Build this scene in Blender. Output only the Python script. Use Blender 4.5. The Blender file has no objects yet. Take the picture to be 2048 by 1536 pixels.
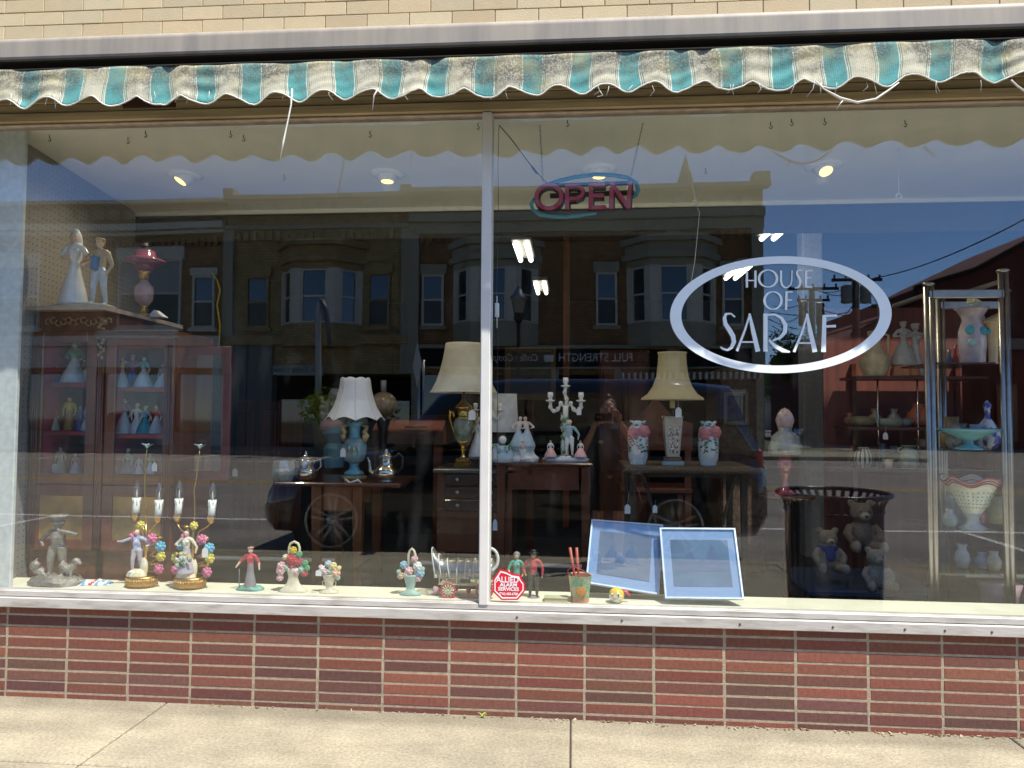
import bpy, bmesh, math, random
from math import pi, sin, cos, tan, radians as rad, atan2, sqrt
from mathutils import Vector as V, Matrix, Euler
from mathutils.bvhtree import BVHTree
random.seed(7)
SC = bpy.context.scene
COL = SC.collection

# ---------------------------------------------------------------- camera
CX, CY, CZ = 0.0, -3.29, 1.355
F = 1450.0                                   # focal length in pixels of a 2048 px wide picture
YAW, PITCH, ROLL = rad(4.8), rad(2.35), rad(.35)
fwd = V((-sin(YAW)*cos(PITCH), cos(YAW)*cos(PITCH), sin(PITCH)))
_r = V((cos(YAW), sin(YAW), 0)); _u = _r.cross(fwd)
rgt = _r*cos(ROLL)+_u*sin(ROLL); upv = -_r*sin(ROLL)+_u*cos(ROLL)
cam = bpy.data.objects.new('camera', bpy.data.cameras.new('camera')); COL.objects.link(cam)
cam.matrix_world = Matrix(((rgt.x, upv.x, -fwd.x, CX), (rgt.y, upv.y, -fwd.y, CY), (rgt.z, upv.z, -fwd.z, CZ), (0, 0, 0, 1)))
cam.data.sensor_width = 36; cam.data.lens = 36*F/2048; cam.data.clip_end = 2000; cam.data.clip_start = .02
SC.camera = cam

# ---------------------------------------------------------------- sky, sun, exposure
SUN = V((.34, -.30, .89)).normalized()       # towards the sun
w = bpy.data.worlds.new('World'); SC.world = w; w.use_nodes = True
nt = w.node_tree; nt.nodes.clear()
sky = nt.nodes.new('ShaderNodeTexSky'); sky.sky_type = 'NISHITA'; sky.sun_disc = False
sky.sun_elevation = math.asin(SUN.z); sky.sun_rotation = atan2(SUN.x, SUN.y)
sky.air_density = .8; sky.dust_density = 0.0; sky.ozone_density = 7.0; sky.altitude = 1200
bg = nt.nodes.new('ShaderNodeBackground'); bg.inputs[1].default_value = .15
out = nt.nodes.new('ShaderNodeOutputWorld')
nt.links.new(sky.outputs[0], bg.inputs[0]); nt.links.new(bg.outputs[0], out.inputs[0])
sl = bpy.data.lights.new('sun', 'SUN'); sl.energy = 4.5; sl.angle = rad(.55); sl.color = (1, .95, .86)
so = bpy.data.objects.new('sun', sl); COL.objects.link(so)
so.rotation_euler = SUN.to_track_quat('Z', 'Y').to_euler()
SC.view_settings.view_transform = 'Standard'; SC.view_settings.look = 'None'
SC.view_settings.exposure = 1.0; SC.view_settings.gamma = 1
SC.cycles.transparent_max_bounces = 24; SC.cycles.max_bounces = 10
SC.cycles.sample_clamp_indirect = 6

# ---------------------------------------------------------------- where things stand
def P(u, v, y=0.0):
    """point of the vertical plane y that is seen at photo pixel (u, v)"""
    d = fwd + rgt*((u-1024)/F) - upv*((v-768)/F)
    t = (y-CY)/d.y
    return V((CX+d.x*t, y, CZ+d.z*t))
def ON(u, y, z):
    """point at depth y and height z below / above pixel column u"""
    v = 830-(z-CZ)*F/(y-CY)
    for _ in range(4):
        p = P(u, v, y); v += (p.z-z)*F/(y-CY)
    p.z = z
    return p
def R(u, v, D):
    """real place (in the street) of what the window mirrors at (u, v)"""
    p = P(u, v, D); return V((p.x, -D, p.z))
def S(y): return (y-CY)/F                     # metres per photo pixel

# ---------------------------------------------------------------- materials
MATS = {}
def mat(name, col, rough=.6, metal=0., var=.12, scale=30., bump=.0, spec=.5, emit=None, es=0, trans=0, attr=None, col2=None, coat=0, stretch=None, bscale=None, ior=1.5, alpha=1, sheen=0, thresh=None):
    if name in MATS: return MATS[name]
    m = bpy.data.materials.new(name); m.use_nodes = True
    t = m.node_tree; b = t.nodes['Principled BSDF']; L = t.links.new
    b.inputs['Roughness'].default_value = rough; b.inputs['Metallic'].default_value = metal
    b.inputs['Specular IOR Level'].default_value = spec; b.inputs['IOR'].default_value = ior
    b.inputs['Transmission Weight'].default_value = trans; b.inputs['Coat Weight'].default_value = coat
    b.inputs['Alpha'].default_value = alpha
    tc = t.nodes.new('ShaderNodeTexCoord'); src = tc.outputs['Object']
    if stretch:
        mp = t.nodes.new('ShaderNodeMapping'); mp.inputs['Scale'].default_value = stretch; L(src, mp.inputs[0]); src = mp.outputs[0]
    n = t.nodes.new('ShaderNodeTexNoise'); n.inputs['Scale'].default_value = scale; n.inputs['Detail'].default_value = 5; L(src, n.inputs['Vector'])
    mx = t.nodes.new('ShaderNodeMix'); mx.data_type = 'RGBA'
    c = tuple(col)+(1,)
    if col2 is None:
        mx.inputs[6].default_value = tuple(max(0, x*(1-var)) for x in col)+(1,)
        mx.inputs[7].default_value = tuple(min(1, x*(1+var)) for x in col)+(1,)
    else:
        mx.inputs[6].default_value = c; mx.inputs[7].default_value = tuple(col2)+(1,)
    rm = t.nodes.new('ShaderNodeMapRange'); lo, hi = thresh or (.3, .7)
    rm.inputs[1].default_value = lo; rm.inputs[2].default_value = hi
    L(n.outputs[0], rm.inputs[0]); L(rm.outputs[0], mx.inputs[0]); o = mx.outputs[2]
    if attr:
        a = t.nodes.new('ShaderNodeAttribute'); a.attribute_name = attr
        m2 = t.nodes.new('ShaderNodeMix'); m2.data_type = 'RGBA'; m2.blend_type = 'MULTIPLY'; m2.inputs[0].default_value = 1
        L(o, m2.inputs[6]); L(a.outputs['Color'], m2.inputs[7]); o = m2.outputs[2]
    L(o, b.inputs['Base Color'])
    if bump:
        n2 = t.nodes.new('ShaderNodeTexNoise'); n2.inputs['Scale'].default_value = bscale or scale*3; n2.inputs['Detail'].default_value = 4; L(src, n2.inputs['Vector'])
        bp = t.nodes.new('ShaderNodeBump'); bp.inputs['Strength'].default_value = bump; bp.inputs['Distance'].default_value = .01
        L(n2.outputs[0], bp.inputs['Height']); L(bp.outputs[0], b.inputs['Normal'])
    if emit:
        b.inputs['Emission Color'].default_value = tuple(emit)+(1,); b.inputs['Emission Strength'].default_value = es
    MATS[name] = m; return m
def thin_glass(name, r0, tint=(.96, .98, .97), rough=0., wob=0.0, dirt=0.0):
    m = bpy.data.materials.new(name); m.use_nodes = True; t = m.node_tree; L = t.links.new; t.nodes.clear()
    g = t.nodes.new('ShaderNodeNewGeometry'); dt = t.nodes.new('ShaderNodeVectorMath'); dt.operation = 'DOT_PRODUCT'
    L(g.outputs['Incoming'], dt.inputs[0]); L(g.outputs['Normal'], dt.inputs[1])
    def M(op, a, b=None):
        n = t.nodes.new('ShaderNodeMath'); n.operation = op
        for i, x in enumerate((a, b)):
            if x is None: continue
            if isinstance(x, (int, float)): n.inputs[i].default_value = x
            else: L(x, n.inputs[i])
        return n.outputs[0]
    c = M('SUBTRACT', 1.0, M('ABSOLUTE', dt.outputs['Value'])); f5 = M('POWER', c, 5.0)
    f = M('ADD', r0, M('MULTIPLY', f5, 1-r0))
    tr = t.nodes.new('ShaderNodeBsdfTransparent'); tr.inputs[0].default_value = tuple(tint)+(1,)
    gl = t.nodes.new('ShaderNodeBsdfGlossy'); gl.inputs['Roughness'].default_value = rough
    gl.inputs['Color'].default_value = (.95, .97, 1, 1)
    if wob:
        tc = t.nodes.new('ShaderNodeTexCoord'); n = t.nodes.new('ShaderNodeTexNoise'); n.inputs['Scale'].default_value = 1.6; n.inputs['Detail'].default_value = 0
        L(tc.outputs['Object'], n.inputs['Vector'])
        bp = t.nodes.new('ShaderNodeBump'); bp.inputs['Strength'].default_value = 1; bp.inputs['Distance'].default_value = wob
        L(n.outputs[0], bp.inputs['Height']); L(bp.outputs[0], gl.inputs['Normal'])
    mx = t.nodes.new('ShaderNodeMixShader'); L(f, mx.inputs[0]); L(tr.outputs[0], mx.inputs[1]); L(gl.outputs[0], mx.inputs[2])
    o = t.nodes.new('ShaderNodeOutputMaterial'); last = mx.outputs[0]
    if dirt:
        tc = t.nodes.new('ShaderNodeTexCoord'); n = t.nodes.new('ShaderNodeTexNoise'); n.inputs['Scale'].default_value = 3; n.inputs['Detail'].default_value = 8
        mp = t.nodes.new('ShaderNodeMapping'); mp.inputs['Scale'].default_value = (2.6, 1, .7); L(tc.outputs['Object'], mp.inputs[0]); L(mp.outputs[0], n.inputs['Vector'])
        rm = t.nodes.new('ShaderNodeMapRange'); rm.inputs[1].default_value = .56; rm.inputs[2].default_value = .78; rm.inputs[4].default_value = dirt; L(n.outputs[0], rm.inputs[0])
        df = t.nodes.new('ShaderNodeBsdfDiffuse'); df.inputs[0].default_value = (.5, .5, .48, 1)
        m3 = t.nodes.new('ShaderNodeMixShader'); L(rm.outputs[0], m3.inputs[0]); L(last, m3.inputs[1]); L(df.outputs[0], m3.inputs[2]); last = m3.outputs[0]
    L(last, o.inputs[0]); MATS[name] = m; return m

# colour names shared by many small things
def paint(name, col, rough=.35, **k): return mat(name, col, rough, var=k.pop('var', .08), scale=k.pop('scale', 25), **k)
WHT = paint('white_glaze', (.74, .74, .72), .22, coat=.4)
CRM = paint('cream_paint', (.66, .6, .42), .5)
SKN = paint('porcelain_skin', (.72, .5, .38), .3)
PNK = paint('pink_glaze', (.62, .2, .26), .35)
PPK = paint('pale_pink_glaze', (.7, .42, .44), .4)
RED = paint('red_paint', (.5, .03, .05), .4)
BLU = paint('cobalt_blue', (.04, .08, .35), .3)
SKY = paint('pale_blue_glaze', (.25, .45, .58), .3)
TEA = paint('teal_glaze', (.05, .35, .4), .35)
GRN = paint('leaf_green_paint', (.08, .3, .14), .45)
MNT = paint('mint_paint', (.3, .52, .42), .45)
YEL = paint('yellow_paint', (.68, .5, .06), .4)
PUR = paint('purple_glaze', (.25, .06, .22), .35)
BLK = paint('black_paint', (.015, .015, .017), .4)
GRY = paint('grey_paint', (.22, .21, .23), .5)
BRN = paint('brown_paint', (.12, .06, .03), .5)
LAV = paint('lavender_skirt', (.4, .36, .42), .5)
BRS = mat('polished_brass', (.55, .36, .1), .25, 1, .15, 60)
GLD = mat('gilt_metal', (.6, .36, .12), .35, 1, .2, 120, bump=.15)
SIL = mat('tarnished_silver', (.62, .58, .5), .16, 1, .25, 14)
CHR = mat('chrome', (.36, .34, .31), .34, 1, .1, 20)
BRZ = mat('dark_bronze', (.26, .235, .2), .35, .35, .35, 60, bump=.5)
WD1 = mat('walnut_wood', (.14, .045, .022), .32, 0, .45, 9, .12, stretch=(1, 1, .12), coat=.25)
WD2 = mat('orange_pine_wood', (.26, .085, .025), .4, 0, .3, 12, .1, stretch=(1, 1, .1), coat=.15)
WD3 = mat('mahogany_wood', (.085, .026, .014), .25, 0, .5, 8, .1, stretch=(.12, 1, 1), coat=.35)
TAG = mat('white_card', (.75, .75, .76), .7, var=.03)

# ---------------------------------------------------------------- mesh builder
def wloc(o):
    p = V((0, 0, 0))
    while o is not None: p = p+o.location; o = o.parent
    return p
class MB:
    def __init__(s): s.v = []; s.f = []; s.m = []; s.c = []; s.sm = []
    def add(s, vs, fs, mi=0, col=None, sm=True):
        o = len(s.v); s.v += [V(p) for p in vs]
        for f in fs: s.f.append([i+o for i in f]); s.m.append(mi); s.c.append(col); s.sm.append(sm)
        return s
    def box(s, c, sz, mi=0, rot=None, col=None, bev=0):
        c = V(c); hx, hy, hz = [x/2 for x in sz]
        if bev:
            bev = min(bev, hx*.9, hy*.9, hz*.9); vs = []; idx = {}
            for sx in (-1, 1):
                for sy in (-1, 1):
                    for sz_ in (-1, 1):
                        for ax in range(3):
                            q = [sx*hx, sy*hy, sz_*hz]
                            for k in range(3):
                                if k != ax: q[k] -= (sx, sy, sz_)[k]*bev
                            idx[(sx, sy, sz_, ax)] = len(vs); vs.append(V(q))
            fs = []
            for ax in range(3):
                a, b = [(1, 2), (2, 0), (0, 1)][ax]
                for sg in (-1, 1):
                    quad = []
                    for (p, q) in ((-1, -1), (1, -1), (1, 1), (-1, 1)):
                        k = [0, 0, 0]; k[ax] = sg; k[a] = p; k[b] = q; quad.append(idx[tuple(k)+(ax,)])
                    fs.append(quad if sg > 0 else quad[::-1])
            for ax in range(3):
                a, b = [(1, 2), (2, 0), (0, 1)][ax]
                for p in (-1, 1):
                    for q in (-1, 1):
                        k0 = [0, 0, 0]; k0[ax] = -1; k0[a] = p; k0[b] = q; k1 = list(k0); k1[ax] = 1
                        quad = [idx[tuple(k0)+(a,)], idx[tuple(k1)+(a,)], idx[tuple(k1)+(b,)], idx[tuple(k0)+(b,)]]
                        fs.append(quad if p*q < 0 else quad[::-1])
            for sx in (-1, 1):
                for sy in (-1, 1):
                    for s2 in (-1, 1):
                        tr = [idx[(sx, sy, s2, k)] for k in range(3)]
                        fs.append(tr if sx*sy*s2 > 0 else tr[::-1])
        else:
            vs = [V((x*hx, y*hy, z*hz)) for x in (-1, 1) for y in (-1, 1) for z in (-1, 1)]
            fs = [(0, 1, 3, 2), (4, 6, 7, 5), (0, 4, 5, 1), (2, 3, 7, 6), (0, 2, 6, 4), (1, 5, 7, 3)]
        if rot: 
            Rm = Euler(rot).to_matrix(); vs = [Rm@p for p in vs]
        return s.add([p+c for p in vs], fs, mi, col, False)
    def b2(s, x0, x1, y0, y1, z0, z1, mi=0, col=None, bev=0):
        return s.box(((x0+x1)/2, (y0+y1)/2, (z0+z1)/2), (abs(x1-x0), abs(y1-y0), abs(z1-z0)), mi, None, col, bev)
    def tube(s, pts, r, n=8, mi=0, cap=True, sq=1., closed=False, sm=True):
        pts = [V(p) for p in pts]; N = len(pts)
        rr = r if isinstance(r, (list, tuple)) else [r]*N
        vs = []; fs = []; prev = None
        for i, p in enumerate(pts):
            a = pts[i-1] if i else (pts[-1] if closed else p); b = pts[(i+1) % N] if (i < N-1 or closed) else p
            t = (b-a).normalized() if (b-a).length > 1e-9 else V((0, 0, 1))
            if prev is None:
                x = t.orthogonal().normalized()
            else:
                x = prev-t*prev.dot(t); x = x.normalized() if x.length > 1e-6 else t.orthogonal().normalized()
            prev = x; y = t.cross(x)
            for k in range(n):
                an = 2*pi*k/n; vs.append(p+(x*cos(an)+y*sin(an)*sq)*rr[i])
        for i in range(N-1 if not closed else N):
            for k in range(n):
                j = (i+1) % N
                fs.append((i*n+k, i*n+(k+1) % n, j*n+(k+1) % n, j*n+k))
        if cap and not closed: fs += [tuple(range(n-1, -1, -1)), tuple((N-1)*n+k for k in range(n))]
        return s.add(vs, fs, mi, None, sm)
    def cyl(s, a, b, r, r2=None, n=12, mi=0, sm=True): return s.tube([a, b], [r, r if r2 is None else r2], n, mi, sm=sm)
    def lathe(s, prof, o=(0, 0, 0), n=24, mi=0, fn=None, cap=True, tilt=None, sx=1, sy=1, sm=True):
        o = V(o); vs = []; N = len(prof)
        for (r, z) in prof:
            for k in range(n):
                a = 2*pi*k/n; rr, zz = (r, z) if fn is None else fn(r, z, a)
                vs.append(V((rr*cos(a)*sx, rr*sin(a)*sy, zz)))
        if tilt:
            T = Euler(tilt).to_matrix(); vs = [T@q for q in vs]
        vs = [q+o for q in vs]
        fs = [(i*n+k, i*n+(k+1) % n, (i+1)*n+(k+1) % n, (i+1)*n+k) for i in range(N-1) for k in range(n)]
        if cap: fs += [tuple(range(n-1, -1, -1)), tuple((N-1)*n+k for k in range(n))]
        return s.add(vs, fs, mi, None, sm)
    def ell(s, c, r, mi=0, rot=None, n=12, m=8):
        if isinstance(r, (int, float)): r = (r, r, r)
        c = V(c); Rm = Euler(rot).to_matrix() if rot else None; vs = []
        for i in range(m+1):
            t = pi*i/m
            for k in range(n):
                a = 2*pi*k/n; p = V((r[0]*sin(t)*cos(a), r[1]*sin(t)*sin(a), -r[2]*cos(t)))
                vs.append(c+(Rm@p if Rm else p))
        fs = []
        for i in range(m):
            for k in range(n):
                q = [i*n+k, i*n+(k+1) % n, (i+1)*n+(k+1) % n, (i+1)*n+k]
                if i == 0: q = [q[0], q[2], q[3]]
                elif i == m-1: q = [q[0], q[1], q[2]]
                fs.append(tuple(q))
        return s.add(vs, fs, mi)
    def prism(s, poly, y0, y1, mi=0, ax='xz', holes=None):
        """poly in (x,z) extruded along y"""
        n = len(poly)
        f = (lambda a, b, c: (a, c, b)) if ax == 'xz' else ((lambda a, b, c: (a, b, c)) if ax == 'xy' else (lambda a, b, c: (c, a, b)))
        vs = [f(a, b, y0) for a, b in poly]+[f(a, b, y1) for a, b in poly]
        fs = [tuple(range(n)), tuple(range(2*n-1, n-1, -1))]+[(i, i+n, (i+1) % n+n, (i+1) % n) for i in range(n)]
        return s.add(vs, fs, mi, None, False)
    def ring(s, outer, inner, y0, y1, mi=0):
        n = len(outer); g = lambda L_, y: [(a, y, b) for a, b in L_]
        vs = g(outer, y0)+g(inner, y0)+g(outer, y1)+g(inner, y1); fs = []
        for i in range(n):
            j = (i+1) % n
            fs += [(i, j, n+j, n+i), (2*n+i, 3*n+i, 3*n+j, 2*n+j), (i, 2*n+i, 2*n+j, j), (n+i, n+j, 3*n+j, 3*n+i)]
        return s.add(vs, fs, mi, None, False)
    def xf(s, fn, i0=0):
        for i in range(i0, len(s.v)): s.v[i] = V(fn(s.v[i]))
        return s
    def build(s, name, mats, parent=None, origin=None, smooth=True, fix=True):
        if not isinstance(mats, (list, tuple)): mats = [mats]
        o = V(origin) if origin is not None else (V((0, 0, 0)))
        me = bpy.data.meshes.new(name); me.from_pydata([p-o for p in s.v], [], s.f)
        for m_ in mats: me.materials.append(m_)
        me.polygons.foreach_set('material_index', s.m)
        me.polygons.foreach_set('use_smooth', [bool(a and smooth) for a in s.sm])
        if any(c is not None for c in s.c):
            at = me.color_attributes.new('Col', 'FLOAT_COLOR', 'CORNER'); i = 0
            for p, c in zip(me.polygons, s.c):
                for _ in p.loop_indices:
                    at.data[i].color = tuple(c or (1, 1, 1))+(1,); i += 1
        if fix:
            bm = bmesh.new(); bm.from_mesh(me); bmesh.ops.recalc_face_normals(bm, faces=bm.faces); bm.to_mesh(me); bm.free()
        me.update()
        ob = bpy.data.objects.new(name, me); COL.objects.link(ob); ob.location = o
        if parent is not None: ob.parent = parent; ob.location = o-wloc(parent)
        return ob
    def sculpt(s, name, mats, parent=None, voxel=.004, smooth=2, origin=None):
        """fuse the overlapping shapes into one continuous skin, keeping the painted areas"""
        if not isinstance(mats, (list, tuple)): mats = [mats]
        tree = BVHTree.FromPolygons(s.v, s.f)
        src = s.build(name+'_src', mats, None)
        md = src.modifiers.new('r', 'REMESH'); md.mode = 'VOXEL'; md.voxel_size = voxel
        if smooth:
            sm = src.modifiers.new('s', 'SMOOTH'); sm.iterations = smooth; sm.factor = .5
        dg = bpy.context.evaluated_depsgraph_get(); dg.update()
        me = bpy.data.meshes.new_from_object(src.evaluated_get(dg)); me.name = name
        bpy.data.objects.remove(src)
        if len(me.materials) == 0:
            for m_ in mats: me.materials.append(m_)
        o = V(origin) if origin is not None else V((0, 0, 0))
        for p in me.polygons:
            hit = tree.find_nearest(p.center); p.use_smooth = True
            if hit[2] is not None: p.material_index = s.m[hit[2]]
        me.transform(Matrix.Translation(-o)); me.update()
        ob = bpy.data.objects.new(name, me); COL.objects.link(ob); ob.location = o
        if parent is not None: ob.parent = parent; ob.location = o-wloc(parent)
        return ob

def thing(name, loc, label, cat, group=None):
    o = bpy.data.objects.new(name, None); o.empty_display_size = .05; COL.objects.link(o); o.location = V(loc)
    o['label'] = label; o['category'] = cat
    if group: o['group'] = group
    return o
def tag(o, label, cat, group=None):
    o['label'] = label; o['category'] = cat
    if group: o['group'] = group
    return o
def struct(o, kind='structure'): o['kind'] = kind; return o
def dup(root, d, label=None, group=None):
    r = root.copy(); COL.objects.link(r); r.location = root.location+V(d)
    if label: r['label'] = label
    if group: r['group'] = group
    for ch in list(root.children):
        c = ch.copy(); COL.objects.link(c); c.parent = r
        for g in ch.children:
            e = g.copy(); COL.objects.link(e); e.parent = c
    return r
def text_mesh(txt, size, depth=.001, font_shear=0, spacing=1., bold=0.):
    cu = bpy.data.curves.new('t', 'FONT'); cu.body = txt; cu.size = size; cu.extrude = depth/2
    cu.align_x = 'CENTER'; cu.align_y = 'CENTER'; cu.space_character = spacing; cu.offset = bold; cu.shear = font_shear; cu.resolution_u = 3
    ob = bpy.data.objects.new('t', cu); COL.objects.link(ob)
    dg = bpy.context.evaluated_depsgraph_get(); dg.update()
    me = bpy.data.meshes.new_from_object(ob.evaluated_get(dg)); bpy.data.objects.remove(ob)
    return me
def text(name, txt, size, loc, m, parent=None, back=False, depth=.001, sx=1., rotx=pi/2, rotz=0, **k):
    me = text_mesh(txt, size, depth, **k)
    me.transform(Matrix.Diagonal((sx, 1, 1, 1)))
    me.transform(Euler((rotx, 0, (pi if back else 0)+rotz)).to_matrix().to_4x4())
    me.materials.clear(); me.materials.append(m)
    ob = bpy.data.objects.new(name, me); COL.objects.link(ob); ob.location = V(loc)
    if parent is not None: ob.parent = parent; ob.location = V(loc)-wloc(parent)
    return ob
def strokes(mb, parts, y0, y1, mi=0, T=lambda p: p):
    """each part: list of (x, z, width) drawn as a ribbon of varying width, extruded y0..y1"""
    for k, pts in enumerate(parts):
        e = k*.00012
        pts = [(T((a, b)), w_) for a, b, w_ in pts]; L_ = []; R_ = []
        for i, (p, w_) in enumerate(pts):
            a = V(pts[max(i-1, 0)][0]); b = V(pts[min(i+1, len(pts)-1)][0]); d = (b-a).normalized(); nrm = V((-d.y, d.x))
            q = V(p); L_.append(q+nrm*w_/2); R_.append(q-nrm*w_/2)
        n = len(pts)
        vs = [(q.x, y0-e, q.y) for q in L_]+[(q.x, y0-e, q.y) for q in R_]+[(q.x, y1+e, q.y) for q in L_]+[(q.x, y1+e, q.y) for q in R_]
        fs = []
        for i in range(n-1):
            fs += [(i, i+1, n+i+1, n+i), (2*n+i, 3*n+i, 3*n+i+1, 2*n+i+1), (i, 2*n+i, 2*n+i+1, i+1), (n+i, n+i+1, 3*n+i+1, 3*n+i)]
        fs += [(0, n, 3*n, 2*n), (n-1, 3*n-1, 4*n-1, 2*n-1)]
        mb.add(vs, fs, mi, None, False)
def arc(cx, cz, rx, rz, a0, a1, w, n=18, wf=None):
    out_ = []
    for i in range(n+1):
        a = rad(a0+(a1-a0)*i/n); out_.append((cx+rx*cos(a), cz+rz*sin(a), wf(a) if wf else w))
    return out_
# ================================================================ STOREFRONT
XL, XR = -3.6, 3.4                            # how far the front is built
ZG0 = P(1024, 1206, 0).z                      # bottom and top of the glass
ZG1 = P(1024, 237, 0).z
XM = P(972, 720, 0).x                         # mullion
store = thing('shop_building', (0, 0, 0), 'cream brick shop front with a big display window above a red brick base', 'building')

M_CONC = mat('concrete', (.29, .25, .172), .92, 0, .1, 5, .5, bscale=140, col2=(.37, .325, .225))
M_MORT = mat('pale_mortar', (.36, .29, .2), .95, 0, .2, 40, .5, bscale=200)
M_RBRK = mat('red_brick', (1, 1, 1), .9, 0, .32, 45, .55, attr='Col', bscale=240, stretch=(1.6, 1, 1))
M_CBRK = mat('cream_brick', (1, 1, 1), .8, 0, .07, 18, .2, attr='Col', bscale=160)
M_DMORT = mat('brown_mortar', (.3, .22, .13), .95, 0, .2, 40, .3)
M_ALU = mat('painted_aluminium', (.46, .43, .39), .5, 0, .12, 7, .12, stretch=(1, 1, 5), col2=(.29, .265, .23), thresh=(.48, .74))
M_HOOD = mat('dull_metal_hood', (.36, .31, .24), .6, 0, .15, 3, .1, stretch=(5, 1, .6), col2=(.26, .23, .19))
M_WOODP = mat('brown_board', (.38, .3, .17), .8, 0, .25, 14, .2, stretch=(.2, 1, 4))
M_FRM = mat('pinkish_frame_paint', (.42, .34, .28), .7, 0, .2, 20, .2)
M_DARK = mat('painted_recess_shade', (.02, .017, .014), .9)  # near-black in place of the shade inside the hood slot

def concrete(m):
    t = m.node_tree; L = t.links.new; b = t.nodes['Principled BSDF']; old = b.inputs['Base Color'].links[0].from_socket
    tc = t.nodes.new('ShaderNodeTexCoord'); n = t.nodes.new('ShaderNodeTexNoise'); n.inputs['Scale'].default_value = 75; n.inputs['Detail'].default_value = 6; n.inputs['Roughness'].default_value = .8; L(tc.outputs['Object'], n.inputs['Vector'])
    r = t.nodes.new('ShaderNodeMapRange'); r.inputs[1].default_value = .36; r.inputs[2].default_value = .6; r.inputs[3].default_value = .62; r.inputs[4].default_value = 1.12; L(n.outputs[0], r.inputs[0])
    n2 = t.nodes.new('ShaderNodeTexNoise'); n2.inputs['Scale'].default_value = 2.2; n2.inputs['Detail'].default_value = 8; mp = t.nodes.new('ShaderNodeMapping'); mp.inputs['Scale'].default_value = (.6, 2.5, 1); L(tc.outputs['Object'], mp.inputs[0]); L(mp.outputs[0], n2.inputs['Vector'])
    r2 = t.nodes.new('ShaderNodeMapRange'); r2.inputs[1].default_value = .35; r2.inputs[2].default_value = .62; r2.inputs[3].default_value = .8; r2.inputs[4].default_value = 1.06; L(n2.outputs[0], r2.inputs[0])
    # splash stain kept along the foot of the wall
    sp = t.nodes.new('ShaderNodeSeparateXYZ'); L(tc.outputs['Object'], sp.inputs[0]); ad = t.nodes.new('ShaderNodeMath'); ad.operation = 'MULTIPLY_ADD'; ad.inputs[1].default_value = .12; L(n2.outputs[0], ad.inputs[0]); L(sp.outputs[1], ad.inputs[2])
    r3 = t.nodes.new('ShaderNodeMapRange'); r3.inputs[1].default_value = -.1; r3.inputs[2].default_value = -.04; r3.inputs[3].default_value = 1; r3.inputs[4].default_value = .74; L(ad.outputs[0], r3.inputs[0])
    vo = t.nodes.new('ShaderNodeTexVoronoi'); vo.inputs['Scale'].default_value = 2.6; L(tc.outputs['Object'], vo.inputs['Vector'])
    r4 = t.nodes.new('ShaderNodeMapRange'); r4.inputs[1].default_value = .03; r4.inputs[2].default_value = .05; r4.inputs[3].default_value = .55; r4.inputs[4].default_value = 1; L(vo.outputs['Distance'], r4.inputs[0])
    c = old
    for q in (r, r2, r3, r4):
        mx = t.nodes.new('ShaderNodeMix'); mx.data_type = 'RGBA'; mx.blend_type = 'MULTIPLY'; mx.inputs[0].default_value = 1; L(c, mx.inputs[6]); L(q.outputs[0], mx.inputs[7]); c = mx.outputs[2]
    L(c, b.inputs['Base Color'])
concrete(M_CONC)
# lower wall: stack-bonded long bricks, each with its own burn
red = MB(); px0 = P(13, 1300, 0).x
ztop = P(1024, 1242, 0).z; rowh = .0513
rr = random.Random(3)
for i in range(-2, 19):
    for j in range(-1, 10):
        x0 = px0+i*.3045; z1 = ztop+.012-(j)*rowh
        if z1 < -.02: continue
        t = rr.random(); k = .85+rr.random()*.38
        dark = min(1, max(0, (t-.3)*1.4+(.25 if j > 4 else -.1)))
        c = [(.25*(1-dark)+.165*dark)*k, (.083*(1-dark)+.073*dark)*k*rr.uniform(.92, 1.12), (.052*(1-dark)+.056*dark)*k]
        yo = rr.uniform(-.0006, .0006)
        red.box((x0+.1522+rr.uniform(-.001, .001), .05+yo, z1-rowh/2+.0005+rr.uniform(-.0012, .0012)), (.2935+rr.uniform(-.003, .003), .1, .0422+rr.uniform(-.002, .001)), 0, (rr.uniform(-.004, .004), rr.uniform(-.004, .004), rr.uniform(-.001, .001)), c, .0018)
red.build('lower_brick_wall', M_RBRK, store)
MB().b2(XL, XR, .0015, .11, -.05, ztop+.02).build('mortar_bed', M_MORT, store)
# window sill: two aluminium steps and the frame bead
zs = P(1024, 1222, -.03).z
sill = MB()
sill.b2(XL, XR, -.035, .03, P(1024, 1245, -.035).z, zs-.003, bev=.003)
sill.b2(XL, XR, -.022, .03, zs, P(1024, 1209, -.02).z, bev=.002)
sill.b2(XL, XR, -.012, .03, P(1024, 1209, -.02).z+.0005, ZG0+.001, bev=.002)
sill.build('window_sill', M_ALU, store)
rust = mat('rusty_screw', (.12, .06, .03), .8)
for u in (1034, 1244, 1480, 1666, 1810, 1890, 1984):
    p = P(u, 1222+12+(u-1024)*.0315, -.035)
    MB().cyl(p, p+V((0, -.003, 0)), .0055, .004, 8).build('screw', rust, store)
# mullion
mm = MB()
mm.b2(XM-.021, XM+.021, -.028, .05, ZG0-.006, ZG1+.024, bev=.003)
mm.b2(XM-.027, XM+.027, .0085, .03, ZG0, ZG1+.02, bev=.002)
mm.build('mullion', mat('mullion_paint', (.66, .64, .6), .4, .1, .05, 8), store)
jx = P(-60, 700, 0).x
MB().b2(jx-.6, jx-.02, .03, .1, ZG0, ZG1).b2(jx-.02, jx+.045, -.01, .06, ZG0, ZG1, bev=.003).build('side_jamb', M_ALU, store)
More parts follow.
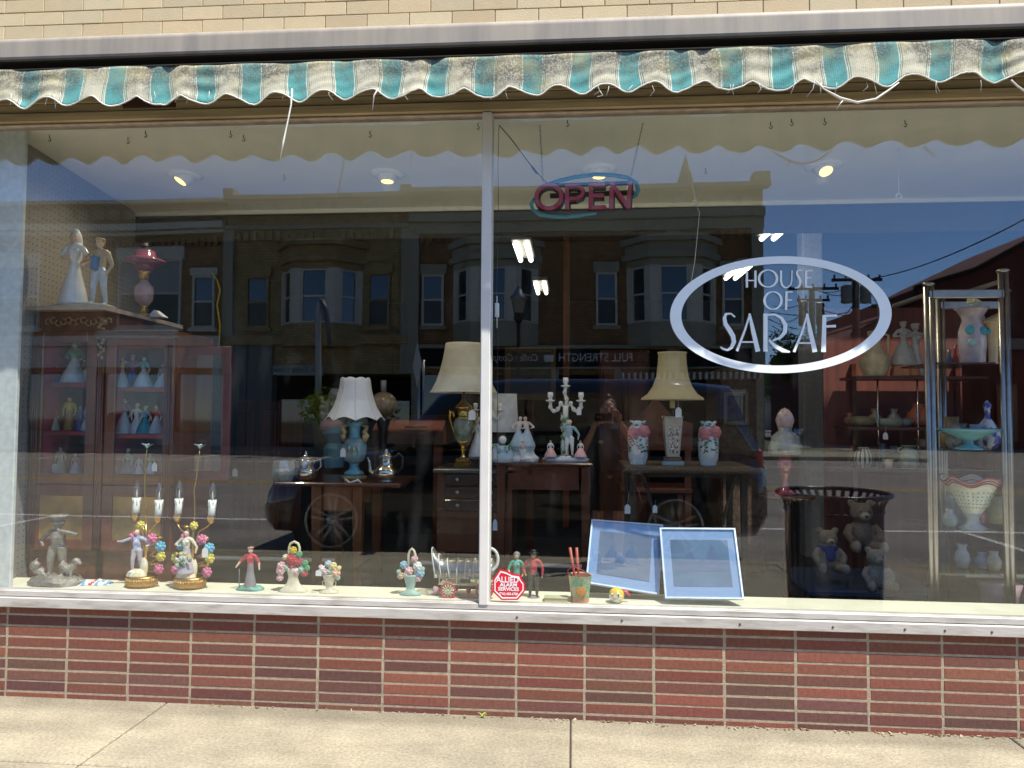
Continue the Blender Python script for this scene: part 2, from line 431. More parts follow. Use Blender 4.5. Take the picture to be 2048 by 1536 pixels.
# header above glass
zh0 = ZG1; zh1 = P(1024, 229, -.01).z
hd = MB()
hd.b2(XL, XR, -.015, .04, zh0, zh1-.004, 0, bev=.003)
hd.b2(XL, XR, -.03, .04, zh1, P(1024, 208, -.02).z, 1, bev=.004)
zz = P(1024, 208, -.02).z+.003
for k in range(7):
    hd.b2(XL, XR, -.018, .04, zz+k*.045, zz+k*.045+.043, 1, bev=.004)
ztopb = zz+7*.045
hd.build('header_boards', [M_FRM, M_WOODP], store)
p = P(300, 208, -.02)
MB().b2(p.x-.14, p.x+.13, -.022, .0, p.z-.035, p.z+.06, bev=.004).build('patch_board', mat('dark_red_board', (.06, .022, .015), .7, bump=.1), store)
# roller awning hood (long curved metal box) over a slot blackened to stand for its shade
yb = -.2
zb1 = P(1024, 43, yb).z; zb0 = P(1024, 92, yb).z
hood = MB(); n = 10; prof = [(.04, zb1+.012), (-.12, zb1+.012)]
for i in range(n+1):
    a = i/n*pi/2; prof.append((yb+.03-.03*sin(a), zb1-.03+.03*cos(a)+.0))
prof += [(yb, zb0+.012), (yb+.004, zb0+.002), (yb+.02, zb0), (yb+.02, zb0+.012), (.04, zb0+.012)]
prof = [(a, b) for a, b in prof]
vs = [(XL, a, b) for a, b in prof]+[(XR, a, b) for a, b in prof]; m = len(prof)
hood.add(vs, [(i, (i+1) % m, (i+1) % m+m, i+m) for i in range(m)]+[tuple(range(m)), tuple(range(2*m-1, m-1, -1))], 0, None, False)
hood.build('metal_hood', M_HOOD, store)
MB().b2(XL, XR, .0, .04, ztopb, zb0+.05).build('painted_recess_shade', M_DARK, store)  # black board painting the shade behind the slot
MB().b2(XL, XR, -.178, .03, zb0-.006, zb0+.0115).build('slot_shade_sheet', M_DARK, store)  # added black sheet, stands for the shade under the hood
MB().cyl((XL, -.1, zb0-.03), (XR, -.1, zb0-.03), .03, n=16).build('awning_roller', M_DARK, store)  # near-black here also stands for the slot's shade
MB().b2(XL, XR, -.03, .05, zb1+.014, zb1+.03, bev=.003).build('flashing_strip', mat('pink_flashing', (.42, .3, .24), .7, 0, .3, 20, .2), store)
# upper wall of cream bricks
up = MB(); z0 = zb1+.034; j = 0
for j in range(9):
    for i in range(-20, 18):
        k = .88+rr.random()*.2; g = rr.uniform(-.015, .02)
        up.box((i*.2033+(.1016 if j % 2 else 0)+.04, .05+rr.uniform(-.001, .001), z0+j*.0665+.031), (.1995, .1, .0625), 0, (rr.uniform(-.003, .003), 0, rr.uniform(-.002, .002)), (.54*k, (.43+g)*k, (.255+g)*k), .0018)
up.build('upper_brick_wall', M_CBRK, store)
MB().b2(XL-.5, XR+.5, .0045, .3, z0-.02, z0+3.5).build('upper_mortar_bed', M_DMORT, store)
for a_, b_ in ((-7, XL), (XR, 7)): MB().b2(a_, b_, .0, .3, -.05, z0+3.5).build('side_wall', M_DMORT, store)

# glass panes
GL = thin_glass('window_glass', .07, (.97, .985, .975), 0, .0007, .02)
MB().b2(jx+.02, XM-.018, .0, .008, ZG0+.001, ZG1+.022).build('window_pane', GL, store)
MB().b2(XM+.018, XR, .0, .008, ZG0+.001, ZG1+.022).build('window_pane', GL, store)

# ---------------------------------------------------------------- awning
M_AWN = bpy.data.materials.new('striped_canvas'); M_AWN.use_nodes = True
def awn():
    t = M_AWN.node_tree; L = t.links.new; b = t.nodes['Principled BSDF']; b.inputs['Roughness'].default_value = .95; b.inputs['Specular IOR Level'].default_value = .1
    tc = t.nodes.new('ShaderNodeTexCoord'); sp = t.nodes.new('ShaderNodeSeparateXYZ'); L(tc.outputs['UV'], sp.inputs[0])
    fr = t.nodes.new('ShaderNodeMath'); fr.operation = 'FRACT'; L(sp.outputs[0], fr.inputs[0])
    cr = t.nodes.new('ShaderNodeValToRGB'); cr.color_ramp.interpolation = 'CONSTANT'; L(fr.outputs[0], cr.inputs[0])
    cream = (.53, .5, .375, 1); tl = (.12, .35, .33, 1); dg_ = (.1, .24, .18, 1); wh = (.66, .64, .52, 1)
    st = [(0, cream), (.24, dg_), (.255, wh), (.27, dg_), (.285, wh), (.31, tl), (.70, wh), (.725, dg_), (.74, wh), (.755, dg_), (.77, cream)]
    cr.color_ramp.elements[0].color = cream; cr.color_ramp.elements[1].position = st[1][0]; cr.color_ramp.elements[1].color = st[1][1]
    for a, c in st[2:]:
        e = cr.color_ramp.elements.new(a); e.color = c
    # fine pinstripe
    m1 = t.nodes.new('ShaderNodeMath'); m1.operation = 'MULTIPLY'; m1.inputs[1].default_value = 2*pi*26; L(sp.outputs[0], m1.inputs[0])
    s1 = t.nodes.new('ShaderNodeMath'); s1.operation = 'SINE'; L(m1.outputs[0], s1.inputs[0])
    r1 = t.nodes.new('ShaderNodeMapRange'); r1.inputs[1].default_value = .2; r1.inputs[2].default_value = 1; r1.inputs[3].default_value = 1; r1.inputs[4].default_value = .8; L(s1.outputs[0], r1.inputs[0])
    # mould and dirt
    n = t.nodes.new('ShaderNodeTexNoise'); n.inputs['Scale'].default_value = 3.4; n.inputs['Detail'].default_value = 9; n.inputs['Roughness'].default_value = .78; L(tc.outputs['Object'], n.inputs['Vector'])
    ad = t.nodes.new('ShaderNodeMath'); ad.operation = 'MULTIPLY_ADD'; ad.inputs[1].default_value = .28; L(sp.outputs[1], ad.inputs[0]); L(n.outputs[0], ad.inputs[2])
    r2 = t.nodes.new('ShaderNodeMapRange'); r2.inputs[1].default_value = .52; r2.inputs[2].default_value = .72; r2.inputs[4].default_value = .88; L(ad.outputs[0], r2.inputs[0])
    n3 = t.nodes.new('ShaderNodeTexNoise'); n3.inputs['Scale'].default_value = 120; n3.inputs['Detail'].default_value = 2; L(tc.outputs['Object'], n3.inputs['Vector'])
    r3 = t.nodes.new('ShaderNodeMapRange'); r3.inputs[1].default_value = .38; r3.inputs[2].default_value = .55; r3.inputs[3].default_value = .45; L(n3.outputs[0], r3.inputs[0])
    mm_ = t.nodes.new('ShaderNodeMath'); mm_.operation = 'MULTIPLY'; L(r2.outputs[0], mm_.inputs[0]); L(r3.outputs[0], mm_.inputs[1])
    dirt = t.nodes.new('ShaderNodeValToRGB'); dirt.color_ramp.elements[0].color = (.11, .105, .09, 1); dirt.color_ramp.elements[1].color = (.34, .29, .14, 1)
    dirt.color_ramp.elements[0].position = .45; dirt.color_ramp.elements[1].position = .75
    n4 = t.nodes.new('ShaderNodeTexNoise'); n4.inputs['Scale'].default_value = 9; L(tc.outputs['Object'], n4.inputs['Vector']); L(n4.outputs[0], dirt.inputs[0])
    ma = t.nodes.new('ShaderNodeMix'); ma.data_type = 'RGBA'; ma.blend_type = 'MULTIPLY'; ma.inputs[0].default_value = 1; L(cr.outputs[0], ma.inputs[6]); L(r1.outputs[0], ma.inputs[7])
    mb = t.nodes.new('ShaderNodeMix'); mb.data_type = 'RGBA'; L(mm_.outputs[0], mb.inputs[0]); L(ma.outputs[2], mb.inputs[6]); L(dirt.outputs[0], mb.inputs[7])
    L(mb.outputs[2], b.inputs['Base Color'])
    bp = t.nodes.new('ShaderNodeBump'); bp.inputs['Strength'].default_value = .3; bp.inputs['Distance'].default_value = .004; L(n3.outputs[0], bp.inputs['Height']); L(bp.outputs[0], b.inputs['Normal'])
awn()
ya = -.335
aw = thing('awning', (0, ya, P(1024, 115, ya).z), 'tattered awning valance with teal and cream stripes and a scalloped hem under the metal hood', 'awning')
zv1 = P(1024, 113, ya).z; ztip = P(1024, 193, ya).z; znot = P(1024, 176, ya).z
per = .2015; xs0 = P(326, 160, ya).x          # a teal stripe centre
seams = [P(u, 150, ya).x for u in (335, 860, 1405, 1990)]
ar = random.Random(11)
NX = 900; NZ = 14
wob = [(ar.uniform(6, 40), ar.uniform(0, 6.28), ar.uniform(.001, .003)) for _ in range(7)]
def hem(x):
    # uneven scallops: pointed notches, round tips
    k = (x-xs0)/per+.5+.1*sin(x*2.1)
    f = k-math.floor(k); q = int(math.floor(k)); rq = random.Random(q*7+1)
    depth = (.036+.012*rq.random()); s_ = sin(pi*(f+.05*sin(2*pi*f+q)))**2; s_ = s_**.85
    return ztip+.032-s_*depth+.004*sin(x*5)
def wave(x, t):
    y = 0
    for a, b, c in wob: y += .6*c*sin(a*x+b+t*1.5)
    y += .003*sin(x*2*pi/per+.6)*t
    for sx in seams:
        d = (x-sx); y += .009*math.exp(-(d/.035)**2)*(1-t*.3)+.003*math.exp(-(d/.12)**2)*sin(d*60*(1+t)+t*8)
    y += .0016*sin(x*14+t*16)*sin(x*3)+.0028*sin(t*15+4*sin(x*6.3)+x*11)*max(0, sin(x*7.7+1))+.0014*sin(t*24+x*31)*max(0, sin(x*4.1))
    return y
me = bpy.data.meshes.new('valance'); vs = []; uv = []
for i in range(NX+1):
    x = XL+(XR-XL)*i/NX; zb = hem(x)
    for j in range(NZ+1):
        t = j/NZ; z = zv1+.012*sin(x*1.3)*(1-t)*.3+(zb-zv1)*t
        vs.append((x+.004*sin(t*5+x*9), ya+wave(x, t)-.012*t, z)); uv.append(((x-xs0)/per+.52+.03*sin(x*3+t*2), 1-t))
fs = [(i*(NZ+1)+j, i*(NZ+1)+j+1, (i+1)*(NZ+1)+j+1, (i+1)*(NZ+1)+j) for i in range(NX) for j in range(NZ)]
me.from_pydata(vs, [], fs); ul = me.uv_layers.new(name='UVMap')
for lp in me.loops: ul.data[lp.index].uv = uv[lp.vertex_index]
me.polygons.foreach_set('use_smooth', [True]*len(me.polygons)); me.materials.append(M_AWN)
va = bpy.data.objects.new('valance', me); COL.objects.link(va); va.parent = aw; va.location = -aw.location
sd = va.modifiers.new('s', 'SOLIDIFY'); sd.thickness = .002
M_THR = mat('frayed_thread', (.7, .68, .6), .9)
hb = MB(); hb.tube([(XL+(XR-XL)*i/700, ya+wave(XL+(XR-XL)*i/700, 1)-.015, hem(XL+(XR-XL)*i/700)+.001*ar.uniform(-1, 1)) for i in range(701)], .0032, 5)
hb.build('hem_piping', M_THR, va)
# canvas top running back into the slot
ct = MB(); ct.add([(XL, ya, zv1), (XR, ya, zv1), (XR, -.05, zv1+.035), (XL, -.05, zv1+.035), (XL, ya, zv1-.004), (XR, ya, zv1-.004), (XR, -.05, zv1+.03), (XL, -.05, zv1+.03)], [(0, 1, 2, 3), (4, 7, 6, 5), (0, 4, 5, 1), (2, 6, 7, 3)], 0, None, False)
ct.build('canvas_top', mat('shaded_mouldy_canvas', (.03, .027, .02), .95, 0, .4, 10), aw)  # mould tone darkened to imitate the shade under the hood
def thread(us, r=.0016, name='loose_thread'):
    MB().tube([P(u, v, ya-.016) for u, v in us], r, 5).build(name, M_THR, aw)
thread([(584, 183), (582, 215), (574, 255), (567, 288), (560, 326)], [.004, .0035, .003, .0045, .0008])
thread([(757, 180), (748, 195), (745, 224)], [.003, .003, .001])
thread([(100, 196), (93, 207), (90, 218)], .0012); thread([(108, 197), (111, 225)], .001)
thread([(1630, 160), (1648, 178), (1680, 196), (1715, 205), (1752, 198), (1778, 180), (1798, 165)], [.002, .003, .006, .005, .005, .004, .002])
thread([(1630, 160), (1626, 178), (1614, 193)], .001); thread([(1686, 200), (1680, 208), (1673, 219)], [.003, .002, .001])
thread([(2022, 160), (2035, 172), (2052, 184)], .004)
thread([(1200, 183), (1206, 192), (1194, 195)], .0015); thread([(1250, 186), (1257, 180), (1265, 172)], .001); thread([(1522, 175), (1538, 172), (1530, 178)], .0015)
for k in range(26):
    u = ar.uniform(0, 2048); v = 210-(u/2048)*38; thread([(u, v-14), (u+ar.uniform(-4, 4), v-4), (u+ar.uniform(-9, 9), v+ar.uniform(2, 12))], .0009)

# the whole header has settled: it rises a little towards the left end
for o in [x for x in bpy.data.objects if x.type == 'MESH' and x.name.split('.')[0] in ('header_boards', 'patch_board', 'metal_hood', 'slot_shade_sheet', 'awning_roller', 'painted_recess_shade', 'flashing_strip', 'upper_brick_wall', 'upper_mortar_bed', 'valance', 'hem_piping', 'canvas_top', 'loose_thread')]:
    ox = wloc(o).x
    for v_ in o.data.vertices:
        v_.co.z -= .0062*min(0, v_.co.x+ox-.6)
# ================================================================ GROUND
M_ASPH = mat('asphalt', (.17, .15, .125), .92, 0, .15, 1.2, .3, bscale=60, col2=(.25, .225, .19))
sw = MB(); xj = [P(333, 1408, 0).x, P(1141, 1440, 0).x, P(2020, 1468, 0).x]
edges = [-30, -9, -7, -5, xj[0]-1.75, xj[0], xj[1], xj[2], xj[2]+1.8, 7, 9, 11, 30]
jy = P(100, 1526, 0); d_ = (jy-V((0, CY, CZ))); yj = CY+d_.y*(CZ/-d_.z)
edy = [0.02, yj, yj-1.5, -3.55]
for i in range(len(edges)-1):
    for j in range(3):
        sw.box(((edges[i]+edges[i+1])/2, (edy[j]+edy[j+1])/2, -.06+rr.uniform(-.001, .001)), (edges[i+1]-edges[i]-.007, edy[j]-edy[j+1]-.007, .12), bev=.004)
struct(sw.build('sidewalk', M_CONC))
struct(MB().b2(-60, 60, -3.55, .02, -.13, -.01).build('sidewalk_joint_soil', mat('joint_dirt', (.06, .05, .035), .95, bump=.3)))
cu = MB()
for i in range(-10, 11): cu.b2(i*3-1.495, i*3+1.495, -3.72, -3.555, -.3, -.002, bev=.015)
struct(cu.build('kerb', M_CONC))
struct(MB().b2(-400, 400, -400, 60, -.5, -.16).build('ground', mat('ground_soil', (.12, .13, .07), .95, 0, .3, 2)))
struct(MB().b2(-60, 60, -21.3, -3.72, -.159, -.15).build('road', M_ASPH))
struct(MB().b2(11.5, 24, -120, -21.3, -.159, -.1495).build('side_road', M_ASPH))
struct(MB().b2(-60, 11.5, -24.72, -21.3, -.3, -.01, bev=.02).build('far_sidewalk', M_CONC))
struct(MB().b2(24, 60, -24.72, -21.3, -.3, -.01, bev=.02).build('far_corner_sidewalk', M_CONC))
M_PNT = mat('road_paint_white', (.62, .6, .56), .8, 0, .2, 8); M_PNY = mat('road_paint_yellow', (.5, .33, .06), .8, 0, .25, 8)
mk = MB()
mk.b2(-40, 40, -6.72, -6.6, -.1498, -.146)
mk.b2(-40, 40, -18.2, -18.08, -.1498, -.146)
for x in (-7.5, -1.9+6.9, 10.5, 16): mk.b2(x, x+.1, -6.6, -4.2, -.1498, -.146)
for i in range(9): mk.b2(-30+i*4.4, -29.9+i*4.4, -21, -18.2, -.1498, -.146)
struct(mk.build('lane_marking', M_PNT))
for y_ in (-11.85, -12.15): struct(MB().b2(-40, 40, y_-.055, y_+.055, -.1498, -.146).build('centre_line', M_PNY))
# debris at the foot of the wall
db = MB()
for k in range(240):
    u = ar.uniform(400, 2048)**1; p = ON(u, -.004-abs(ar.gauss(0, .012)), .003)
    if ar.random() < .35+.6*(u/2048): db.box(p, (ar.uniform(.003, .018), ar.uniform(.003, .01), ar.uniform(.001, .004)), ar.choice((0, 1)), (ar.uniform(-.5, .5), ar.uniform(-.5, .5), ar.uniform(0, 3)))
o = db.build('leaf_litter', [mat('dead_leaf', (.16, .09, .04), .9), mat('dry_grit', (.35, .28, .18), .9)]); struct(o, 'stuff'); tag(o, 'thin line of dead leaves and grit along the foot of the red brick wall', 'leaf litter')
pl = thing('weed', ON(965, -.02, 0), 'tiny yellow green weed growing where the wall meets the sidewalk', 'weed'); wb = MB()
for k in range(9):
    a = ar.uniform(0, 6.28); l = ar.uniform(.01, .03); q = pl.location
    wb.tube([q, q+V((cos(a)*l*.4, sin(a)*l*.2-.003, l*.7)), q+V((cos(a)*l, sin(a)*l*.4-.004, l*.8))], [.0012, .003, .0005], 5)
wb.build('leaf', mat('weed_green', (.3, .36, .06), .7), pl)
# ================================================================ SHOP INTERIOR SHELL
ZC = P(1024, 237, 0).z+.03                    # display ceiling
YB = 1.5
ZF = .15                                      # shop floor
ZLG = .5                                      # window ledge
M_CEIL = mat('white_ceiling_paint', (.9, .89, .8), .8, 0, .04, 3)
M_PEG = mat('grey_pegboard', (.26, .245, .23), .8, 0, .06, 4)
xlw = P(20, 800, .02).x
struct(MB().b2(xlw-.5, 3.6, .04, YB, ZC, ZC+.05).build('display_ceiling', M_CEIL))
ybk = YB
struct(MB().b2(xlw-.5, 3.6, YB-.005, YB+.04, ZC-.028, ZC-.0005, 0, bev=.004).b2(xlw-.5, 3.6, YB+.005, YB+.03, ZC-.21, ZC-.03, 1).build('ceiling_beam', [M_CEIL, mat('dim_beam_paint', (.05, .048, .044), .7)]))
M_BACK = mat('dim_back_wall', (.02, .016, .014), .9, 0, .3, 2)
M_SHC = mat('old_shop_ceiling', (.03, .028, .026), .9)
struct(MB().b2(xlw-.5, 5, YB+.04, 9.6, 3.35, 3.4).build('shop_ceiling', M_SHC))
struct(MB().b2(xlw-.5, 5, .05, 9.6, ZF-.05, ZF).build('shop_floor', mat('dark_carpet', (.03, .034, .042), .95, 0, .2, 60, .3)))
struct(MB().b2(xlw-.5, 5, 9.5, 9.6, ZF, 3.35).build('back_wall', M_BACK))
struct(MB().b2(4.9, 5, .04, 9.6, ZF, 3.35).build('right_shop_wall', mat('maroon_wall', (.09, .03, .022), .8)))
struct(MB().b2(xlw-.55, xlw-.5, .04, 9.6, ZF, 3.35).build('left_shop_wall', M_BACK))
# window ledge
lg = MB(); lg.b2(XL+.02, XR, .0085, .25, ZLG-.03, ZLG, 0, bev=.003); lg.b2(XL+.02, XR, .23, .25, ZF, ZLG-.031, 0)
lg.build('window_ledge', mat('cream_ledge_paint', (.7, .68, .54), .55, 0, .08, 6, .05), store)
MB().b2(XL+.02, XR, .012, .05, ZF-.2, ZLG-.03).build('ledge_riser', M_MORT, store)
# pegboard side wall with punched holes (rows of small dark discs set into it)
yend = 1.72
pg = thing('pegboard_wall', (xlw, 0, ZF), 'grey pegboard side wall of the display window with rows of small holes', 'wall')
WX = lambda y: xlw-.075-.17*y               # the side wall runs slightly outwards
MB().add([(WX(.06), .06, ZF), (WX(yend), yend, ZF), (WX(yend), yend, ZC-.001), (WX(.06), .06, ZC-.001), (WX(.06)-.02, .06, ZF), (WX(yend)-.02, yend, ZF), (WX(yend)-.02, yend, ZC-.001), (WX(.06)-.02, .06, ZC-.001)], [(0, 1, 2, 3), (7, 6, 5, 4), (0, 4, 5, 1), (1, 5, 6, 2), (2, 6, 7, 3), (3, 7, 4, 0)], 0, None, False).build('board', M_PEG, pg)
hl = MB()
for i in range(40):
    for j in range(74):
        y = .13+i*.04; z = .35+j*.032
        if z < ZC-.03: hl.add([(WX(y)+.0018, y+.003*cos(k*pi/3), z+.003*sin(k*pi/3)) for k in range(6)]+[(WX(y)-.003, y+.003*cos(k*pi/3), z+.003*sin(k*pi/3)) for k in range(6)], [tuple(range(6)), tuple(range(11, 5, -1))]+[(k, (k+1) % 6, (k+1) % 6+6, k+6) for k in range(6)], 0, None, False)
h = hl.build('peg_holes', BLK, pg, fix=False); h['kind'] = 'stuff'
MB().b2(xlw-.6, xlw+.02, .035, .058, ZF, ZC-.002, bev=.004).build('corner_trim', mat('pale_trim', (.6, .62, .6), .5), pg)
# white post inside shop
px_ = ON(1622, 3.2, 1)
po = thing('white_post', (px_.x, 3.2, ZF), 'square white post standing in the shop behind the oval window lettering', 'post')
MB().b2(px_.x-.085, px_.x+.085, 3.1, 3.26, ZF, P(1622, 447, 3.2).z, bev=.01).build('shaft', mat('white_post_paint', (.5, .52, .54), .6), po)
px_ = ON(1345, 2.6, 1)
# yellow-brown wooden post
po = thing('wooden_post', (ON(1132, 4.5, 1).x, 4.5, ZF), 'thin orange brown wooden post rising in the dark shop behind the neon sign', 'post')
MB().b2(po.location.x-.035, po.location.x+.035, 4.5, 4.57, ZF, 3.34, bev=.005).build('shaft', WD2, po)

# ---------------------------------------------------------------- eyeball ceiling lights
M_BULB = mat('warm_bulb', (.9, .7, .2), .5, emit=(1, .72, .18), es=1.5)
def can_light(u, v, lab, aim, on=True):
    d = fwd+rgt*((u-1024)/F)-upv*((v-768)/F); t = (ZC-CZ)/d.z; q = V((CX, CY, CZ))+d*t
    t_ = thing('ceiling_spotlight', q, lab, 'ceiling light', 'spotlights in the display window ceiling')
    MB().lathe([(.035, -.001), (.1, -.001), (.102, -.006), (.08, -.014), (.062, -.016), (.045, -.006)], q, 28, cap=False).build('trim_ring', M_CEIL, t_)
    tl = (rad(28)*aim[1], rad(28)*aim[0], 0)
    e = MB().lathe([(.036, -.05), (.042, -.051), (.054, -.036), (.06, -.012), (.058, .01), (.03, .035)][::-1], q, 24, tilt=tl, cap=False).build('eyeball', mat('eyeball_white', (.8, .8, .78), .4), t_)
    li = bpy.data.lights.new('spot_beam', 'SPOT'); li.energy = 9 if on else 0; li.spot_size = rad(150); li.spot_blend = .8; li.color = (1, .86, .62); li.shadow_soft_size = .03
    lo = bpy.data.objects.new('spot_beam', li); COL.objects.link(lo); lo.parent = t_; lo.location = V((0, 0, -.075)); lo.rotation_euler = (rad(10)*aim[1], rad(10)*aim[0], 0)
    b = MB().lathe([(.002, -.0485), (.036, -.0485), (.036, -.044), (.002, -.044)], q, 20, tilt=tl).build('lamp_face', M_BULB if on else TAG, t_)
can_light(370, 350, 'round white ceiling spotlight at the left with its yellow lamp turned to the left', (.9, -.7))
can_light(775, 347, 'round white ceiling spotlight left of the white mullion pointing straight down', (0, -.15))
can_light(1198, 337, 'round white ceiling spotlight partly behind the neon OPEN sign', (0, -.1))
can_light(1647, 331, 'round white ceiling spotlight with a bright yellow face above the oval lettering', (-.2, -1.15))
# small ceiling hooks
HK = ['leftmost black ceiling hook, above the grey pegboard wall', 'second black ceiling hook from the left', 'tiny black ceiling hook near the frame, left of the left spotlight', 'tiny ceiling hook near the frame, just right of the left spotlight', 'large black ceiling hook left of the long loose awning thread', 'black ceiling hook set deep, below the end of the long loose awning thread', 'black ceiling hook tucked beside the left of the mullion top', 'faint ceiling hook near the frame above the second spotlight', 'black ceiling hook set deep, left of the bright yellow spotlight', 'black ceiling hook left of the drooping loop of awning thread', 'black T shaped ceiling hook nearest the right end of the window', 'small ceiling hook between the two chains of the neon sign', 'small ceiling hook directly under the drooping thread loop', 'small ceiling hook at the right of the drooping thread loop']
for k, (u, v) in enumerate([(99, 270), (256, 275), (291, 262), (461, 262), (487, 270), (569, 349), (956, 246), (740, 262), (1411, 336), (1541, 244), (1810, 240), (1135, 240), (1583, 238), (1649, 236)]):
    d = fwd+rgt*((u-1024)/F)-upv*((v-768)/F); t = (ZC-CZ)/d.z; q = V((CX, CY, CZ))+d*t
    o = MB().tube([q, q+V((0, 0, -.016)), q+V((.009, 0, -.023)), q+V((.002, 0, -.034)), q+V((-.006, 0, -.026))], .0022, 5).build('ceiling_hook', BLK, origin=q)
    tag(o, HK[k], 'hook', 'hooks in the display ceiling')
# fluorescent lights
M_TUBE = mat('fluorescent_tube', (.9, .9, .85), .5, emit=(1, .93, .8), es=3)
def fluo(u, v, zl, du, dv, lab):
    d = fwd+rgt*((u-1024)/F)-upv*((v-768)/F); t = (zl-CZ)/d.z; q = V((CX, CY, CZ))+d*t
    t_ = thing('fluorescent_light', q, lab, 'ceiling light', 'fluorescent lights in the shop')
    L_ = .34
    MB().b2(q.x-.09, q.x+.09, q.y-L_-.05, q.y+L_+.05, q.z+.03, q.z+.07, bev=.01).build('housing', mat('fixture_white', (.3, .3, .28), .5), t_)
    for s_ in (-1, 1): MB().cyl(q+V((s_*.05, -L_, 0)), q+V((s_*.05, L_, 0)), .022, n=10).build('tube', M_TUBE, t_)
    MB().cyl(q+V((0, 0, .07)), V((q.x, q.y, 3.35)), .004).build('hanger', BLK, t_)
fluo(1047, 505, 2.85, 0, 0, 'twin tube fluorescent light hanging in the shop, the nearer one below the neon sign')
fluo(1082, 577, 2.85, 0, 0, 'small twin tube fluorescent light far back in the shop just right of the mullion')
fluo(1558, 457, 2.85, 0, 0, 'twin tube fluorescent light above the top of the oval ring')
fluo(1475, 545, 2.85, 0, 0, 'twin tube fluorescent light seen inside the oval ring left of the word HOUSE')
# convex mirror hanging under the beam
q = P(1590, 400, 1.75)
t_ = thing('hanging_plastic_shade', q, 'clear bluish plastic shade hanging below the ceiling beam above the oval lettering', 'lamp shade')
s_ = S(1.75)
MB().lathe([(50*s_, 22*s_), (48*s_, 5*s_), (38*s_, -18*s_), (20*s_, -34*s_), (3*s_, -40*s_)], q, 24, cap=False, tilt=(0, rad(-20), 0)).build('bowl', thin_glass('clear_plastic', .12, (.6, .7, .8), .1), t_)
MB().lathe([(50*s_, 22*s_), (51.5*s_, 22*s_), (51.5*s_, 19*s_), (50*s_, 19*s_)], q, 24, cap=False, tilt=(0, rad(-20), 0)).build('rim', WHT, t_)
for i, (u, v) in enumerate([(1391, 405), (1798, 393)]):
    q = P(u, v, .6); s_ = S(.6)
    t_ = thing('pull_ring', q, ['small white ring hanging on a thread left of the oval lettering', 'small white ring hanging below the ceiling beam above the right end of the oval'][i], 'ring')
    MB().tube([q+V((5*s_*cos(a*pi/8), 0, 5*s_*sin(a*pi/8))) for a in range(16)], 1.3*s_, 6, closed=True).build('loop', WHT, t_)
    MB().cyl(q+V((0, 0, 5*s_)), V((q.x-.05*(1-i), q.y, ZC)), .0015).build('cord', TAG, t_)
    if i == 0: MB().tube([q, P(1399, 425, .6), P(1390, 520, .6), P(1378, 590, .6)], .0012, 5).build('thread', TAG, t_)

# ================================================================ OPEN SIGN
ys = .09; s_ = S(ys)
M_NEO = mat('unlit_red_neon', (.42, .05, .09), .35, coat=.5); M_TEAL = mat('unlit_teal_neon', (.02, .22, .26), .3, coat=.5)
q = P(1168, 395, ys)
sg = thing('open_sign', q, 'red OPEN neon sign with a teal swoosh hanging on chains in the window', 'neon sign')
def lx(u, v): p_ = P(u, v, ys); return (p_.x, p_.z)
let = MB()
W_ = 8*s_
ocx, ocz = lx(1098, 396)
letters = []
letters.append([(ocx+25*s_*cos(rad(a)), ocz+24*s_*sin(rad(a)), W_) for a in range(0, 361, 15)])
def poly(pts, w=8): return [lx(u, v)+(w*s_,) for u, v in pts]
letters += [poly([(1134, 421), (1134, 373)]), poly([(1130, 376), (1152, 375), (1163, 379), (1166, 387), (1163, 395), (1152, 400), (1134, 401)], 7)]
letters += [poly([(1181, 421), (1182, 371)]), poly([(1177, 374), (1210, 373)], 7), poly([(1181, 395), (1207, 394)], 7), poly([(1178, 418), (1211, 417)], 7)]
letters += [poly([(1222, 420), (1223, 369)]), poly([(1222, 370), (1256, 418)]), poly([(1256, 420), (1259, 366)])]
for k, pl_ in enumerate(letters):
    strokes(let, [pl_], ys-.028-k*.0004, ys-.006+k*.0004, 0)
let.build('letters', M_NEO, sg)
bk = MB()
for k, pl_ in enumerate(letters): strokes(bk, [[(a+.004, b-.004, w_*1.5) for a, b, w_ in pl_]], ys-.004-k*.0003, ys+.012+k*.0003, 0)
bk.tube([P(1100, 392, ys+.01), P(1268, 385, ys+.01)], .012, 6).tube([P(1085, 372, ys+.01), P(1262, 366, ys+.01)], .01, 6)
bk.build('backing_frame', BLK, sg)
sw_ = [(1075, 380), (1090, 371), (1120, 361), (1150, 354), (1190, 349), (1225, 350), (1255, 355), (1272, 366), (1277, 380), (1272, 390), (1264, 396)]
sw2 = [(1070, 397), (1062, 408), (1066, 420), (1080, 429), (1105, 433), (1130, 434), (1160, 431), (1193, 427)]
MB().tube([P(u, v, ys-.015) for u, v in sw_], [3*s_]+[4.4*s_]*9+[3*s_], 8).build('swoosh_tube', M_TEAL, sg)
MB().tube([P(u, v, ys-.015) for u, v in sw2], [4*s_]*7+[2.5*s_], 8).build('swoosh_tube', M_TEAL, sg)
def chain(a, b, n=26):
    c = MB(); 
    for i in range(n):
        t = (i+.5)/n; p_ = a.lerp(b, t); d_ = (b-a).normalized()*(a-b).length/n*.62
        sd_ = V((0, 1, 0)) if i % 2 else V((1, 0, 0)); w__ = .0036
        c.tube([p_-d_, p_-d_*.3+sd_*w__, p_+d_*.3+sd_*w__, p_+d_, p_+d_*.3-sd_*w__, p_-d_*.3-sd_*w__], .0011, 5, closed=True)
    c.build('chain', BLK, sg)
chain(P(1080, 251, ys+.05), P(1086, 366, ys)); chain(P(1286, 246, ys+.05), P(1262, 352, ys))
MB().tube([P(998, 250, .06), P(1020, 275, .06), P(1045, 308, .07), P(1062, 331, .07), P(1095, 368, ys)], .0022, 6).build('power_cord', BLK, sg)
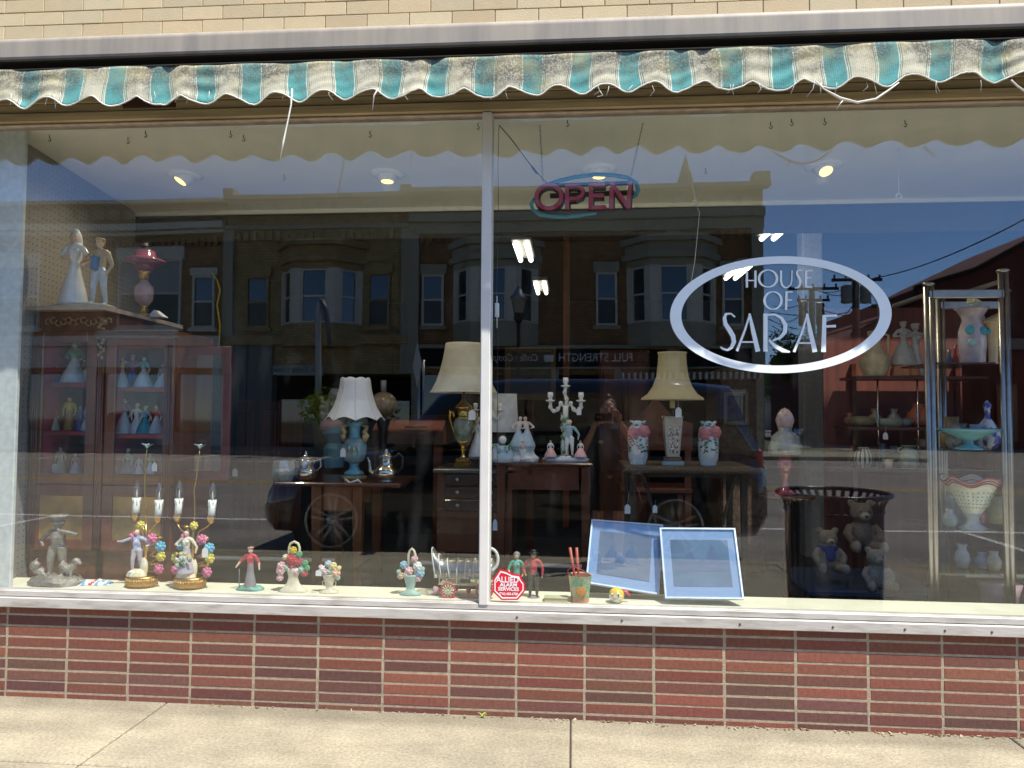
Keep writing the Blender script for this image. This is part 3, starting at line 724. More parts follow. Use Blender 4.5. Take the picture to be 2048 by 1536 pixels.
MB().tube([P(1062, 331, .07), P(1066, 336, .07), P(1074, 348, .07)], [.003, .006, .003], 8).build('inline_plug', mat('dark_blue_plastic', (.03, .06, .14), .4), sg)
MB().tube([P(998, 250, .06), P(996, 330, .06), P(997, 420, .06), P(993, 590, .06), P(996, 660, .06), P(994, 900, .06), P(1000, 1100, .06)], .0014, 5).build('hanging_cord', BLK, sg)
t_ = MB().tube([P(994, 592, .05), P(994, 606, .05), P(994, 606.5, .05), P(994, 634, .05), P(994, 634.5, .05), P(994, 656, .05)], [.003, .003, .013, .013, .003, .002], 8, sq=.5).build('inline_switch', TAG, sg)
# thin wires on the far side of glass
# ================================================================ WINDOW LETTERING
yd = -.0032
od = thing('window_lettering', P(1559, 629, yd), 'pale blue white oval window lettering reading HOUSE OF SARAF on the right pane', 'window lettering')
M_DEC = mat('frosted_vinyl', (.82, .88, .9), .5, var=.02)
cx_, cz_ = P(1559, 629, yd).x, P(1559, 629, yd).z; s_ = S(yd)
ou = []; inn = []
for k in range(96):
    a = 2*pi*k/96
    ou.append((cx_+211*s_*cos(a), cz_+115*s_*sin(a)+.0045*cos(a))); inn.append((cx_+189*s_*cos(a), cz_+100*s_*sin(a)+.0045*cos(a)))
MB().ring(ou, inn, yd, yd+.0008).build('oval_ring', M_DEC, od)
def LT(u0, v0):                               # letter drawn in photo pixels around (u0, v0)
    return lambda p_: (P(p_[0], p_[1], yd).x, P(p_[0], p_[1], yd).z)
def PX(pts): return [(u, v, w_*s_) for u, v, w_ in pts]
def arcp(cx0, cy0, rx, ry, a0, a1, w0, w1=None, n=20):
    o_ = []
    for i in range(n+1):
        a = rad(a0+(a1-a0)*i/n); w_ = w0 if w1 is None else w0+(w1-w0)*abs(cos(a))
        o_.append((cx0+rx*cos(a), cy0-ry*sin(a), w_*s_))
    return o_
H1 = [PX([(1494, 541, 4), (1494, 575, 4)]), PX([(1511, 541, 4), (1511, 575, 4)]), PX([(1491, 561, 2.4), (1511, 561, 2.4)]),
      arcp(1536, 557, 18, 17, 0, 360, 2, 4.6, 36),
      PX([(1562, 541, 4), (1562, 562, 4), (1564, 570, 4), (1569, 575, 3.2), (1575, 575, 2.6), (1581, 570, 2.4), (1583.5, 562, 2.2), (1584, 541, 2)]),
      PX([(1604, 541, 2), (1598, 540, 2.4), (1594, 543, 3.4), (1594, 548, 4), (1598, 555, 4.6), (1601, 562, 4.6), (1600, 570, 4), (1596, 575, 3), (1590, 576, 2)]),
      PX([(1612, 541, 4), (1612, 575, 4)]), PX([(1612, 542, 2.4), (1625, 541, 2.4)]), PX([(1612, 556, 2.4), (1623, 555, 2.4)]), PX([(1612, 574, 2.4), (1625, 574, 2.4)])]
H2 = [arcp(1546, 601, 17, 17.5, 0, 360, 2, 4.6, 36), PX([(1573, 585, 4.4), (1572, 620, 4.4)]), PX([(1571, 584, 2.4), (1585, 584, 2.4)]), PX([(1572, 600, 2.4), (1584, 600, 2.4)])]
H3 = [PX([(1470, 634, 3), (1462, 627, 3), (1452, 628, 5), (1449, 636, 7), (1451, 648, 8), (1459, 660, 9), (1466, 672, 9), (1468, 684, 8.5), (1463, 695, 6.5), (1455, 700, 4.5), (1447, 698, 4), (1441, 694, 3)]),
      PX([(1474, 702, 5), (1490, 660, 4), (1500, 628, 3)]), PX([(1499, 627, 4), (1506, 660, 8), (1516, 703, 9)]), PX([(1484, 684, 3), (1512, 684, 3)]),
      PX([(1531, 627, 8), (1531, 703, 8)]), PX([(1531, 630, 3.5), (1550, 629, 4), (1563, 636, 6), (1571, 650, 8), (1570, 664, 8), (1560, 676, 5), (1545, 681, 3)]), PX([(1538, 680, 4), (1550, 692, 7), (1566, 701, 8), (1580, 704, 3)]),
      PX([(1588, 704, 5), (1604, 665, 4), (1615, 628, 3)]), PX([(1614, 627, 4), (1620, 660, 8), (1630, 704, 9)]), PX([(1598, 686, 3), (1626, 686, 3)]),
      PX([(1649, 630, 7), (1647, 704, 9)]), PX([(1645, 632, 4), (1674, 631, 4.5)]), PX([(1649, 653, 4), (1672, 652, 5)])]
for nm, H_ in (('word_house', H1), ('word_of', H2), ('word_saraf', H3)):
    lm = MB()
    for k, L_ in enumerate(H_): strokes(lm, [L_], yd-k*.00004, yd+.0008+k*.00004, 0, LT(0, 0))
    lm.build(nm, M_DEC, od, fix=False)
# alarm sticker on outside of glass
q = P(1018, 1170, -.004); s_ = S(-.004)
st = thing('alarm_sticker', q, 'torn red octagonal sticker reading ALLIED ALARM SERVICES at the foot of the mullion', 'sticker')
def octo(r, cut=0):
    o_ = []
    for k in range(8):
        a = rad(22.5+45*k); o_.append((q.x+r*s_*cos(a), q.z+r*s_*sin(a)))
    return o_
def cutp(pl_, m_=0):   # torn upper right corner
    return pl_
base = [(986, 1158), (1000, 1138), (1012, 1141), (1025, 1147), (1041, 1150), (1044, 1158), (1050, 1166), (1050, 1182), (1036, 1200), (1003, 1200), (986, 1184)]
inner = [(989, 1160), (1001, 1142), (1012, 1145), (1024, 1151), (1038, 1153), (1041, 1160), (1047, 1168), (1047, 1181), (1034, 1197), (1004, 1197), (989, 1182)]
inner2 = [(991, 1161), (1002, 1145), (1012, 1148), (1024, 1154), (1036, 1156), (1039, 1161), (1045, 1169), (1045, 1180), (1033, 1194.5), (1005, 1194.5), (991, 1181)]
def pp(L_, y): return [(P(u, v, y).x, P(u, v, y).z) for u, v in L_]
MB().prism(pp(base, -.003), -.0032, -.0008).build('red_backing', mat('sticker_red', (.62, .01, .03), .45, var=.03), st)
MB().ring(pp(inner, -.004), pp(inner2, -.004), -.0042, -.0033).build('white_border', TAG, st)
text('wording', 'ALLIED', .036, P(1015, 1160, -.004), TAG, st, sx=.9, bold=.0006)
text('wording', 'ALARM', .022, P(1017, 1170, -.004), TAG, st, sx=1.1, bold=.0006)
text('wording', 'SERVICES', .022, P(1017, 1178.5, -.004), TAG, st, sx=1.05, bold=.0006)
text('wording', '(716) 665-6700', .016, P(1017, 1188, -.004), TAG, st, sx=.85, bold=.0004)
# ================================================================ ACROSS THE STREET (seen mirrored in the panes)
DB = 24.7; YBd = -DB; sB = S(DB)
def RX(u, D=DB, v=800): return R(u, v, D).x
def RZ(v, D=DB, u=1000): return R(u, v, D).z
M_TAN = mat('tan_painted_brick', (.38, .27, .12), .9, 0, .14, 3, .2, bscale=30)
M_OCH = mat('ochre_brown_brick', (.33, .19, .08), .9, 0, .16, 3, .2, bscale=30)
M_DKB = mat('dark_brown_brick', (.27, .14, .055), .9, 0, .25, 3, .2, bscale=30)
M_GTR = mat('grey_green_trim', (.26, .24, .17), .7, 0, .1, 8)
M_LTR = mat('light_grey_trim', (.5, .47, .39), .7, 0, .1, 8)
M_WGL = mat('dark_window_glass', (.008, .011, .016), .04, 0, .1, 2, spec=1., ior=1.7)
M_WG2 = mat('dusty_window_glass', (.03, .035, .03), .3, 0, .2, 2)
M_BLIND = mat('window_blind', (.3, .3, .29), .8)
def brickify(m, sc=1.):
    t = m.node_tree; L = t.links.new; b = t.nodes['Principled BSDF']; old = b.inputs['Base Color'].links[0].from_socket
    tc = t.nodes.new('ShaderNodeTexCoord'); mp = t.nodes.new('ShaderNodeMapping'); mp.inputs['Rotation'].default_value = (pi/2, 0, 0); L(tc.outputs['Object'], mp.inputs[0])
    br = t.nodes.new('ShaderNodeTexBrick'); br.inputs['Scale'].default_value = sc; br.inputs['Brick Width'].default_value = .3; br.inputs['Row Height'].default_value = .11; br.inputs['Mortar Size'].default_value = .012
    br.inputs['Color1'].default_value = (1, 1, 1, 1); br.inputs['Color2'].default_value = (.68, .66, .64, 1); br.inputs['Mortar'].default_value = (.45, .45, .42, 1); L(mp.outputs[0], br.inputs['Vector'])
    mx = t.nodes.new('ShaderNodeMix'); mx.data_type = 'RGBA'; mx.blend_type = 'MULTIPLY'; mx.inputs[0].default_value = 1; L(old, mx.inputs[6]); L(br.outputs[0], mx.inputs[7]); L(mx.outputs[2], b.inputs['Base Color'])
for m_ in (M_TAN, M_OCH, M_DKB): brickify(m_)
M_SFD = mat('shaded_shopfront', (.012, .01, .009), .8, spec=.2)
def window(par, x0, x1, z0, z1, m_frame, y=YBd, cap=.25, blind=.0, capm=None):
    w = MB(); e = .09
    w.b2(x0, x0+e, y, y+.1, z0, z1).b2(x1-e, x1, y, y+.1, z0, z1).b2(x0+e, x1-e, y, y+.1, z1-e, z1).b2(x0+e, x1-e, y, y+.1, z0, z0+e).b2(x0+e, x1-e, y, y+.07, (z0+z1)/2-.04, (z0+z1)/2+.04)
    f = w.build('window', m_frame, par)
    g = MB().b2(x0+e+.001, x1-e-.001, y, y+.03, z0+e, (z0+z1)/2).build('pane', M_WG2, f); g = MB().b2(x0+e+.001, x1-e-.001, y, y+.03, (z0+z1)/2+.001, z1-e).build('pane', M_WGL, f)
    if blind: MB().b2(x0+e+.01, x1-e-.01, y+.031, y+.036, (z0+z1)/2+.05, z1-e-.01).build('blind', M_BLIND, f)
    MB().b2(x0-.12, x1+.12, y, y+.16, z0-.14, z0-.005).build('sill', capm or m_frame, f)
    MB().b2(x0-.1, x1+.1, y, y+.14, z1+.005, z1+cap).build('lintel', capm or m_frame, f)
def bay(par, x0, x1, z0, z1, m, y=YBd, dep=.9):
    """projecting oriel with three window faces, cornices and a low apron"""
    k = (x1-x0)*.24
    pl_ = [(x0, y), (x0+k, y+dep), (x1-k, y+dep), (x1, y)]
    b = MB(); b.prism([(a, c) for a, c in pl_], z0-.9, z0, ax='xy'); body = b.build('bay_window', m, par); b = MB(); b.prism([(a, c) for a, c in pl_], z1, z1+.25, ax='xy')
    def grow(g): return [(x0-g, y), (x0+k-g*.5, y+dep+g), (x1-k+g*.5, y+dep+g), (x1+g, y)]
    b.prism(grow(.18), z1+.255, z1+.5, ax='xy'); b.prism(grow(.05), z1+.505, z1+.85, ax='xy'); b.prism(grow(.25), z1+.855, z1+1.1, ax='xy')
    b.prism(grow(.12), z0-.12, z0-.002, ax='xy') if False else None
    b.build('bay_cornice', m, body)
    def face(a, c):
        a = V((a[0], a[1], 0)); c = V((c[0], c[1], 0)); d = c-a; L_ = d.length; d.normalize(); n = V((-d.y, d.x, 0));
        if n.y < 0: n = -n
        rz = atan2(d.y, d.x); mid = (a+c)/2; h = z1-z0; zc = (z0+z1)/2
        pw = L_*.2
        for s_ in (-1, 1): MB().box(mid+d*s_*(L_/2-pw/2)+V((0, 0, zc))-n*.06, (pw, .12, h), rot=(0, 0, rz)).build('pilaster', M_LTR, body)
        g = MB().box(mid+V((0, 0, zc))-n*.1, (L_-2*pw, .04, h-.002), rot=(0, 0, rz)).build('pane', M_WGL, body)
        q = MB()
        for s_ in (-1, 1): q.box(mid+d*s_*(L_/2-pw-.04)+V((0, 0, zc))-n*.05, (.07, .06, h-.01), rot=(0, 0, rz))
        for zz in (z0+.05, zc, z1-.05): q.box(mid+V((0, 0, zz))-n*.05, (L_-2*pw-.15, .05, .07), rot=(0, 0, rz))
        q.build('sash', M_LTR, body)
    for i in range(3): face(pl_[i], pl_[i+1])
def facade(name, u0, u1, vtop, m, lab, dep=12):
    x0, x1 = RX(u0), RX(u1)
    t_ = thing(name, ((x0+x1)/2, YBd, 0), lab, 'building')
    zt = RZ(vtop, u=(u0+u1)/2)
    MB().b2(x0+.01, x1-.01, YBd-dep, YBd, 2.9, zt).build('wall', m, t_)
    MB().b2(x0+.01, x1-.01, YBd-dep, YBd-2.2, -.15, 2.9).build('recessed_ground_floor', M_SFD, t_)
    return t_, x0, x1, zt
def dentils(par, x0, x1, z, w_, h, step, m, name='dentil_course', proj=.18):
    d = MB(); n = int((x1-x0)/step)
    for i in range(n): d.b2(x0+i*step+.1, x0+i*step+.1+w_, YBd, YBd+proj, z-h, z)
    d.build(name, m, par)
# left: ochre building with a frieze of diamond panels
A, ax0, ax1, azt = facade('street_building', -420, 445, 408, M_OCH, 'ochre brown brick building with a frieze of square diamond panels, mirrored in the left pane')
z_ = lambda v, u=300: RZ(v, u=u)
c = MB(); c.b2(ax0, ax1, YBd, YBd+.25, azt-.12, azt+.02).b2(ax0, ax1, YBd, YBd+.35, z_(462), z_(449)).b2(ax0, ax1, YBd, YBd+.15, z_(470), z_(463)); c.build('cornice', M_LTR, A)
d = MB(); 
for u in range(-400, 440, 31):
    x = RX(u); zc = z_(428); d.b2(x-.2, x+.2, YBd, YBd+.05, zc-.17, zc+.17); d.ring([(x-.22, zc-.19), (x+.22, zc-.19), (x+.22, zc+.19), (x-.22, zc+.19)], [(x-.17, zc-.14), (x+.17, zc-.14), (x+.17, zc+.14), (x-.17, zc+.14)], YBd+.051, YBd+.11)
    d.ring([(x-.13, zc), (x, zc-.11), (x+.13, zc), (x, zc+.11)], [(x-.07, zc), (x, zc-.05), (x+.07, zc), (x, zc+.05)], YBd+.051, YBd+.11)
d.build('diamond_frieze', mat('stone_frieze', (.34, .29, .2), .8), A)
dentils(A, ax0, ax1, z_(480), .14, .3, .28, M_OCH)
window(A, RX(232), RX(360), z_(655), z_(520), M_LTR, cap=.55, blind=1); window(A, RX(383), RX(427), z_(656), z_(553), M_LTR, cap=.3)
window(A, RX(-60), RX(72), z_(655), z_(530), M_LTR, cap=.5)
MB().b2(ax0, ax1, YBd, YBd+.3, z_(692), z_(672)).b2(ax0, ax1, YBd, YBd+.12, z_(735), z_(693)).build('shopfront_cornice', M_LTR, A)
for u in (20, 180, 330, 438):
    x = RX(u); MB().b2(x-.25, x+.25, YBd-.3, YBd+.1, -.1, z_(736)).build('pier', M_LTR, A)
MB().b2(RX(-200), RX(430), YBd-.35, YBd-.31, .5, z_(737)).build('shop_window', M_WGL, A)
MB().b2(RX(-200), RX(430), YBd-.4, YBd-.2, -.1, .49).build('stall_riser', M_GTR, A)
# middle: tan painted brick building
B, bx0, bx1, bzt = facade('street_building', 446, 818, 392, M_TAN, 'tan painted two storey building with one bay window, mirrored above the blue lamp')
z_ = lambda v, u=640: RZ(v, u=u)
c = MB(); c.b2(bx0, bx1, YBd, YBd+.3, bzt-.15, bzt+.02).b2(bx0, bx1, YBd, YBd+.45, z_(432), z_(424)).b2(bx0, bx1, YBd, YBd+.2, z_(460), z_(452))
for u in (455, 812): x = RX(u); c.b2(x-.22, x+.22, YBd-.1, YBd+.34, bzt+.021, bzt+.28); c.b2(x-.2, x+.2, YBd+.001, YBd+.2, 2.9, z_(461))
c.build('cornice', M_GTR, B); dentils(B, bx0+.4, bx1-.4, z_(466), .14, .32, .33, M_TAN); dentils(B, bx0+.4, bx1-.4, z_(406), .3, .34, .6, M_GTR, 'cornice_panels', .34)
window(B, RX(488), RX(534), z_(655), z_(552), M_TAN, cap=.35); window(B, RX(733), RX(778), z_(655), z_(548), M_TAN, cap=.35)
bay(B, RX(558), RX(722), z_(650), z_(545), M_TAN)
MB().b2(bx0, bx1, YBd, YBd+.25, z_(690), z_(672)).build('shopfront_cornice', M_TAN, B)
for u in (470, 520): x = RX(u); MB().b2(x-.5, x+.5, YBd-.4, YBd+.1, -.1, z_(691)).build('pier', mat('grey_pier', (.1, .12, .115), .7), B)
MB().b2(RX(541), RX(814), YBd-.5, YBd-.4, -.1, z_(800)).build('shop_window', M_WGL, B)
sgn = MB().b2(RX(546), RX(646), YBd, YBd+.12, z_(752), z_(732)).build('shop_sign', mat('pale_sign_board', (.26, .3, .28), .7), B)
text('sign_lettering', 'The Thirty Krew', .3, (RX(596), YBd+.13, z_(741)), BLK, B, back=True, sx=.95)
# right: dark brick building with two bays
Cb, cx0, cx1, czt = facade('street_building', 819, 1531, 377, M_DKB, 'dark brown brick building with two grey bay windows, mirrored behind the neon sign')
z_ = lambda v, u=1150: RZ(v, u=u)
c = MB(); c.b2(cx0, cx1+.2, YBd, YBd+.45, czt-.14, czt+.03).b2(cx0, cx1, YBd, YBd+.35, z_(442), z_(425)).b2(cx0, cx1, YBd, YBd+.15, z_(464), z_(443))
x = RX(1520); c.b2(x-.25, x+.35, YBd-.2, YBd+.5, czt+.031, czt+.4)
for u in (826, 1345, 1515): x = RX(u); c.b2(x-.22, x+.22, YBd+.001, YBd+.25, 2.9, z_(465))
c.build('cornice', M_GTR, Cb)
dentils(Cb, cx0+.2, cx1-.3, z_(402), .35, .4, .62, M_GTR, 'cornice_panels', .36); dentils(Cb, cx0+.3, cx1-.3, z_(466), .14, .32, .33, M_DKB)
for u in (864, 1213, 1466): window(Cb, RX(u-22), RX(u+22), z_(652), z_(547), M_LTR, cap=.4, capm=M_GTR)
bay(Cb, RX(905), RX(1075), z_(648), z_(540), M_GTR); bay(Cb, RX(1255), RX(1432), z_(648), z_(540), M_GTR)
MB().b2(cx0, cx1, YBd, YBd+.2, z_(697), z_(690)).b2(cx0, cx1, YBd, YBd+.15, z_(737), z_(733)).build('sign_moulding', M_GTR, Cb)
MB().b2(cx0, cx1, YBd, YBd+.08, z_(732), z_(698)).build('sign_board', M_SFD, Cb)
M_SGL = mat('grey_sign_lettering', (.6, .6, .6), .7)
text('sign_lettering', 'FULL STRENGTH', .46, (RX(1190), YBd+.09, z_(715)), M_SGL, Cb, back=True, sx=.83)
text('sign_lettering', 'Coffee Company', .4, (RX(1020), YBd+.09, z_(714)), M_SGL, Cb, back=True, sx=.8, font_shear=.3)
MB().lathe([(.16, -.14), (.2, 0), (.2, .12)], (RX(1097), YBd+.1, z_(715)), 16, sy=.2).build('cup_emblem', M_SGL, Cb)
for u in (830, 960, 1110, 1235, 1345, 1520):
    x = RX(u); MB().b2(x-.14, x+.14, YBd-.35, YBd+.1, -.1, z_(738)).build('pier', M_GTR, Cb)
for a_, b_ in ((840, 1105), (1240, 1340)): MB().b2(RX(a_), RX(b_), YBd-.3, YBd-.26, .5, z_(745)).build('shop_window', M_WGL, Cb)
sc = MB()
for i in range(24):
    x = RX(1240)+i*.22; sc.b2(x, x+.1, YBd, YBd+.7, z_(760), z_(746))
sc.build('awning_fringe', M_LTR, Cb)
MB().b2(RX(1445), RX(1530), YBd-.2, YBd-.0, .4, z_(745)).build('stone_front', mat('rough_stone', (.13, .08, .05), .9, 0, .5, 3, .5), Cb)
window(Cb, RX(1450), RX(1486), z_(838), z_(788), M_LTR, cap=.15)
# church steeple beyond the roofs
D2 = 62; q = R(1370, 312, D2); s2 = S(D2)
sp = thing('church_steeple', (q.x, -D2, 0), 'slender pointed church spire rising behind the roofs, mirrored right of the neon sign', 'steeple')
MB().lathe([(27*s2, 0), (26*s2, RZ(420, D2))], (q.x, -D2, 0), 4, sm=False).build('tower', M_LTR, sp)
MB().lathe([(27*s2, RZ(420, D2)), (23*s2, RZ(405, D2)), (12*s2, RZ(355, D2)), (.05, q.z)], (q.x, -D2, 0), 8, sm=False).build('spire', mat('slate_spire', (.16, .16, .15), .6), sp)
# red building with the stepped roofline
D3 = 33; pts = [(1700, 900), (1700, 672), (1775, 632), (1776, 628), (1829, 604), (1829, 577), (1950, 541), (2060, 482), (2260, 390), (2500, 390), (2500, 900)]
rb = thing('red_building', R(1900, 860, D3), 'dark red building with a stepped sloping roofline, mirrored behind the chrome display case', 'building')
M_RDB = mat('dark_red_siding', (.1, .022, .014), .85, 0, .15, 1.2, stretch=(1, 1, 6))
MB().prism([(R(u, v, D3).x, max(-.2, R(u, v, D3).z)) for u, v in pts], -D3-14, -D3).build('wall', M_RDB, rb)
MB().tube([R(u, v, D3)+V((0, .1, .05)) for u, v in pts[1:10]], .16, 4).build('roof_edge', M_SFD, rb)
w = MB().b2(R(1850, 800, D3).x, R(2300, 800, D3).x, -D3, -D3+.15, R(1900, 700, D3).z, R(1900, 678, D3).z).build('fascia_band', mat('faded_band', (.3, .2, .15), .8), rb)
for u in (1990, 2055, 2120): MB().b2(R(u, 800, D3).x, R(u+40, 800, D3).x, -D3, -D3+.12, .2, R(u, 770, D3).z).build('door', WD2, rb)
# far low houses and foliage along the side street
M_LEAF = mat('tree_leaves', (.07, .13, .025), .7, 0, .5, 2, col2=(.12, .2, .04)); M_BARK = mat('bark', (.09, .065, .045), .9, 0, .3, 5, .4)
def tree(u, vt, D, w_, lab, n=2200, seed=1):
    rg = random.Random(seed); q = R(u, 830, D); q.z = -.15; top = R(u, vt, D).z; s_ = S(D); h = top-q.z; r = w_*s_
    t_ = thing('tree', q, lab, 'tree', 'trees along the side street')
    tk = MB(); tk.tube([q, q+V((.1, 0, h*.25)), q+V((-.1, .1, h*.5)), q+V((.1, 0, h*.8))], [h*.035, h*.026, h*.018, h*.006], 8)
    cl = []
    for k in range(11):
        a = rg.uniform(0, 6.28); z0 = h*rg.uniform(.28, .6); e = q+V((cos(a)*r*rg.uniform(.4, .9), sin(a)*r*rg.uniform(.4, .9), h*rg.uniform(.45, .92)))
        tk.tube([q+V((0, 0, z0)), (q+V((0, 0, z0))).lerp(e, .5)+V((0, 0, .1)), e], [h*.014, h*.009, h*.003], 5); cl.append((e, r*rg.uniform(.3, .5)))
    cl.append((q+V((0, 0, h*.85)), r*.45)); tk.build('trunk', M_BARK, t_)
    cr = MB()
    for k in range(n):
        e, rr_ = cl[rg.randrange(len(cl))]; d = V((rg.gauss(0, 1), rg.gauss(0, 1), rg.gauss(0, .8))).normalized()*rr_*rg.random()**.4
        c_ = e+d; l = h*.016*rg.uniform(.6, 1.5); x_ = V((rg.gauss(0, 1), rg.gauss(0, 1), rg.gauss(0, .6))).normalized(); y_ = x_.orthogonal().normalized()
        cr.add([c_-x_*l, c_+y_*l*.5, c_+x_*l, c_-y_*l*.5], [(0, 1, 2, 3)], 0, None, False)
    cr.build('crown', M_LEAF, t_, fix=False)
tree(1605, 655, 44, 60, 'broad leafy tree, mirrored inside the right half of the oval ring', seed=2)
tree(1675, 648, 50, 42, 'bushy tree beside the tall utility pole, mirrored below the letter F', seed=5)
tree(1560, 705, 60, 40, 'lower pale tree at the corner of the dark brick building, mirrored below the oval', n=1400, seed=8)
tree(1738, 690, 56, 40, 'tree half hidden behind the dark red building', n=1200, seed=9)
hs = thing('distant_house', R(1640, 840, 70), 'low white distant house at the end of the side street, mirrored below the oval', 'house'); q = hs.location; q.z = -.15
MB().b2(q.x-5, q.x+5, -78, -70, -.15, 3.2).build('wall', M_LTR, hs); MB().prism([(q.x-5.4, 3.2), (q.x+5.4, 3.2), (q.x, 5.8)], -78.2, -69.8).build('roof', M_SFD, hs)
hd_ = MB(); 
for k in range(5000):
    hd_.add((lambda c_, l: [c_+V((-l, 0, 0)), c_+V((0, 0, l)), c_+V((l, .1, 0)), c_+V((0, .1, -l))])(V((ar.uniform(4, 46), ar.uniform(-100, -92), ar.uniform(-.2, 1)*5+2)), ar.uniform(.2, .6)), [(0, 1, 2, 3)], 0, None, False)
o = hd_.build('far_wood', M_LEAF, fix=False); struct(o, 'stuff'); tag(o, 'far off green wood closing the side street in the mirrored view', 'wood')
# utility poles
M_POLE = mat('weathered_pole', (.06, .045, .035), .9)
def upole(u, vt, D, r, lab, arms, extra=None):
    q = R(u, 830, D); q.z = -.15; t_ = thing('utility_pole', q, lab, 'utility pole', 'utility poles'); zt = R(u, vt, D).z
    MB().cyl(q, V((q.x, q.y, zt)), r*1.2, r, 10).build('pole', M_POLE, t_)
    for (v, hw) in arms:
        z = R(u, v, D).z; a = MB().b2(q.x-hw, q.x+hw, q.y+r, q.y+r+.1, z-.06, z+.06)
        for k in range(5): a.cyl((q.x-hw*.9+k*hw*.45, q.y+r+.05, z+.06), (q.x-hw*.9+k*hw*.45, q.y+r+.05, z+.22), .04)
        a.build('crossarm', M_POLE, t_)
    return t_, q
pA, qA = upole(1627, 572, 31, .13, 'thinner utility pole carrying the traffic signals, mirrored inside the oval ring', [(577, 1.1), (600, .7)])
pB, qB = upole(1713, 552, 28, .14, 'tall utility pole with grey transformers, mirrored at the right edge of the oval ring', [(560, 1.0)])
for s_ in (-.38, .38): MB().lathe([(.2, 0), (.22, .05), (.22, .7), (.1, .78)], (qB.x+s_, qB.y+.05, R(1713, 605, 28).z), 14).build('transformer', mat('transformer_grey', (.25, .25, .24), .6), pB)
def signal(u, v, D, lab):
    q = R(u, v, D); t_ = thing('traffic_signal', q, lab, 'traffic light', 'traffic signals over the side street')
    MB().b2(q.x-.17, q.x+.17, q.y-.12, q.y+.12, q.z-.55, q.z+.55, bev=.05).build('housing', BLK, t_)
    for k, m in enumerate((RED, YEL, GRN)): MB().lathe([(.12, 0), (.11, .03), (.02, .05)], (q.x, q.y+.12, q.z+.36-.36*k), 14, tilt=(-pi/2, 0, 0)).build('lens', m, t_); MB().lathe([(.14, 0), (.14, .16)], (q.x, q.y+.12, q.z+.36-.36*k), 14, tilt=(-pi/2, 0, 0), cap=False).build('visor', BLK, t_)
signal(1607, 625, 29, 'nearer traffic signal with an amber lens, mirrored between the words OF and SARAF'); signal(1640, 626, 33, 'smaller traffic signal right of the thinner utility pole')
WL = ['upper wire joining the crossarms of the two utility poles', 'lower wire joining the crossarms of the two utility poles', 'long wire climbing from the tall pole to the upper right corner of the mirrored sky', 'upper of two wires running right from the transformers above the red roof', 'lower of two wires running right from the transformers above the red roof', 'sagging wire from the brick building corner to the transformers', 'nearly level wire from the brick building corner to the tall pole', 'steep wire rising from the far left to the transformers', 'short wire falling left from the lower crossarm of the thinner pole', 'low wire between the two poles below the traffic signals', 'wide sagging wire passing behind both poles to the red roof', 'short wire running left from the top of the thinner pole', 'short taut wire between the poles just above the signals', 'wire carrying the traffic signals across the side street']
for k, (a, b, sag) in enumerate([((1627, 577, 31), (1713, 560, 28), .3), ((1640, 579, 31), (1735, 562, 28), .4), ((1713, 560, 28), (2150, 380, 20), .5), ((1725, 600, 28), (2100, 640, 30), .6), ((1700, 612, 28), (2100, 655, 30), .6), ((1545, 650, 30), (1713, 612, 28), .8), ((1530, 632, 30), (1713, 640, 28), .5), ((1540, 690, 40), (1713, 600, 28), .9), ((1627, 600, 31), (1560, 640, 40), .4), ((1640, 660, 31), (1713, 690, 28), .3), ((1540, 660, 31), (1800, 610, 33), 1.), ((1550, 610, 35), (1627, 590, 31), .3), ((1625, 610, 31), (1713, 632, 28), .1), ((1540, 622, 29), (1720, 618, 28), .2)]):
    A_, B_ = R(*a), R(*b); o = MB().tube([A_.lerp(B_, t/12)+V((0, 0, -sag*4*(t/12)*(1-t/12))) for t in range(13)], .022, 4).build('overhead_wire', BLK, origin=A_)
    tag(o, WL[k], 'wire', 'overhead wires')
# street lamps
def lantern(u, v0, v1, D, lab):
    q = R(u, 830, D); q.z = -.01; t_ = thing('street_lamp', q, lab, 'street lamp'); z0, z1 = R(u, v1, D).z, R(u, v0, D).z; h = z1-z0
    MB().lathe([(.16, 0), (.17, .3), (.1, .5), (.075, .9), (.06, z0-.15), (.09, z0-.1), (.06, z0)], q, 14).build('post', BLK, t_)
    MB().lathe([(.08, 0), (.17, h*.1), (.14, h*.2), (.17, h*.24)], q+V((0, 0, z0)), 16).build('lantern_base', BLK, t_)
    MB().lathe([(.16, h*.24), (.26, h*.62)], q+V((0, 0, z0)), 8, cap=False).build('lantern_glass', mat('smoky_glass', (.2, .18, .15), .2, spec=1), t_)
    MB().lathe([(.3, h*.62), (.29, h*.66), (.16, h*.76), (.13, h*.85), (.05, h*.9), (.06, h*.95), (.0, h)], q+V((0, 0, z0)), 16).build('lantern_cap', mat('worn_lamp_metal', (.3, .3, .3), .3, .8), t_)
lantern(1036, 570, 645, 21.6, 'black post top street lamp with a glass lantern, mirrored just right of the mullion')
D_ = 21.6; q = R(636, 830, D_); q.z = -.01
t_ = thing('street_lamp', q, 'grey curved pole street lamp, mirrored above the white lamp shade', 'street lamp')
MB().tube([q]+[R(u, v, D_) for u, v in [(636, 740), (636, 640), (638, 606), (645, 598)]], [.12, .11, .1, .1, .09], 10).build('pole', mat('grey_pole_paint', (.3, .31, .31), .5), t_)
MB().tube([R(u, v, D_)+V((0, .05, 0)) for u, v in [(643, 598), (652, 618), (657, 650), (660, 690)]], [.09, .11, .1, .07], 10).build('arm', mat('dark_grey_arm', (.08, .085, .09), .5), t_)
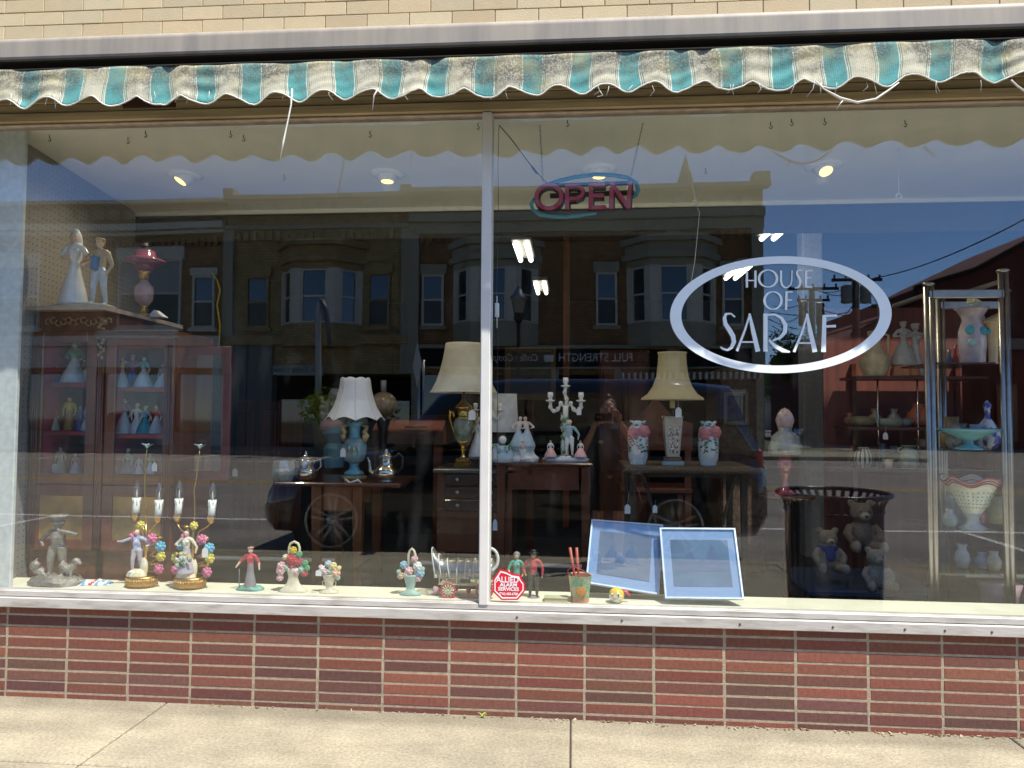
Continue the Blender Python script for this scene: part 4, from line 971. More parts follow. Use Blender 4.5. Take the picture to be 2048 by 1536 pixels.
# yellow-green flowering planter and diamond sign
q = R(648, 800, 21.3); q.z = 0
t_ = thing('flower_planter', q, 'yellow green bushy planter on the far sidewalk, mirrored left of the white lamp shade', 'planter')
MB().lathe([(.3, -.01), (.42, 1.0), (.46, 1.1)], q, 16).build('pot', M_GTR, t_); lm = MB()
for k in range(500):
    c_ = q+V((ar.gauss(0, .38), ar.gauss(0, .3), 1.5+ar.gauss(0, .28))); l = ar.uniform(.05, .12); a = V((ar.gauss(0, 1), ar.gauss(0, 1), ar.gauss(0, 1))).normalized()*l; b = a.orthogonal()*.6; lm.add([c_-a, c_+b, c_+a, c_-b], [(0, 1, 2, 3)], 0, None, False)
lm.build('foliage', mat('lime_foliage', (.3, .36, .02), .7), t_, fix=False)
q = R(834, 730, 10.4); s_ = S(10.4)
t_ = thing('crossing_sign', (q.x, q.y, -.15), 'diamond shaped road sign seen edge on, mirrored left of the brass lamp', 'road sign')
for dx in (.03, .12): MB().cyl((q.x+dx, q.y-.03, -.15), (q.x+dx, q.y-.03, q.z+.1), .022).build('post', SIL, t_)
rot = rad(66); pm = MB().prism([(-.42, 0), (0, -.42), (.42, 0), (0, .42)], -.006, .006); pm.xf(lambda p: V((p.x*cos(rot), p.x*sin(rot)+p.y, p.z))+q); pm.build('diamond_plate', mat('silvery_sign', (.5, .53, .5), .5), t_)
pm = MB().prism([(-.05, -.2), (.08, -.2), (.03, 0), (.12, .1), (.0, .2), (-.08, .08)], .0075, .0095); pm.xf(lambda p: V((p.x*cos(rot)+p.y, p.x*sin(rot)+p.y*1.2, p.z))+q); pm.build('pictogram', BLK, t_)

# ---------------------------------------------------------------- cars
def car(name, lab, x0, L_, ynear, wid, H, m, flip=1, detail=True, z0=-.15, wheels=(.155, .825)):
    """big estate car; nose at x0, length L_ towards +x*flip; near flank at ynear"""
    yc = ynear-wid/2; t_ = thing(name, (x0+flip*L_/2, yc, z0), lab, 'car')
    X = lambda f_: x0+flip*L_*f_
    st = [(0, .38, .62, .72, .72), (.008, .3, .70, .82, .86), (.03, .26, .84, .9, .95), (.10, .25, .98, .96, .99), (.2, .25, 1.08, .97, 1), (.28, .25, 1.12, .98, 1), (.6, .25, 1.14, .98, 1), (.9, .26, 1.14, .97, 1), (.98, .3, 1.1, .93, .97), (1, .42, 1.0, .88, .92)]
    b = MB(); n = 14; vs = []
    k_ = H/1.9
    for (f_, zb, zt, wt, wb) in st:
        hw = wid/2; zb *= k_; zt *= k_
        half = [(0, zb), (wb*.9, zb), (wb, zb+.1), (wb, zb+(zt-zb)*.55), (wt*1.0, zt-.12), (wt*.95, zt-.03), (wt*.8, zt), (0, zt+.015)]
        pr = [(a*hw, z) for a, z in half]+[(-a*hw, z) for a, z in half[-2:0:-1]]
        vs += [V((X(f_), yc+a, z0+z)) for a, z in pr]; n = len(pr)
    fs = [(i*n+k, i*n+(k+1) % n, (i+1)*n+(k+1) % n, (i+1)*n+k) for i in range(len(st)-1) for k in range(n)]+[tuple(range(n)), tuple(range((len(st)-1)*n, len(st)*n))]
    b.add(vs, fs, 0); body = b.build('body', m, t_)
    gh = [(.27, 1.12, 1.12), (.36, 1.12, 1.72), (.42, 1.12, 1.83), (.5, 1.12, 1.88), (.8, 1.12, 1.88), (.94, 1.12, 1.8), (.985, 1.12, 1.16)]
    vs = []
    for (f_, zb, zt) in gh:
        hw = wid/2; zb *= k_; zt *= k_; w1 = .95-.17*(zt-zb)/.76/k_
        pr = [(-.95*hw, zb), (.95*hw, zb), (w1*hw, zt-.06 if zt-zb > .1 else zt), (w1*hw*.88, zt), (-w1*hw*.88, zt), (-w1*hw, zt-.06 if zt-zb > .1 else zt)]
        vs += [V((X(f_), yc+a, z0+z)) for a, z in pr]
    n = 6; fs = [(i*n+k, i*n+(k+1) % n, (i+1)*n+(k+1) % n, (i+1)*n+k) for i in range(len(gh)-1) for k in range(n)]+[tuple(range(n)), tuple(range((len(gh)-1)*n, len(gh)*n))]
    MB().add(vs, fs, 0).build('cabin', m, t_)
    for (a, c_) in ((.385, .535), (.55, .715), (.73, .91)):
        for sd_ in (1, -1):
            y1 = yc+sd_*wid/2*.952; y2 = yc+sd_*wid/2*.822
            zb, zt = z0+1.17*k_, z0+1.73*k_
            a2 = a+(.03 if a < .4 else 0)
            MB().add([(X(a), y1, zb), (X(c_), y1, zb), (X(c_), y2, zt), (X(a2), y2, zt), (X(a), y1-sd_*.03, zb), (X(c_), y1-sd_*.03, zb), (X(c_), y2-sd_*.03, zt), (X(a2), y2-sd_*.03, zt)], [(0, 1, 2, 3), (4, 5, 6, 7), (0, 1, 5, 4), (1, 2, 6, 5), (2, 3, 7, 6), (3, 0, 4, 7)], 0, None, False).build('side_window', M_WGL, t_)
    for wf in wheels:
        for sd_ in (1, -1):
            wy = yc+sd_*(wid/2-.13); r = .39*k_; wx = X(wf); wz = z0+r
            w_ = MB().lathe([(r*.7, -.12), (r*.96, -.12), (r, -.08), (r, .08), (r*.96, .12), (r*.7, .12)], (wx, wy+sd_*.02, wz), 32, tilt=(pi/2, 0, 0), cap=False).build('tyre', mat('tyre_rubber', (.02, .02, .02), .8), t_)
            rm_ = MB(); rm_.lathe([(r*.66, -.1), (r*.70, -.1), (r*.71, .125), (r*.67, .13), (r*.66, .1)], (wx, wy+sd_*.02, wz), 32, tilt=(pi/2, 0, 0), cap=False)
            for k in range(5):
                a = rad(90+72*k); e = V((cos(a), 0, sin(a))); p0 = V((wx, wy+sd_*.12, wz)); sv = V((-sin(a), 0, cos(a)))
                for o_ in (-.1, .1): rm_.tube([p0+e*r*.12+sv*o_*r*.5, p0+e*r*.68+sv*o_*r*1.25], [.028, .034], 6, sq=.6)
            rm_.lathe([(.001, .13), (.06, .13), (.075, .1)], (wx, wy+sd_*.01, wz), 16, tilt=(-sd_*pi/2, 0, 0))
            rm_.tube([V((wx+r*.69*cos(pi*k/20), wy+sd_*.15, wz+r*.69*sin(pi*k/20))) for k in range(40)], .016, 6, closed=True); rm_.build('rim', mat('alloy_rim', (.45, .45, .44), .3, .9), t_)
            MB().lathe([(.01, -.02), (r*.66, -.02), (r*.66, .0), (.01, .0)], (wx, wy+sd_*.03, wz), 24, tilt=(pi/2, 0, 0)).build('brake_disc', BLK, t_)
            MB().lathe([(r*1.14, -.02), (r*1.14, .0), (.02, .0)], (wx, yc+sd_*(wid/2*.995-.005), wz+.01), 28, tilt=(-sd_*pi/2, 0, 0)).build('wheel_arch', BLK, t_)
    for sd_ in (1, -1):
        MB().box((X(.03), yc+sd_*wid*.37, z0+.82*k_), (.1, .28, .16), bev=.03).build('headlight', mat('headlight_glass', (.6, .62, .62), .15, spec=1), t_)
        MB().box((X(.985), yc+sd_*wid*.41, z0+1.0*k_), (.12, .12, .34), bev=.03).build('tail_light', RED, t_)
        MB().box((X(.33), yc+sd_*(wid/2+.08), z0+1.2*k_), (.1, .2, .16), bev=.04).build('wing_mirror', m, t_)
        for f_ in (.53, .72): MB().box((X(f_), yc+sd_*(wid/2+.012), z0+.98*k_), (.18, .03, .035), bev=.01).build('door_handle', CHR, t_)
    MB().box((X(.0)-.015*flip, yc, z0+.46*k_), (.05, wid*.7, .12), bev=.02).build('bumper', mat('tan_reflecting_bumper', (.1, .09, .08), .12, .7), t_)
    return t_
M_CARB = mat('black_car_paint', (.008, .009, .013), .08, .0, .1, 5, coat=1)
x0 = R(515, 950, 4.1).x; x1 = R(1538, 950, 4.1).x
car('parked_car', 'large black car parked at the kerb behind the photographer, filling the middle of the reflection', x0, x1-x0, -4.08, 1.98, 1.9, M_CARB)
car('parked_car', 'small dark car far off in the side street, mirrored below the oval', R(1592, 850, 40).x, 3.6, -39, 1.8, 1.45, mat('dark_blue_car_paint', (.02, .025, .05), .15, coat=1), detail=False)
car('parked_car', 'grey car parked by the far kerb, mirrored low in the left pane beside the cabinet', R(-330, 850, 18.5).x, 4.4, -18.4, 1.8, 1.5, mat('grey_car_paint', (.14, .15, .16), .2, coat=1))

# ---------------------------------------------------------------- litter bin on the sidewalk
DT = 1.95; q = R(1668, 1100, DT); q.z = 0; sT = S(DT)
tb = thing('litter_bin', q, 'black slatted litter bin with a flared rim on the sidewalk, mirrored at the lower right', 'litter bin')
zr = R(1668, 987, DT).z
sl_ = MB(); n = 36
for k in range(n):
    a = 2*pi*k/n; e = V((cos(a), sin(a), 0)); sv = V((-sin(a), cos(a), 0))*.014
    pr = [(.30, .04), (.315, zr*.55), (.315, zr*.86), (.33, zr*.93), (.36, zr-.01)]
    vs = [];
    for r, z in pr: vs += [q+e*r+sv+V((0, 0, z)), q+e*r-sv+V((0, 0, z)), q+e*(r-.006)-sv+V((0, 0, z)), q+e*(r-.006)+sv+V((0, 0, z))]
    sl_.add(vs, [(i*4+j, i*4+(j+1) % 4, i*4+4+(j+1) % 4, i*4+4+j) for i in range(4) for j in range(4)]+[(0, 1, 2, 3), (16, 17, 18, 19)], 0, None, False)
sl_.build('slats', BLK, tb)
MB().tube([q+V((  .365*cos(a*pi/20), .365*sin(a*pi/20), zr)) for a in range(40)], .016, 8, closed=True).build('rim', mat('worn_black_rim', (.03, .03, .03), .25), tb)
MB().lathe([(.31, .02), (.31, .06), (.3, .06)], q, 32).tube([q+V((.318*cos(a*pi/20), .318*sin(a*pi/20), zr*.86)) for a in range(40)], .01, 6, closed=True).build('hoops', BLK, tb)
MB().lathe([(.27, .05), (.285, zr*.8), (.28, zr*.9)], q, 28, cap=False).build('liner', mat('black_liner', (.01, .01, .01), .35), tb)
# ================================================================ FIGURE AND FLOWER MAKERS
def GP(u, v, z):
    """point of the horizontal plane z seen at (u, v)"""
    d = fwd+rgt*((u-1024)/F)-upv*((v-768)/F); t = (z-CZ)/d.z
    return V((CX+d.x*t, CY+d.y*t, z))
def LG(u, v):
    p = GP(u, v, ZLG); y = min(max(p.y, .03), .215); return ON(u, y, ZLG)
def fig(mb, o, h, rz=0, bulk=1.18, dress=0, skin=0, top=1, bot=2, hair=3, hat=None, hatm=3, lh=None, rh=None, shoe=3, ped=None, lean=(0, 0), fem=False, step=0, hb=False):
    """small human figure built from tapering limbs; local units are body heights, -y is the front"""
    i0 = len(mb.v); hz = .5
    sw = .095 if fem else .11
    lx_, ly_ = lean
    if dress:
        mb.lathe([(.17*dress, 0), (.175*dress, .03), (.15*dress, .18), (.1*dress, .38), (.062, .56), (.058, .6)], (0, 0, 0), 18, bot, fn=lambda r, z, a: (r*(1+.07*sin(a*9)*(1-z/.6)), z))
    else:
        for s_ in (-1, 1):
            f_ = s_*step
            mb.tube([(s_*.05, 0, .52), (s_*.06, -.02+f_*.5, .29), (s_*.065, .01+f_, .05)], [.062, .043, .026], 10, bot)
            mb.ell((s_*.067, -.03+f_, .025), (.026, .062, .026), shoe, n=10, m=6)
        mb.ell((0, 0, .52), (.09, .065, .07), bot)
    mb.tube([(0, 0, .5), (0, 0, .58), (lx_*.5, -.005+ly_*.5, .7), (lx_, ly_, .80), (lx_, ly_, .835)], [.075, .062 if fem else .075, .085, .07, .035], 12, top, sq=.75)
    mb.tube([(lx_-sw, ly_, .79), (lx_, ly_, .81), (lx_+sw, ly_, .79)], [.04, .05, .04], 8, top)
    if fem: mb.ell((lx_-.035, ly_-.05, .735), .034, top); mb.ell((lx_+.035, ly_-.05, .735), .034, top)
    mb.tube([(lx_, ly_, .82), (lx_, ly_, .885)], [.028, .026], 8, skin)
    hc = V((lx_, ly_-.008, .925))
    mb.ell(hc, (.052, .06, .068), skin); mb.ell(hc+V((0, -.06, -.008)), (.009, .014, .016), skin, n=6, m=4)
    for s_ in (-1, 1): mb.ell(hc+V((s_*.021, -.054, .01)), (.008, .006, .006), hair, n=6, m=4)
    mb.ell(hc+V((0, -.056, -.03)), (.016, .006, .005), top, n=6, m=4)
    mb.ell(hc+V((0, .018, .022)), (.059, .058, .062), hair)
    if hb: mb.ell(hc+V((0, .05, .06)), .04, hair)
    if hat == 'brim': mb.lathe([(.105, .96), (.11, .968), (.06, .975), (.055, 1.02), (.045, 1.035), (.0, 1.04)], (lx_, ly_, 0), 16, hatm)
    if hat == 'bonnet': mb.ell(hc+V((0, .012, .035)), (.072, .06, .075), hatm)
    if hat == 'cap': mb.ell(hc+V((0, 0, .06)), (.072, .075, .026), hatm)
    if hat == 'veil':
        mb.tube([hc+V((0, .01, .1)), hc+V((0, .04, .03)), (lx_, ly_+.08, .8), (lx_, ly_+.09, .62)], [.045, .068, .07, .05], 10, hatm, sq=1.2); mb.ell(hc+V((0, .02, .07)), (.055, .05, .06), hatm)
    if hat == 'wig': mb.ell(hc+V((0, .02, .055)), (.06, .055, .06), hatm)
    for s_, hp in ((-1, lh), (1, rh)):
        sh = V((lx_+s_*sw, ly_, .79)); hp = V(hp or (s_*.14, -.03, .47)); mid = (sh+hp)/2; L_ = .34; d = (hp-sh).length
        if d > .33: hp = sh+(hp-sh)*.33/d; d = .33
        mid = (sh+hp)/2; off = sqrt(max(0, (L_/2)**2-(d/2)**2)); el = mid+V((s_*off*.8, off*.35, -off*.45))
        mb.tube([sh, el], [.04, .03], 8, top); mb.tube([el, hp], [.029, .019], 8, skin if fem else top); mb.ell(hp+(hp-el).normalized()*.018, (.02, .016, .026), skin, n=8, m=6)
    Rz = Matrix.Rotation(rz, 3, 'Z')
    mb.xf(lambda p: Rz@(V((p.x*bulk, p.y*bulk, p.z))*h)+V(o), i0); return mb
def rose(mb, c, r, mi=0, nrm=(0, -1, .1), rg=ar):
    c = V(c); n = V(nrm).normalized(); x = n.orthogonal().normalized(); y = n.cross(x)
    mb.ell(c+n*r*.3, r*.38, mi, n=8, m=6)
    for ring_, (rr_, k, tl) in enumerate(((.42, 5, .5), (.75, 7, .15))):
        for i in range(k):
            a = 2*pi*i/k+ring_*.5; e = x*cos(a)+y*sin(a); q = c+e*r*rr_*.8+n*r*tl*.4
            t2 = n.cross(e)
            vs = [q-t2*r*.3-e*r*.1, q+t2*r*.3-e*r*.1, q+t2*r*.34+e*r*.28+n*r*.18, q+e*r*.42+n*r*.1, q-t2*r*.34+e*r*.28+n*r*.18]
            vs += [p-n*r*.07 for p in vs]
            mb.add(vs, [(0, 1, 2, 3, 4), (9, 8, 7, 6, 5)]+[(j, (j+1) % 5, (j+1) % 5+5, j+5) for j in range(5)], mi)
def leaf(mb, a, b, w_, mi=0):
    a, b = V(a), V(b); d = b-a; s_ = d.cross(V((0, 1, 0))).normalized()*w_
    m_ = a.lerp(b, .5)+V((0, -.003, 0)); mb.add([a, a.lerp(b, .35)+s_, a.lerp(b, .7)+s_*.8, b, a.lerp(b, .7)-s_*.8, a.lerp(b, .35)-s_, m_, m_+V((0, .003, 0))], [(0, 1, 6), (1, 2, 6), (2, 3, 6), (3, 4, 6), (4, 5, 6), (5, 0, 6), (1, 0, 7), (2, 1, 7), (3, 2, 7), (4, 3, 7), (5, 4, 7), (0, 5, 7)], mi)
def figurine(u, v, y, hpx, lab, pal, group=None, z=None, name='figurine', vox=.011, **k):
    o = P(u, v, y) if z is None else ON(u, y, z); h = hpx*S(y)
    mb = MB(); fig(mb, o, h, **k)
    if k.get('ped', 1): mb.lathe([(.14*h, -.004), (.145*h, .012*h), (.1*h, .03*h)], o, 16, len(pal)-1)
    ob = mb.sculpt(name, pal, None, h*vox, 1, o); tag(ob, lab, 'figurine', group); return ob
def price_tag(u, v, y, lab='small white price tag on a string', w_=11, h_=18, us=None, vs_=None):
    q = P(u, v, y); s_ = S(y); m = MB()
    m.prism([(q.x-w_*s_/2, q.z-h_*s_/2), (q.x+w_*s_/2, q.z-h_*s_/2), (q.x+w_*s_/2, q.z+h_*s_*.25), (q.x+w_*s_*.2, q.z+h_*s_/2), (q.x-w_*s_*.2, q.z+h_*s_/2), (q.x-w_*s_/2, q.z+h_*s_*.25)], y, y+.001)
    m.tube([q+V((0, 0, h_*s_*.4)), P(us or u, vs_ or v-h_, y)], .0006, 4)
    return tag(m.build('price_tag', TAG, origin=q), lab, 'price tag', 'price tags')

# ================================================================ DISPLAY CABINET ON THE LEFT
yc_ = .3; CD = .6; q0 = P(68, 700, yc_); q1 = P(350, 700, yc_); X0, X1 = q0.x, q1.x; ZT = P(140, 619, yc_).z
XMI = P(206, 700, yc_).x
cab = thing('display_cabinet', ((X0+X1)/2, yc_, ZF), 'tall walnut display cabinet with a marble top and crimson lining in the left corner', 'cabinet')
M_CRI = mat('crimson_velvet', (.42, .015, .06), .7, 0, .25, 10, .1)
dz = lambda v: P(140, v, yc_).z
W_ = X1-X0
c = MB()
c.b2(X0, X0+.03, yc_+.02, yc_+CD, ZF, ZT-.01).b2(X1-.03, X1, yc_+.02, yc_+.4, ZF, dz(662)).b2(X0+.03, X1-.03, yc_+.38, yc_+.4, ZF, dz(665)).b2(XMI-.02, XMI+.02, yc_+.02, yc_+.378, ZF, dz(665))
c.b2(X0+.031, XMI-.021, yc_+.02, yc_+.378, dz(667), ZT-.012).b2(XMI+.021, X1-.031, yc_+.02, yc_+.378, dz(676), dz(661)).b2(X0+.031, X1-.031, yc_+.02, yc_+.378, ZF, dz(1085))
c.build('carcass', WD1, cab)
def fframe(x0, x1, z0, z1, w_, y, name, m, par, t=.022):
    f = MB(); f.b2(x0, x0+w_, y-t, y, z0, z1, bev=.003).b2(x1-w_, x1, y-t, y, z0, z1, bev=.003).b2(x0+w_, x1-w_, y-t, y, z1-w_, z1, bev=.003).b2(x0+w_, x1-w_, y-t, y, z0, z0+w_, bev=.003)
    return f.build(name, m, par)
GLC = thin_glass('cabinet_glass', .06, (.96, .97, .96))
for (a, b, vt, vb) in ((X0+.0, XMI-.03, 664, 968), (XMI+.02, X1, 676, 968)):
    f = fframe(a, b, dz(vb), dz(vt), .055, yc_+.018, 'door', WD1, cab)
    MB().b2(a+.056, b-.056, yc_+.005, yc_+.009, dz(vb)+.056, dz(vt)-.056).build('glass', GLC, f)
    g = fframe(a, b, dz(1100), dz(970), .055, yc_+.018, 'lower_door', WD1, cab)
    MB().b2(a+.056, b-.056, yc_+.004, yc_+.012, dz(1100)+.056, dz(970)-.056).build('painted_panel', mat('painted_landscape', (.13, .11, .04), .5, 0, .3, 5, .05, col2=(.66, .36, .08)), g)
for a, b, n_ in ((X0+.031, XMI-.021, 0), (XMI+.021, X1-.031, 1)):
    MB().b2(a, a+.004, yc_+.025, yc_+.375, dz(955), dz(668)).b2(a+.005, b-.005, yc_+.4, yc_+.375, dz(955), dz(678)).build('velvet_lining', M_CRI, cab)
    for v in ((765, 863, 955), (774, 868, 955))[n_]: MB().b2(a+.006, b-.006, yc_+.03, yc_+.365, dz(v+8), dz(v)).build('shelf', mat('crimson_shelf', (.3, .02, .04), .5), cab)
cl = MB(); 
for x in (X0+.02, XMI-.002, X1-.02):
    for k in (-1, 0, 1): cl.tube([(x+k*.012, yc_-.008, dz(1095)), (x+k*.012, yc_-.008, dz(690))], .006, 6)
cl.build('fluted_pilaster', WD1, cab)
cv = MB()
for k in range(13):
    x = X0+.07+k*.028; z = dz(643)+.008*sin(k*2.1); cv.tube([(x+.016*cos(t*.7+k), yc_+.012-.006, z+.016*sin(t*.7+k)) for t in range(8)], .0035, 5)
for k in range(16): cv.ell((XMI+.014*sin(k*1.7), yc_-.014, dz(640+k*5)), (.014-.0005*k, .01, .012), 0, n=8, m=5)
cv.build('carved_ornament', mat('gilded_carving', (.24, .16, .08), .5, 0, .3, 60), cab)
MB().b2(XMI-.03, X1+.012, yc_-.03, yc_+.015, dz(678), dz(661), bev=.006).build('cornice', mat('mirrored_band_grey', (.13, .1, .085), .4), cab)  # grey strip imitates a light band mirrored from across the street
sl_ = MB().prism([(X0-.03, yc_-.05), (XMI+.03, yc_-.05), (GP(366, 655, ZT).x, GP(366, 655, ZT).y), (GP(340, 648, ZT).x-.1, GP(366, 655, ZT).y+.02), (X0-.03, GP(366, 655, ZT).y+.02)], ZT-.008, ZT+.014, ax='xy')
sl_.build('marble_top', mat('pinkish_marble', (.5, .4, .33), .25, 0, .2, 14), cab)
MB().b2(X0+.04, GP(366, 655, ZT).x-.07, yc_+.41, yc_+CD, dz(900), ZT-.01).build('upper_block', WD1, cab)
# open glazed door swung to the right
od_ = MB(); ax_ = P(356, 700, yc_+.15).x; bx_ = P(462, 700, yc_+.1).x
f = fframe(ax_, bx_, dz(960), dz(690), .045, yc_+.12, 'open_glazed_door', mat('maroon_door_wood', (.11, .02, .022), .35), cab); MB().b2(ax_+.046, bx_-.046, yc_+.106, yc_+.11, dz(960)+.046, dz(690)-.046).build('glass', GLC, f)
GF = 'porcelain figurines in the display cabinet'
yi = yc_+.13
def sh(v): return dz(v)
def cf(u, v, hpx, lab, pal, **k): return figurine(u, v, yi, hpx, lab, pal, GF, z=sh(v)+.001, **k)
cf(148, 765, 88, 'porcelain lady in green over a white lace skirt, top shelf behind the left glass door', [SKN, GRN, WHT, BRN], dress=1.5, fem=True, lh=(-.08, -.1, .6), rh=(.12, -.05, .55), hb=True)
cf(187, 765, 45, 'small pink and white porcelain figure at the right end of the left top shelf', [SKN, PPK, WHT, BRN], dress=1.2, fem=True)
cf(138, 863, 72, 'porcelain man in a yellow coat on the middle shelf behind the left glass door', [SKN, YEL, mat('orange_striped_coat', (.5, .22, .06), .4), BRN], hat='cap', dress=.8, hatm=3)
cf(160, 863, 52, 'blue robed porcelain figure between the man in yellow and the pale blue lady', [SKN, BLU, BLU, BRN], dress=1.2)
cf(180, 863, 66, 'pale blue and white porcelain lady on the middle left shelf', [SKN, SKY, WHT, CRM], dress=1.4, fem=True, hat='veil', hatm=2)
cf(243, 774, 66, 'porcelain lady in a yellow dress at the left of the right top shelf', [SKN, YEL, WHT, BRN], dress=1.2, fem=True, rh=(.05, -.05, .9))
cf(264, 774, 68, 'dark dressed porcelain gentleman dancing on the right top shelf', [SKN, PUR, BLU, BRN], rh=(.2, -.05, .7), hat='wig', hatm=0)
cf(287, 774, 66, 'porcelain lady in a flowing white and teal gown on the right top shelf', [SKN, TEA, WHT, BRN], dress=1.5, fem=True, lh=(-.2, -.05, .7))
cf(247, 868, 74, 'porcelain lady in a purple bodice and long white skirt on the right middle shelf', [SKN, PUR, WHT, BRN], dress=1.3, fem=True, lean=(.03, 0))
cf(273, 868, 62, 'white haired porcelain gentleman seated beside the teal gown on the right middle shelf', [SKN, WHT, WHT, WHT], dress=1.3, hat='wig', hatm=1)
cf(290, 868, 58, 'porcelain lady in a teal gown in the middle of the right middle shelf', [SKN, SKY, TEA, WHT], dress=1.6, fem=True, hb=True)
cf(312, 868, 60, 'porcelain lady in a red bodice at the right end of the right middle shelf', [SKN, RED, WHT, BRN], dress=1.2, fem=True, hb=True)
cf(120, 955, 60, 'cream porcelain figure with a price tag on the bottom left shelf', [SKN, CRM, CRM, BRN], dress=1., fem=True); price_tag(109, 936, yc_+.05, 'white price tag on the cream figure, bottom left shelf of the cabinet')
cf(255, 955, 55, 'grey green porcelain figure group on the bottom right shelf', [SKN, MNT, GRY, WHT], dress=1.8, fem=True, hat='wig', hatm=3)
cf(300, 955, 48, 'green and white porcelain figure beside a price tag on the bottom right shelf', [SKN, GRN, WHT, GRN], dress=1.1, fem=True, hb=True); price_tag(309, 934, yc_+.0, 'white price tag on the green and white figure, bottom right shelf of the cabinet')
cf(103, 765, 56, 'small blue gowned porcelain lady at the left end of the left top shelf', [SKN, SKY, BLU, BRN], dress=1.3, fem=True)
cf(168, 765, 52, 'brown coated porcelain man between the green lady and the pink figure', [SKN, BRN, CRM, BRN], hat='brim', hatm=3)
cf(107, 863, 50, 'small red porcelain figure at the left end of the left middle shelf', [SKN, RED, CRM, BRN], dress=1.2, fem=True)
cf(325, 774, 50, 'small grey porcelain couple at the right end of the right top shelf', [SKN, GRY, WHT, WHT], dress=1.7, fem=True)
cf(150, 955, 46, 'rose pink porcelain lady in the middle of the bottom left shelf', [SKN, PPK, WHT, BRN], dress=1.4, fem=True)
cf(277, 955, 40, 'tiny white porcelain child in the middle of the bottom right shelf', [SKN, WHT, WHT, BRN], dress=1.2)
# on the marble top
q = ON(150, yc_+.05, ZT+.014); s_ = S(yc_+.05)
t_ = thing('couple_statuette', q, 'large porcelain couple, a veiled lady and a man in breeches, on the marble top', 'statuette')
m = MB(); fig(m, q+V((-.01, 0, .012)), 158*s_, bulk=1.0, dress=1.05, fem=True, hat='veil', hatm=1, rh=(.14, -.08, .55), lh=(-.02, -.12, .62), top=1, bot=1, hair=3, rz=.3)
m.lathe([(.13, .0), (.13, .01), (.1, .02)], q+V((.05, 0, 0)), 16, 2, sx=1.3, sy=.8); m.tube([q+V((-.05, .03, .02)), q+V((-.1, .02, .022)), q+V((-.13, .02, .02))], [.05, .03, .01], 8, 1, sq=.5)
m.sculpt('lady', [SKN, WHT, mat('pale_celadon', (.42, .44, .36), .4), BRN], t_, .0045, 1, q)
q2 = ON(197, yc_+.05, ZT+.014); m = MB(); fig(m, q2+V((0, 0, .012)), 144*s_, bulk=1.05, hat='cap', hatm=1, top=1, bot=2, hair=3, lh=(-.16, -.02, .7), rh=(.13, -.02, .48), step=.05, shoe=4)
m.tube([q2+V((-.01, -.03, .2)), q2+V((-.0, -.035, .27))], .02, 8, 5); m.sculpt('gentleman', [SKN, mat('beige_shirt_glaze', (.5, .4, .29), .4), mat('pale_blue_breeches', (.5, .56, .62), .4), mat('golden_hair', (.4, .25, .1), .4), WHT, mat('sash_blue', (.1, .25, .5), .4)], t_, .0042, 1, q)
q = ON(287, yc_+.38, ZT+.014); s_ = S(yc_+.38)
t_ = thing('oil_lamp', q, 'pink glass oil lamp with a wide ruffled shade on the marble top', 'lamp')
M_PKG = mat('cranberry_glass', (.2, .03, .07), .15, coat=.5); M_PLV = mat('pinkish_glass', (.45, .3, .32), .2, coat=.5)
MB().lathe([(.032, 0), (.034, .008), (.018, .02), (.012, .05), (.02, .06)], q, 20).build('brass_foot', BRS, t_)
MB().lathe([(.02, .06), (.046, .09), (.052, .13), (.05, .17), (.03, .19), (.022, .21)], q, 24).build('font', M_PLV, t_)
MB().lathe([(.022, .21), (.03, .215), (.03, .25), (.04, .26)], q, 20).build('burner', BRS, t_)
MB().lathe([(.04, .26), (.055, .28), (.05, .3), (.105, .315), (.12, .312), (.1, .33), (.06, .345), (.055, .375), (.05, .38)], q, 28, fn=lambda r, z, a: (r*(1+.05*sin(a*8)*(r > .08)), z)).build('shade', M_PKG, t_)
MB().lathe([(.034, .38), (.03, .4), (.032, .405)], q, 16, cap=False).build('chimney', BLK, t_)
q = ON(314, yc_+.44, ZT+.014); o = MB().prism([(-.04, 0), (.05, 0), (.052, .003), (-.002, .042), (-.042, .003)], -.03, .03).xf(lambda p: p+q).build('tent_card', TAG, origin=q); tag(o, 'small folded white card standing beside the pink oil lamp', 'card')
# yellow cord
o = MB().tube([P(424, 545, 1.7), P(434, 560, 1.7), P(440, 580, 1.7), P(434, 610, 1.7), P(440, 650, 1.7), P(437, 700, 1.8)], .006, 6).build('yellow_rope', mat('yellow_cord_plastic', (.5, .4, .02), .4), origin=P(430, 600, 1.7)); tag(o, 'yellow cord dangling in the dark right of the display cabinet', 'cord')
# things seen through the open door
o = figurine(400, 900, 1.9, 62, 'pale green white porcelain head shaped vase low behind the open cabinet door', [MNT, MNT, MNT, MNT], None, dress=1.6, fem=True)

# ================================================================ LAMPS
def shade(mb, q, pts, n=40, fn=None, mi=0): return mb.lathe(pts, q, n, mi, fn=fn, cap=False)
